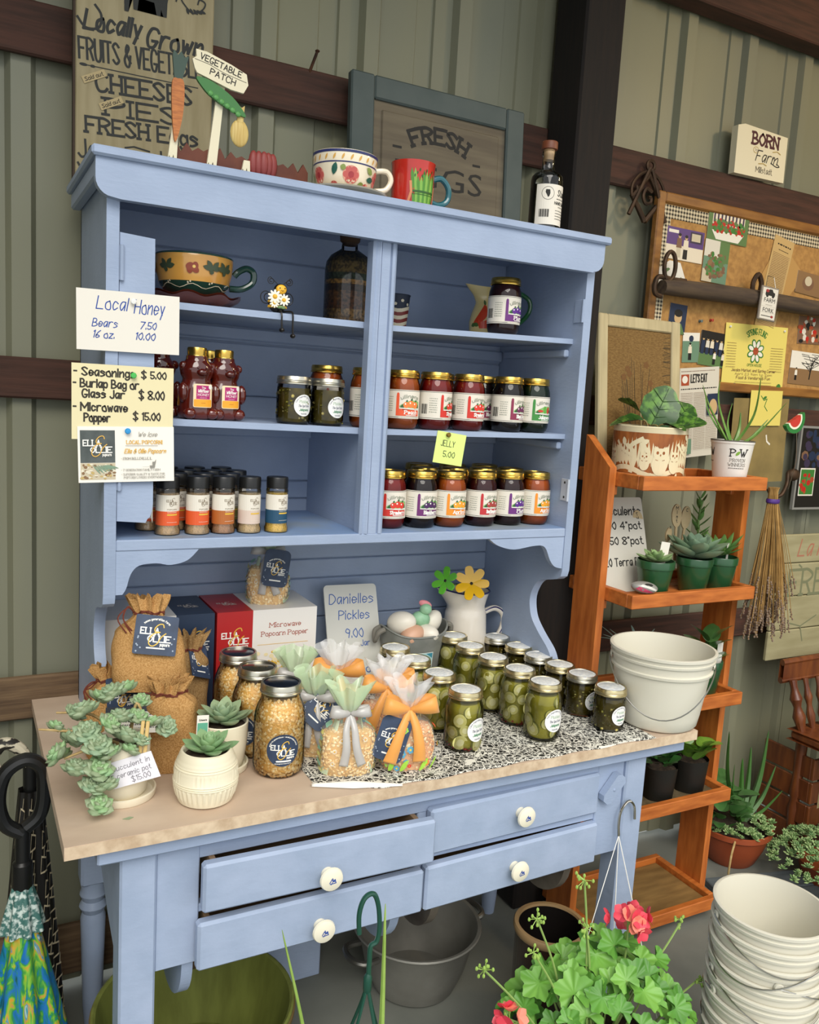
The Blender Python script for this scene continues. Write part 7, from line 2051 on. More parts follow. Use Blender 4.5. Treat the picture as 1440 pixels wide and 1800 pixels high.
def stemmed(parent, base, tip, me, yaw, pitch, s_=1.0, roll=0, sr=.0022, sm=None):
    lf = link('leaf', me, parent)
    lf.matrix_local = Matrix.Translation(tip) @ Matrix.Rotation(yaw, 4, 'Z') @ Matrix.Rotation(pitch, 4, 'Y') @ Matrix.Rotation(roll, 4, 'X') @ Matrix.Scale(s_, 4)
    b = MB(); mid = (Vector(base) + Vector(tip)) / 2 + Vector((0, 0, .01)); b.tube(catmull([base, mid, tip], 4), sr, 5); b.build('stem', sm or mat('begonia_stem', '#8A7A4A', .6), parent)
for base, tip, yaw, pit_, s_, roll in (((.03, 0, .13), (.010, .03, .15), .25, -1.15, 1.15, 1.25), ((-.01, -.02, .13), (-.03, -.02, .165), 2.9, .15, .85, -.2), ((.03, -.03, .13), (.055, -.035, .15), -.3, -.3, .75, .5), ((-.02, .02, .13), (-.025, .03, .185), 2.4, -.5, .7, .4), ((.04, .02, .13), (.07, .03, .16), .5, -.7, .85, .7), ((0, -.03, .13), (.02, -.05, .155), -.9, .1, .6, 0)):
    stemmed(ow, base, tip, ME_BEG, yaw, pit_, s_, roll)

# ---- aloe in a white nursery pot ----------------------------------
ALO = mat('aloe_green', '#5F8A3E', .4, col2='#7BA050', scale=50, stretch=(1, 1, .4), detail=3, lo=.45, hi=.62)
def aloe_leaf(parent, base, tip, bend, w, m=ALO, nm='leaf'):
    b = MB(); base, tip = Vector(base), Vector(tip); mid = (base + tip) / 2 + Vector(bend)
    P_ = catmull([base, mid, tip], 8); n = len(P_)
    vs_, fs = [], []
    for i, p in enumerate(P_):
        t = i / (n - 1); d = (P_[min(i + 1, n - 1)] - P_[max(i - 1, 0)]).normalized()
        sd = d.cross(Vector(bend) if Vector(bend).length > 1e-4 else Vector((0, 1, 0)))
        sd = sd.normalized() if sd.length > 1e-5 else Vector((1, 0, 0))
        nn = sd.cross(d)
        ww = w * (1 - t) ** .7 + .0006
        vs_ += [p + sd * ww, p + nn * ww * .25, p - sd * ww, p - nn * ww * .6]
    for i in range(n - 1):
        for k in range(4): fs.append((4 * i + k, 4 * i + (k + 1) % 4, 4 * i + 4 + (k + 1) % 4, 4 * i + 4 + k))
    b.add(vs_, fs); return b.build(nm, m, parent, sharp=60)
al = thing('aloe_in_white_pot', 'aloe in a white printed nursery pot on the top tray', 'plant', (1.695, .060, tz(0) + .0003), -.5)
b = MB(); b.lathe([(0, 0), (.042, 0), (.044, .002), (.0575, .112), (.059, .113), (.0595, .121), (.056, .121), (.053, .10), (0, .10)], 44); b.build('pot', mat('white_nursery_pot', '#E6E2DA', .4), al)
b = MB(); b.lathe([(.0593, .1185), (.0603, .1195), (.060, .1215), (.056, .1218)], 44); b.build('pot_rim', mat('pot_rim_grey', '#5A564E', .5), al)
A = Art()
def pwr(v): return .0440 + .0138 * v / .112
A.stx('P', -.020, .078, .020, 0, w=.0026, serif=True, width=.011); A.leaf(-.007, .080, .016, .004, .9, 1); A.stx('W', .0035, .078, .020, 0, w=.0026, serif=True, width=.018)
A.stx('PROVEN', 0, .063, .0085, 2, w=.0009, align='c', width=.040, serif=True); A.stx('WINNERS', 0, .0505, .0085, 2, w=.0009, align='c', width=.048, serif=True); A.scribble(-.022, .022, .044, .003, 0, RND); A.scribble(-.018, .018, .016, .002, 0, RND)
for s_ in (-1, 1): A.stx('P', s_ * .09 - .01, .078, .020, 0, w=.0026, serif=True, width=.011); A.stx('W', s_ * .09 + .008, .078, .02, 0, w=.0026, width=.016); A.scribble(s_ * .09 - .02, s_ * .09 + .02, .06, .004, 0, RND)
A.build('pot_print', [DKINK, mat('leaf_logo_green', '#7EA83A', .5), mat('pot_print_grey', '#7A766E', .6)], cyl(.050, rf=lambda v: pwr(v) + .0002), al, du=.006)
b = MB(); b.lathe([(0, .106), (.054, .104)], 24); b.build('soil', SOIL, al)
for tip, bend, w in (((-.105, -.01, .250), (-.02, 0, .02), .0085), ((-.055, .0, .27), (-.02, .005, .02), .009), ((-.01, .01, .205), (-.012, .005, 0), .008), ((.055, -.01, .285), (.02, 0, -.01), .010), ((.135, -.01, .215), (-.01, 0, -.03), .0095), ((.10, .02, .165), (0, .004, -.015), .008), ((-.085, .02, .22), (-.02, .01, .015), .007), ((.02, .02, .18), (.01, .01, .0), .007)):
    aloe_leaf(al, (tip[0] * .08, 0, .104), (tip[0], tip[1], tip[2] + .02), bend, w)
# ---- white price board on tray two --------------------------------
wb2 = thing('succulent_price_board', 'white board with black marker succulent pot prices on the second tray', 'sign', (1.3225, .105, tz(1) + .0003), rot=(RAD(-17), 0, 0))
b = MB(); A0 = Art(); A0.rrect(0, 0, .165, .265, .008, 0); b.prism(A0.it[0][0], 0, .006, 'xz'); b.build('board', mat('white_board', '#D3CFC2', .4), wb2)
A = Art(); A.stx('Succulents', -.02 + .025, .215, .023, 0, w=.0036, width=.150); A.stx('5.00 4"pot', .006, .175, .020, 0, w=.0034, width=.148); A.stx('8.50 8"pot', .006, .132, .020, 0, w=.0034, width=.148); A.stx('20 Terra Bowl', .006, .072, .021, 0, w=.0032, width=.154)
A.build('lettering', [DKINK], lambda u, v, d: Vector((u, -d, v)), wb2)
# ---- green nursery pots -------------------------------------------
GPOT = mat('green_plastic_pot', '#24512F', .3, coat=.3)
def green_pot(loc, label, r=.052, h=.10, rz=0):
    t = thing('potted_succulent', label, 'plant', loc, rz, 'green pots on the plant stand')
    b = MB(); k = .72
    b.lathe([(0, 0), (r * k - .002, 0), (r * k, .003), (r * .93, h - .022), (r * .98, h - .021), (r, h - .002), (r - .001, h), (r - .004, h), (r * .86, h - .03), (0, h - .03)], 36); b.build('pot', GPOT, t)
    b = MB(); b.lathe([(0, h - .012), (r * .92, h - .014)], 24); b.build('soil', SOIL, t)
    return t
EG = mat('grey_echeveria', '#8AA07E', .5, col2='#6F8A72', scale=25, detail=3)
EG2 = mat('pale_echeveria', '#9CB67C', .5, col2='#7FA068', scale=25, detail=3)
EG3 = mat('green_spiky', '#6C9450', .45, col2='#54803E', scale=30, detail=3)
g1 = green_pot((1.437, .050, tz(1) + .0003), 'small pale succulent in a green pot with a white tag, second tray left')
echeveria(g1, (0, 0, .094), .058, 15, 7, EG2, .7)
b = MB(); b.box((.004, .01, .085), (.036, .0115, .150), T=Matrix.Rotation(.15, 4, 'Y')); b.build('plant_tag', PAPER, g1, sharp=None)
g2 = green_pot((1.602, .066, tz(1) + .0003), 'large grey-green echeveria in a green pot, middle of second tray', .052, .098)
echeveria(g2, (0, 0, .098), .110, 20, 9, EG, .85)
g3 = green_pot((1.702, .064, tz(1) + .0003), 'spiky green succulent in a green pot at the right of second tray', .050, .098)
g3.rotation_euler = (0, 0, .3)
def star_plant(parent, base, R, n, seed, m, up=.5):
    rnd = random.Random(seed)
    me = leaf_mesh('leaf', R, R * .12, R * .05, m, curve=R * .1, point=1.5, n=8, nv=7)
    for i in range(n):
        a = i * 2.39996; el = rnd.uniform(.05, up + .6 * (i / n))
        o = link('leaf', me, parent); o.matrix_local = Matrix.Translation(base) @ Matrix.Rotation(a, 4, 'Z') @ Matrix.Rotation(-el, 4, 'Y') @ Matrix.Scale(rnd.uniform(.7, 1.05), 4)
star_plant(g3, Vector((0, 0, .10)), .095, 17, 3, EG3)
b = MB(); b.box((.01, -.012, .085), (.022, -.011, .135)); b.build('plant_tag', PAPER, g3, sharp=None)
sprig = thing('tall_succulent_sprig', 'tall leggy succulent sprig rising behind the grey echeveria', 'plant', (1.690, .160, tz(1) + .0003))
b = MB(); b.lathe([(0, 0), (.032, 0), (.042, .08), (.040, .08), (0, .06)], 28); b.build('pot', GPOT, sprig)
b = MB(); b.tube(catmull([(0, 0, .06), (.005, -.01, .13), (-.004, -.015, .20), (.0, -.02, .25)], 5), .0032, 6); b.build('stem', mat('green_stem', '#6C8A4A', .6), sprig)
me_sl = leaf_mesh('leaf', .055, .008, .003, EG3, curve=.006, point=1.4, n=6, nv=6)
for i in range(16):
    z = .13 + .125 * i / 15; o = link('leaf', me_sl, sprig); o.matrix_local = Matrix.Translation((0, -.013, z)) @ Matrix.Rotation(i * 2.4, 4, 'Z') @ Matrix.Rotation(-.5 - .03 * i, 4, 'Y') @ Matrix.Scale(1 - .025 * i, 4)
# painted stone
b = MB(); b.ball((0, 0, 0), (.038, .020, .016), 24, 14); ps = b.build('painted_stone', mat('stone_grey', '#8E8C86', .35, coat=.4), None, (1.352, -.004, 1.022 + .0165), (0, .12, -.3)); tag(ps, 'painted river stone with a pink stripe on the second tray', 'stone')
A = Art()
def stone_map(u, v, d): 
    q = Vector((u, 0, v)); y = -.020 * sqrt(max(0, 1 - (u / .038) ** 2 - (v / .016) ** 2)); n = Vector((u / .038 ** 2, y / .020 ** 2, v / .016 ** 2)).normalized(); return Vector((u, y, v)) + n * (d + .0003)
A.poly([(-.030, -.004), (-.012, -.009), (.012, -.010), (.022, -.008), (.004, -.003), (-.022, .003)], 0); A.poly([(-.022, .004), (.0, .002), (.026, -.004), (.030, .0), (.004, .008), (-.014, .009)], 1); A.ell(.004, .010, .012, .003, 2)
A.build('stone_paint', [mat('stone_pink', '#C9486A', .4), mat('stone_white', '#D9D6CC', .4), DKINK], stone_map, ps, du=.003)
# spoon plant markers
SPW = mat('wood_spoon', '#C9B48A', .6, col2='#B8A076', scale=12)
def spoon(loc, ry, word, label, s_=1.0):
    t = thing('spoon_plant_marker', label, 'plant marker', loc, rot=(RAD(-6), ry, 0), group='wooden spoon markers')
    b = MB()
    b.prism([(-.0035, 0), (.0035, 0), (.004, .10)] + [(.019 * s_ * sin(t_), .132 - .034 * s_ * cos(t_)) for t_ in [.25 + i * (2 * pi - .5) / 20 for i in range(21)]] + [(-.004, .10)], 0, .004, 'xz'); b.build('spoon', SPW, t)
    A = Art()
    for i, ch in enumerate(word): A.stx(ch, 0, .150 - i * .0125, .009, 0, w=.0016, align='c')
    A.build('lettering', [DKINK], lambda u, v, d: Vector((u, -d, v)), t)
spoon((1.505, .150, tz(1) + .06), RAD(-16), 'THYM', 'wooden spoon plant marker tilted left behind the pale succulent')
spoon((1.602, .140, tz(1) + .072), RAD(2), 'Mint', 'upright wooden spoon marker lettered Mint')
spoon((1.632, .150, tz(1) + .066), RAD(10), 'C', 'wooden spoon marker half hidden right behind the Mint one')
spoon((1.545, .135, tz(1) + .022), RAD(14), 's', 'small wooden spoon marker low behind the grey echeveria', .6)
# bunch of dried lavender hanging from the tray corner
lv = thing('lavender_bundle', 'hanging bundle of dried lavender tied with a purple band', 'dried flowers', (1.800, -.012, 1.315))
STRAW = mat('dry_stem', '#B08A4E', .8, col2='#94703A', scale=40); BUD = mat('dry_lavender_bud', '#75604E', .9, col2='#8C7868', scale=120)
r = random.Random(21)
stm, bud = MB(), MB()
for i in range(110):
    a = r.uniform(0, 6.28); k = sqrt(r.random())
    p0 = Vector((.018 * k * cos(a), .014 * k * sin(a), -.01)); p1 = Vector((.016 * k * cos(a), .013 * k * sin(a), -.045))
    L = r.uniform(.30, .46); sx_ = .035 + .085 * k * cos(a) + r.uniform(-.015, .015); p2 = Vector((sx_, .055 * k * sin(a), -L * .98))
    pts = catmull([p0, p1, (p1 + p2) / 2 + Vector((.004, 0, 0)), p2], 3)
    stm.tube(pts, .0011, 4)
    d = (p2 - p1).normalized()
    for q in range(r.randint(5, 9)):
        c = p2 - d * (.007 * q) + Vector((r.uniform(-.002, .002), r.uniform(-.002, .002), 0)); bud.ball(c, (.0032, .0032, .0036), 5, 3)
tag(stm.build('stems', STRAW, lv), kind='stuff'); tag(bud.build('lavender_buds', BUD, lv), kind='stuff')
b = MB(); b.lathe([(.0185, -.042), (.021, -.046), (.021, -.052), (.0185, -.055)], 20, sy=.8); b.build('purple_band', mat('purple_band', '#4B2A7A', .6), lv)
# third and fourth trays
g4 = green_pot((1.704, .070, tz(2) + .0003), 'green pot with broad jade leaves at the right end of the third tray', .044, .10)
JADE = mat('jade_leaf_dark', '#3E6634', .3, col2='#4F7A40', scale=20, coat=.2)
me_j = broad_leaf('leaf', .075, .028, JADE, .2, amp=0)
for i in range(9):
    a = i * 2.2; o = link('leaf', me_j, g4); o.matrix_local = Matrix.Translation((.01 * cos(a), .01 * sin(a), .10 + .008 * i)) @ Matrix.Rotation(a, 4, 'Z') @ Matrix.Rotation(-.25 - .08 * i, 4, 'Y')
b = MB(); b.box((.012, -.02, .09), (.034, -.019, .155)); b.build('plant_tag', PAPER, g4, sharp=None)
fs_ = thing('blue_finger_succulent', 'blue-grey finger succulent behind the white pail on the third tray', 'plant', (1.436, .085, tz(2) + .0003))
b = MB(); b.lathe([(0, 0), (.038, 0), (.05, .09), (.047, .09), (0, .07)], 28); b.build('pot', GPOT, fs_)
BF = mat('blue_finger_leaf', '#7C9A92', .5, col2='#93AFA4', scale=20)
for i in range(18):
    a = pi + (i - 9) * .33; L = r.uniform(.09, .125); z = .13 + .07 * (i % 5) / 5
    aloe_leaf(fs_, (0, 0, .08 + .012 * (i % 4)), (L * cos(a), L * sin(a) * .8, z + r.uniform(-.02, .07)), (0, 0, .022), .0068, BF)
NB = mat('black_grow_bag', '#16140F', .5, bump=.4, bscale=30)
def grow_bag(loc, label, seed, m, R):
    t = thing('black_nursery_pot', label, 'plant', loc, 0, 'black nursery pots on the stand')
    rr = random.Random(seed)
    b = MB(); b.surf(lambda u, v: ((.044 + .008 * v + .002 * sin(5 * 2 * pi * u + seed)) * cos(2 * pi * u), (.044 + .008 * v + .002 * sin(4 * 2 * pi * u)) * sin(2 * pi * u), .10 * v + .002 * sin(3 * 2 * pi * u) * v), 28, 8, cu=True); b.lathe([(0, .0), (.044, .0)], 28); b.build('pot', NB, t, sharp=70)
    b = MB(); b.lathe([(0, .088), (.048, .088)], 24); b.build('soil', SOIL, t)
    me = broad_leaf('leaf', R, R * .42, m, .25, waves=7, amp=.04)
    for i in range(15):
        a = i * 2.4; o = link('leaf', me, t); o.matrix_local = Matrix.Translation((.022 * cos(a), .022 * sin(a), .092 + .003 * i)) @ Matrix.Rotation(a, 4, 'Z') @ Matrix.Rotation(-rr.uniform(.15, 1.1), 4, 'Y') @ Matrix.Scale(rr.uniform(.65, 1.05), 4)
    return t
KAL, KAL2 = mat('kalanchoe_dark', '#33602C', .3, coat=.2), mat('kalanchoe_bright', '#7FA83E', .35, col2='#5E8C34', scale=20)
grow_bag((1.545, .062, tz(3) + .0018), 'black nursery pot with dark glossy leaves half behind the table leg', 3, KAL, .07)
grow_bag((1.672, .066, tz(3) + .0018), 'black nursery pot with bright scalloped leaves on the fourth tray', 5, KAL2, .082)
# ================================================================== right background: sign, chair, crate, bowl of plants
fs2 = thing('flower_market_sign', 'cream plank sign with faded script and green lettering behind the chair', 'sign', (2.245, .292, .655))
PLK = mat('cream_plank', '#A39B78', .7, col2='#948C68', scale=5, stretch=(1, 1, 8), detail=6)
for z0_, z1_ in ((0, .105), (.108, .226), (.229, .345), (.348, .448)):
    b = MB(); b.box((0, 0, z0_), (.55, .014, z1_), ch=.003); b.build('plank', PLK, fs2)
A = Art(); A.stx('La Fleur', .10, .372, .058, 0, w=.006, shear=.3, width=.26); A.stx('FRES', .07, .232, .090, 1, w=.010, width=.26, serif=True); A.line([(.115, .34), (.13, .33)], .006, 1); A.line([(.10, .13), (.16, .115), (.24, .15)], .005, 1); A.line([(.16, .115), (.18, .06)], .005, 1)
A.build('lettering', [mat('faded_rose', '#A87058', .7), mat('faded_moss', '#76785A', .7)], lambda u, v, d: Vector((u, -d, v)), fs2)
b = MB(); b.box((.03, .014, .0), (.07, .03, .44)); b.build('back_batten', GIRT_L, fs2); b = MB(); b.box((.45, .014, .0), (.49, .03, .44)); b.build('back_batten', GIRT_L, fs2)
ch = thing('wooden_chair', 'dark turned-spindle wooden chair at the right edge', 'chair', (2.50, .08, 0))
CHW = mat('reddish_chair_wood', '#5E2F18', .4, col2='#7A431F', scale=5, stretch=(10, 10, 1.5), coat=.2)
b = MB(); b.surf(lambda u, v: ((u - .5) * .42 * (1.0 - .12 * (1 - v)), -.02 + .30 * (v - .5), .435 + .004 * sin(pi * u)), 12, 8); b.surf(lambda u, v: ((u - .5) * .42 * (1.0 - .12 * (1 - v)), -.02 + .30 * (v - .5), .40), 12, 8); b.box((-.20, -.165, .40), (.20, .125, .434), ch=.01); b.build('seat', CHW, ch)
for x, y in ((-.165, -.13), (.165, -.13), (-.16, .10), (.16, .10)):
    b = MB(); b.lathe([(.012, 0), (.016, .08), (.021, .15), (.015, .18), (.022, .20), (.017, .26), (.020, .40)], 14, (x, y, 0)); b.build('leg', CHW, ch)
for i in range(7):
    x = -.175 + i * .0583
    b = MB(); pts = [(x, .095, .43), (x * 1.06, .112, .50), (x * 1.1, .125, .555), (x * 1.12, .14, .605)]
    P_ = catmull(pts, 4); b.tube(P_, [(.008, .0095, .012, .015, .011, .0085, .011, .0145, .012, .009, .008, .009, .009)[k] * (1.5 if i in (0, 6) else 1) for k in range(len(P_))], 10); b.build('spindle', CHW, ch)
b = MB(); b.surf(lambda u, v: ((u - .5) * .44, .150 - .02 * sin(pi * u) + .012, .59 + .07 * v + .012 * sin(pi * u)), 20, 4); b.surf(lambda u, v: ((u - .5) * .44, .168 - .02 * sin(pi * u) + .012, .59 + .07 * v + .012 * sin(pi * u)), 20, 4); b.tube([((u - .5) * .44, .159 - .02 * sin(pi * u) + .012, .66 + .012 * sin(pi * u)) for u in [i / 20 for i in range(21)]], .012, 8); b.tube([((u - .5) * .44, .159 - .02 * sin(pi * u) + .012, .595 + .012 * sin(pi * u)) for u in [i / 20 for i in range(21)]], .011, 8); b.build('top_rail', CHW, ch)
for y in (-.13, .1):
    b = MB(); b.tube([(-.16, y, .18), (.16, y, .18)], .008, 8); b.build('stretcher', CHW, ch)
cr = thing('wooden_crate', 'reddish wooden crate with a pale label on the floor under the chair', 'crate', (2.50, .22, 0))
for i in range(4):
    b = MB(); b.box((-.17, -.105, .02 + i * .085), (.17, -.093, .095 + i * .085), ch=.002); b.build('slat', CHW, cr)
    for x in (-.17, .158):
        b = MB(); b.box((x, -.093, .02 + i * .085), (x + .012, .10, .095 + i * .085), ch=.002); b.build('slat', CHW, cr)
b = MB(); b.box((-.158, -.093, .0), (.158, .10, .02)); b.build('bottom', CHW, cr)
A = Art(); A.rect(-.13, .17, .05, .27, 0)
for i in range(6): A.rect(-.12, .18 + i * .014, .04, .185 + i * .014, 1, up=(i == 0))
A.build('crate_label', [mat('kraft_label', '#A8946A', .8), mat('label_lines', '#7A6844', .8)], lambda u, v, d: Vector((u, -.1055 - d, v)), cr)
# terracotta bowl
TERRA = mat('terracotta_plastic', '#9C4A28', .5, col2='#8A4022', scale=8)
tb2 = thing('terracotta_bowl_garden', 'wide terracotta bowl planted with jade, aloe and sedum on the floor', 'plant', (2.08, .145, .0))
b = MB(); b.lathe([(0, .0), (.075, .0), (.083, .01), (.105, .06), (.118, .105), (.121, .107), (.127, .112), (.127, .128), (.122, .130), (.117, .125), (.10, .10), (0, .10)], 48); b.build('bowl', TERRA, tb2)
b = MB(); b.lathe([(0, .118), (.117, .115)], 32); b.build('soil', SOIL, tb2)
me_jd = broad_leaf('leaf', .062, .024, JADE, .2, amp=0, n=10)
r = random.Random(31)
for i in range(70):
    a = r.uniform(0, 6.28); k = sqrt(r.random()); x, y = -.055 + .075 * k * cos(a), .02 + .07 * k * sin(a); z = .14 + .15 * r.random() * (1.1 - k * .6)
    o = link('jade_leaf', me_jd, tb2); o.matrix_local = Matrix.Translation((x, y, z)) @ Matrix.Rotation(a + r.uniform(-.5, .5), 4, 'Z') @ Matrix.Rotation(-r.uniform(-.2, 1.0), 4, 'Y') @ Matrix.Scale(r.uniform(.7, 1.2), 4)
ALO2 = mat('aloe_deep_green', '#44702F', .35, col2='#3A6228', scale=12)
for tip, bend, w in (((-.035, .03, .445), (-.03, 0, 0), .014), ((.01, .03, .32), (-.01, .01, 0), .012), ((.165, .03, .42), (.02, 0, -.02), .016), ((.185, .0, .30), (.015, 0, -.02), .013), ((.195, -.03, .22), (0, 0, -.02), .012), ((.06, .04, .33), (.01, .01, 0), .013), ((.11, .05, .36), (.02, .01, -.01), .013)):
    aloe_leaf(tb2, (.045 + tip[0] * .1, .01, .115), tip, bend, w, ALO2, 'aloe_blade')
SED = mat('sedum_green', '#7C9A5E', .5, col2='#5F8450', scale=30)
SED2 = mat('sedum_pale', '#96AE74', .5)
me_sd = rosette_mesh('sedum_rosette', [SED, SED2], 14, .017, .30, .14, 5, 1.0)
for i in range(34):
    a = r.uniform(-2.9, -.1); k = r.uniform(.55, 1.08); o = link('sedum_rosette', me_sd, tb2, (.118 * k * cos(a), .118 * k * sin(a), .128 + r.uniform(-.004, .018)), (r.uniform(-.4, .4), r.uniform(-.4, .4), r.uniform(0, 6)), r.uniform(.8, 1.2))
b = MB(); b.tube(catmull([(-.085, -.085, .125), (-.115, -.10, .09), (-.125, -.105, .05), (-.12, -.10, .02)], 5), .0035, 6); b.build('trailing_stem', STEMM, tb2)
sm = thing('sedum_pot', 'spreading pot of pale green sedum beside the terracotta bowl', 'plant', (2.285, -.045, 0))
b = MB(); b.lathe([(0, 0), (.10, 0), (.13, .08), (.127, .08), (0, .06)], 32); b.build('pot', TERRA, sm)
sb2 = MB()
vts, fcs, mis = [], [], []
src = me_sd
sv = [v_.co.copy() for v_ in src.vertices]; sfc = [(tuple(p.vertices), p.material_index) for p in src.polygons]
for i in range(360):
    a = r.uniform(0, 6.28); k = sqrt(r.random()); x, y = .235 * k * cos(a), .20 * k * sin(a)
    z = .075 + .075 * (1 - k * k) + r.uniform(-.01, .015)
    T = TR(x, y, z, r.uniform(-.6, .6), r.uniform(-.6, .6), r.uniform(0, 6.28), r.uniform(.75, 1.25))
    o_ = len(vts); vts += [T @ q for q in sv]
    for f_, mi_ in sfc: fcs.append(tuple(o_ + j for j in f_)); mis.append(mi_)
me = bpy.data.meshes.new('sedum_foliage'); me.from_pydata([tuple(q) for q in vts], [], fcs); me.materials.append(SED); me.materials.append(SED2); me.polygons.foreach_set('material_index', mis); me.polygons.foreach_set('use_smooth', [True] * len(fcs))
tag(link('sedum_foliage', me, sm), kind='stuff')
PAV = mat('slate_board', '#5C6468', .8, col2='#4A5154', scale=6, stretch=(1, 6, 6))
for i in range(3):
    b = MB(); b.box((-.16, -.045 + i * .092, 0), (.22, .042 + i * .092, .022), ch=.003)
    tag(b.build('floor_board', PAV, None, (1.965, -.13, .0002), (0, 0, RAD(-14))), ('front', 'middle', 'rear')[i] + ' grey plank lying on the concrete by the plant stand foot', 'plank', 'planks on the floor by the stand')
for o in COL.objects:
    pass
tb2.location = (2.08, .215, .0)

# ================================================================== stack of pails
for i in range(9):
    z = i * .0385
    pail('stacked_pail', (1.249, -.563, z + .0005), ['bottom white pail of the stack on the floor', 'second white pail from the bottom of the floor stack', 'third white pail from the bottom of the floor stack', 'fourth white pail from the bottom of the floor stack', 'middle white pail of the floor stack', 'fourth white pail from the top of the floor stack', 'third white pail from the top of the floor stack', 'second white pail from the top of the floor stack', 'topmost open white pail of the floor stack'][i], .19, .086, .112, [0.3, 2.0, -.9, .5, 2.8, -.5, .9, -1.3, -.55][i], 'stacked white pails', 'drop')

# ================================================================== under the table
ba = thing('metal_basin', 'large dull metal basin with side handles on the floor under the table', 'basin', (.79, .105, .0005))
b = MB(); b.lathe([(0, 0), (.095, 0), (.108, .006), (.130, .06), (.150, .15), (.160, .162), (.166, .164), (.164, .168), (.156, .166), (.146, .15), (.126, .06), (.104, .010), (0, .006)], 56); b.build('bowl', mat('old_aluminium', '#94928A', .5, metal=.3, col2='#77756E', scale=6, detail=6), ba)
for a in (.15, pi + .15):
    T = Matrix.Rotation(a, 4, 'Z'); b = MB(); b.tube([T @ Vector(p) for p in catmull([(.146, -.04, .135), (.19, -.038, .14), (.205, 0, .14), (.19, .038, .14), (.146, .04, .135)], 5)], .0075, 8); b.build('handle', STEEL, ba)
ck = thing('brown_crock', 'dark brown stoneware crock with a tan rim under the table', 'crock', (1.020, -.142, .0005))
b = MB(); b.lathe([(0, 0), (.078, 0), (.082, .006), (.084, .23), (.087, .235)], 40, m=0); b.lathe([(.087, .235), (.0895, .240), (.0895, .250), (.087, .254), (.078, .254), (.0765, .248)], 40, m=1); b.lathe([(.0765, .248), (.075, .02), (0, .015)], 40, m=2); b.build('crock_body', [mat('brown_glaze', '#3A2016', .2, coat=.5), mat('tan_rim', '#A88A62', .4), mat('crock_inside', '#120C0A', .5)], ck)
gt = thing('green_tub', 'large round tub with streaky olive green inside behind the left table leg', 'tub', (.195, .005, .0005))
OLV = mat('olive_enamel', '#7C8440', .5, col2='#6A7034', scale=6, stretch=(6, 6, .8), detail=5)
b = MB(); b.lathe([(.165, 0), (.172, .006), (.205, .185), (.2095, .19), (.2095, .198), (.205, .200), (.200, .196), (.166, .012), (0, .010)], 64); b.build('tub_body', OLV, gt)
b = MB(); b.lathe([(.2062, .178), (.2125, .182), (.2125, .190), (.2080, .192)], 64); b.build('rim_band', mat('rim_wood', '#6E5A34', .6), gt)
# ================================================================== umbrellas at the left
um = thing('parrot_umbrella', 'folded umbrella printed in blue, green and gold with a black loop handle', 'umbrella', (-.138, .02, .0005))
def umb_mat():
    m = bpy.data.materials.new('feather_print'); m.use_nodes = True; nt = m.node_tree; bs_ = nt.nodes['Principled BSDF']; bs_.inputs['Roughness'].default_value = .35
    tc = nt.nodes.new('ShaderNodeTexCoord'); mp = nt.nodes.new('ShaderNodeMapping'); mp.inputs['Scale'].default_value = (1, 1, .35); nt.links.new(tc.outputs['Object'], mp.inputs[0])
    nz = nt.nodes.new('ShaderNodeTexNoise'); nz.inputs['Scale'].default_value = 38; nz.inputs['Detail'].default_value = 3; nz.inputs['Distortion'].default_value = 1.2; nt.links.new(mp.outputs[0], nz.inputs['Vector'])
    rp = nt.nodes.new('ShaderNodeValToRGB'); els = rp.color_ramp.elements; els[0].position = .30; els[0].color = (*lin('#0F3A22'), 1); els[1].position = .72; els[1].color = (*lin('#D8E0D0'), 1)
    for p, c in ((.38, '#14708C'), (.44, '#1E6AB8'), (.50, '#2E8A44'), (.56, '#7CB83C'), (.61, '#C9952E'), (.66, '#1C8FA8')): e = els.new(p); e.color = (*lin(c), 1)
    nt.links.new(nz.outputs['Fac'], rp.inputs['Fac']); nt.links.new(rp.outputs['Color'], bs_.inputs['Base Color']); return m
def folded(u, v, z0, z1, r0, r1, nf, ph):
    a = 2 * pi * u; z = z0 + (z1 - z0) * v; rr = r1 + (r0 - r1) * v ** 1.3
    rr *= 1 + .20 * sin(nf * a + ph) * (1 - v * .6)
    return (rr * cos(a), rr * sin(a), z)
b = MB(); b.surf(lambda u, v: folded(u, v, .015, .455, .026, .098, 8, 0), 72, 24, cu=True); b.build('canopy', umb_mat(), um, sharp=80)
b = MB(); b.surf(lambda u, v: folded(u, v, .445, .535, .017, .036, 8, 0), 48, 8, cu=True); b.build('canopy_top', mat('teal_speckle', '#3E6A64', .5, col2='#C4D2CC', scale=110, detail=2, lo=.45, hi=.6), um, sharp=80)
b = MB(); b.lathe([(.017, .53), (.019, .535), (.018, .58), (.013, .585), (.012, .655), (0, .656)], 20); b.build('shaft', BLACK, um)
lo = [(p.x, p.y, p.z) for p in catmull([(0, 0, .64), (-.030, 0, .665), (-.040, 0, .715), (-.028, 0, .765), (.006, 0, .785), (.034, 0, .765), (.038, 0, .715), (.030, 0, .672), (.006, 0, .650)], 5)]
b = MB(); b.tube(lo, .0135, 10); b.build('loop_handle', BLACK, um)
um2 = thing('chain_print_umbrella', 'folded black umbrella with cream chain-link print behind the parrot one', 'umbrella', (-.112, .205, .0005), 0)
CHN = mat('black_canopy', '#14110F', .5)
b = MB(); b.surf(lambda u, v: folded(u, v, .015, .64, .022, .062, 7, 1), 64, 24, cu=True); b.build('canopy', CHN, um2, sharp=80)
A = Art(); r = random.Random(5)
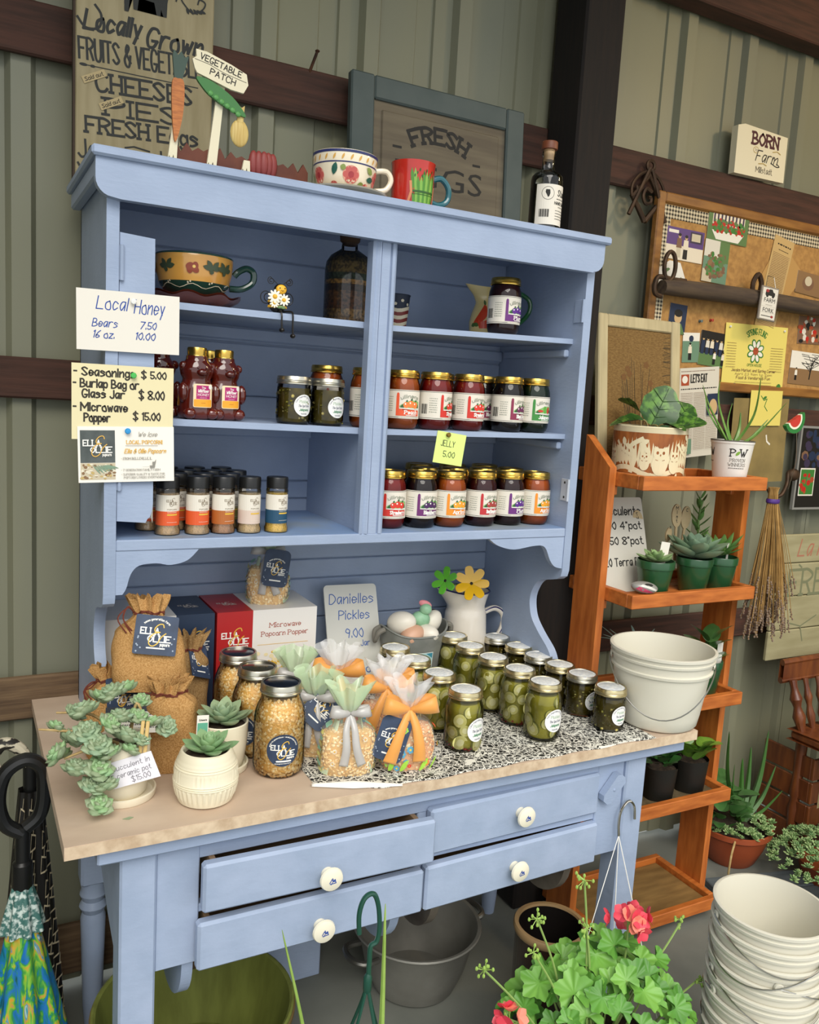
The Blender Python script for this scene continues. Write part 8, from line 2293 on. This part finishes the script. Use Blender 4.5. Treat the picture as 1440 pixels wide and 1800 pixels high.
for k in range(5):
    for i in range(11):
        u0, v0 = .50 + k * .11 + .02 * (i % 2), .03 + i * .054
        A.line([(u0, v0), (u0 + .05, v0 + .004), (u0 + .06, v0 + .03), (u0 + .012, v0 + .036)], .0048, 0, closed=True, up=(i == 0)); A.line([(u0 + .03, v0 + .034), (u0 + .04, v0 + .056)], .0048, 0, up=False)
def um_map(u, v, d):
    q = Vector(folded(u % 1, (v - .015) / .625, .015, .64, .022, .062, 7, 1)); n = Vector((q.x, q.y, 0)).normalized(); return q + n * (d + .0012)
A.build('chain_print', [mat('cream_chain', '#BFB294', .7)], um_map, um2, du=.02)
b = MB(); b.lathe([(.014, .635), (.014, .70), (0, .701)], 16); b.build('shaft', BLACK, um2)
b = MB(); b.tube(catmull([(0, 0, .69), (-.02, 0, .73), (-.05, 0, .745), (-.07, 0, .72), (-.065, 0, .69)], 5), .013, 10); b.build('hook_handle', mat('striped_handle', '#2A2622', .5, col2='#CFC6AE', scale=30, stretch=(1, 1, 3), lo=.48, hi=.52), um2)

# ================================================================== foreground hanging baskets
ge = thing('geranium_basket', 'geranium with coral flowers in a hanging basket standing before the table', 'plant', (.90, -.465, .0))
b = MB(); b.lathe([(0, .0005), (.085, .0005), (.092, .01), (.125, .20), (.131, .205), (.131, .225), (.126, .227), (.118, .21), (0, .20)], 40); b.build('basket_pot', mat('dark_brown_pot', '#2E221A', .5), ge)
b = MB(); b.lathe([(0, .212), (.12, .208)], 28); b.build('soil', SOIL, ge)
GL_ = mat('geranium_leaf', '#609A38', .45, col2='#4C842C', scale=14, detail=3, sub=.05); GL2 = mat('geranium_leaf_light', '#79AE48', .45, col2='#639A3A', scale=14, detail=3)
GST = mat('geranium_stem', '#8CA85A', .6)
def ger_leaf(R, m, seed):
    rr = random.Random(seed); b = MB(); rim = []
    n = 60
    for i in range(n):
        a = -pi + 2 * pi * (i + .5) / n
        lob = 1 + .16 * cos(5 * a) + .05 * cos(15 * a + 1)
        if abs(a) > 2.75: lob *= .35
        rim.append(Vector((R * .86 * lob * cos(a) + R * .15, R * .92 * lob * sin(a), 0)))
    vs_ = []
    for ring, k in ((0, 1.0), (1, .62), (2, .3)):
        for i, p in enumerate(rim):
            a = -pi + 2 * pi * (i + .5) / n; q = p * k
            vs_.append((q.x, q.y, R * (.16 * k * k - .05 * cos(10 * a) * k * k + .08 * sin(2 * a + seed) * k)))
    vs_.append((0, 0, -.01 * R))
    fs = []
    for ring in (0, 1):
        for i in range(n): j = (i + 1) % n; fs.append((ring * n + i, ring * n + j, (ring + 1) * n + j, (ring + 1) * n + i))
    for i in range(n): fs.append((2 * n + i, 2 * n + (i + 1) % n, 3 * n))
    b.add(vs_, fs); return b.mesh('leaf', m, sharp=80)
ME_GE = [ger_leaf(.034, GL_, 1), ger_leaf(.038, GL2, 2), ger_leaf(.030, GL_, 3), ger_leaf(.034, GL2, 4)]
r = random.Random(77)
stb = MB()
camd = Vector((-.55, -.75, .55))
for i in range(92):
    a = i * 2.39996; k = sqrt((i + .5) / 92)
    x, y = .205 * k * cos(a), .165 * k * sin(a)
    z = .25 + .165 * (1 - k ** 2.2) + r.uniform(-.035, .035) - .02 * k
    nrm = Vector((x * 2.2, y * 2.2, .35)).normalized() + camd * .8 + Vector((r.uniform(-.4, .4), r.uniform(-.4, .4), r.uniform(-.2, .3)))
    q = nrm.normalized().to_track_quat('Z', 'X').to_matrix().to_4x4()
    o = link('leaf', ME_GE[i % 4], ge); o.matrix_local = Matrix.Translation((x, y, z)) @ q @ Matrix.Rotation(r.uniform(0, 6.28), 4, 'Z') @ Matrix.Scale(r.uniform(.75, 1.15), 4)
    if i % 3 == 0:
        b = MB(); b.tube(catmull([(x * .25, y * .25, .21), (x * .8, y * .8, .21 + (z - .21) * .6), (x, y, z)], 4), .0022, 5); b.build('leaf_stalk', GST, ge)
COR = mat('coral_petal', '#E24A5A', .45, col2='#D63E52', scale=40); COR2 = mat('salmon_petal', '#EE8A74', .45)
BUDG = mat('green_bud', '#9CBC5A', .5)
pet = leaf_mesh('petal', .022, .0095, .0012, COR, curve=.004, point=2.5, n=8, nv=6); pet2 = leaf_mesh('petal', .020, .0085, .0012, COR2, curve=.004, point=2.5, n=8, nv=6)
def head(c, n, me_l, stem_from, nm='flower_head', R=.034, buds=10):
    h_ = link(nm, None, ge)
    for i in range(n):
        d = Vector((r.gauss(0, 1), r.gauss(0, 1) - .4, r.gauss(0, .8) + .2)).normalized()
        fc_ = Vector(c) + d * R * r.uniform(.7, 1.1)
        q = d.to_track_quat('Z', 'X').to_matrix().to_4x4()
        for k in range(5):
            o = link('petal', me_l[i % len(me_l)], h_); o.matrix_local = Matrix.Translation(fc_) @ q @ Matrix.Rotation(k * 1.2566, 4, 'Z') @ Matrix.Rotation(-.35, 4, 'Y')
    for i in range(buds):
        d = Vector((r.gauss(0, 1), r.gauss(0, 1), r.gauss(0, .7) - .2)).normalized()
        b = MB(); L = r.uniform(.012, .026) if n else r.uniform(.008, .02)
        p = Vector(c) + d * L
        b.tube([Vector(c), p], .0009, 4); b.ball(p, (.003, .003, .0042), 6, 5); b.build('bud', BUDG, h_)
    b = MB(); b.tube(catmull([stem_from, (Vector(stem_from) + Vector(c)) / 2 + Vector((.006, 0, 0)), c], 5), .0022, 6); b.build('flower_stalk', GST, ge)
gx, gy = .90, -.465
def gl(p): return (p[0] - gx, p[1] - gy, p[2])
head(gl((.955, -.455, .478)), 12, [pet, pet, pet2], (.04, .0, .34), R=.036)
head(gl((.672, -.46, .345)), 6, [pet, pet2], (-.12, -.01, .27), R=.022)
for c, s_ in (((.834, -.45, .585), (-.05, 0, .34)), ((.842, -.46, .488), (-.05, -.01, .33)), ((.723, -.45, .462), (-.10, 0, .32)), ((.612, -.45, .458), (-.15, 0, .29)), ((1.112, -.455, .432), (.10, 0, .33)), ((1.172, -.46, .275), (.14, -.01, .25)), ((.741, -.43, .515), (-.09, .02, .33))):
    head(gl(c), 0, [pet], s_, 'bud_head', buds=11)
# chrome hook and three plastic lines
hook = link('hanger', None, ge)
hp0 = Vector(gl((1.092, -.266, .530)))
b = MB(); b.tube([hp0 + Vector(p) for p in catmull([(.0, 0, .0), (-.004, 0, .03), (-.002, -.002, .062), (.016, -.004, .083), (.034, -.004, .068), (.040, -.004, .035)], 6)], .0032, 8); b.build('chrome_hook', mat('chrome', '#D9D2C4', .12, metal=1.0), hook)
LINE = mat('clear_line', '#E4E2DA', .3)
for e in ((-.125, .0, .226), (.10, -.08, .226), (.10, .08, .226)):
    b = MB(); b.tube([hp0, Vector(e)], .0011, 5); b.build('hanger_line', LINE, hook)
b = MB(); b.surf(lambda u, v: (.02 + .05 * u, -.10 - .012 * sin(pi * u), .27 + .05 * v - .05 * u), 8, 6); so_ = b.build('care_tag', PAPER, ge); so_.modifiers.new('thickness', 'SOLIDIFY').thickness = .0008
# green plastic hanger with long blades
gh = thing('spider_plant_basket', 'green plastic pot hanger hook with long grass blades at the bottom edge', 'plant', (.345, -.50, .0))
GPL = mat('dark_green_plastic', '#1E4A3C', .3)
b = MB(); b.lathe([(0, .0005), (.085, .0005), (.12, .20), (.124, .215), (.118, .215), (.11, .19), (0, .18)], 36); b.build('pot', GPL, gh)
hg = link('hanger', None, gh)
b = MB(); b.tube(catmull([(-.020, 0, .640), (-.022, 0, .675), (-.014, 0, .700), (.002, 0, .704), (.012, 0, .68), (.016, 0, .64), (.012, 0, .618), (.002, 0, .612), (.001, 0, .585), (.001, 0, .555)], 6), .0042, 8); b.build('hook', GPL, hg)
b = MB(); b.lathe([(.0035, .565), (.007, .558), (.007, .535), (.004, .530)], 14); b.build('collar', GPL, hg)
for a in (.4, 2.0, 3.5, 5.1):
    b = MB(); b.tube(catmull([(0, 0, .545), (.02 * cos(a), .02 * sin(a), .48), (.075 * cos(a), .075 * sin(a), .33), (.118 * cos(a), .118 * sin(a), .212)], 5), .0028, 6); b.build('strap', GPL, hg)
BLD = mat('grass_blade', '#9CB85C', .45, col2='#86A64A', scale=20)
for tip, base in (((-.152, 0, .682), (-.06, -.01, .21)), ((.018, -.012, .690), (.025, -.02, .21)), ((-.11, .03, .42), (-.03, .02, .21)), ((.10, .0, .40), (.03, 0, .21)), ((-.2, -.02, .36), (-.05, 0, .21)), ((.14, -.05, .34), (.04, -.02, .21))):
    aloe_leaf(gh, base, tip, (.004, .006, .02), .0065, BLD, 'blade')
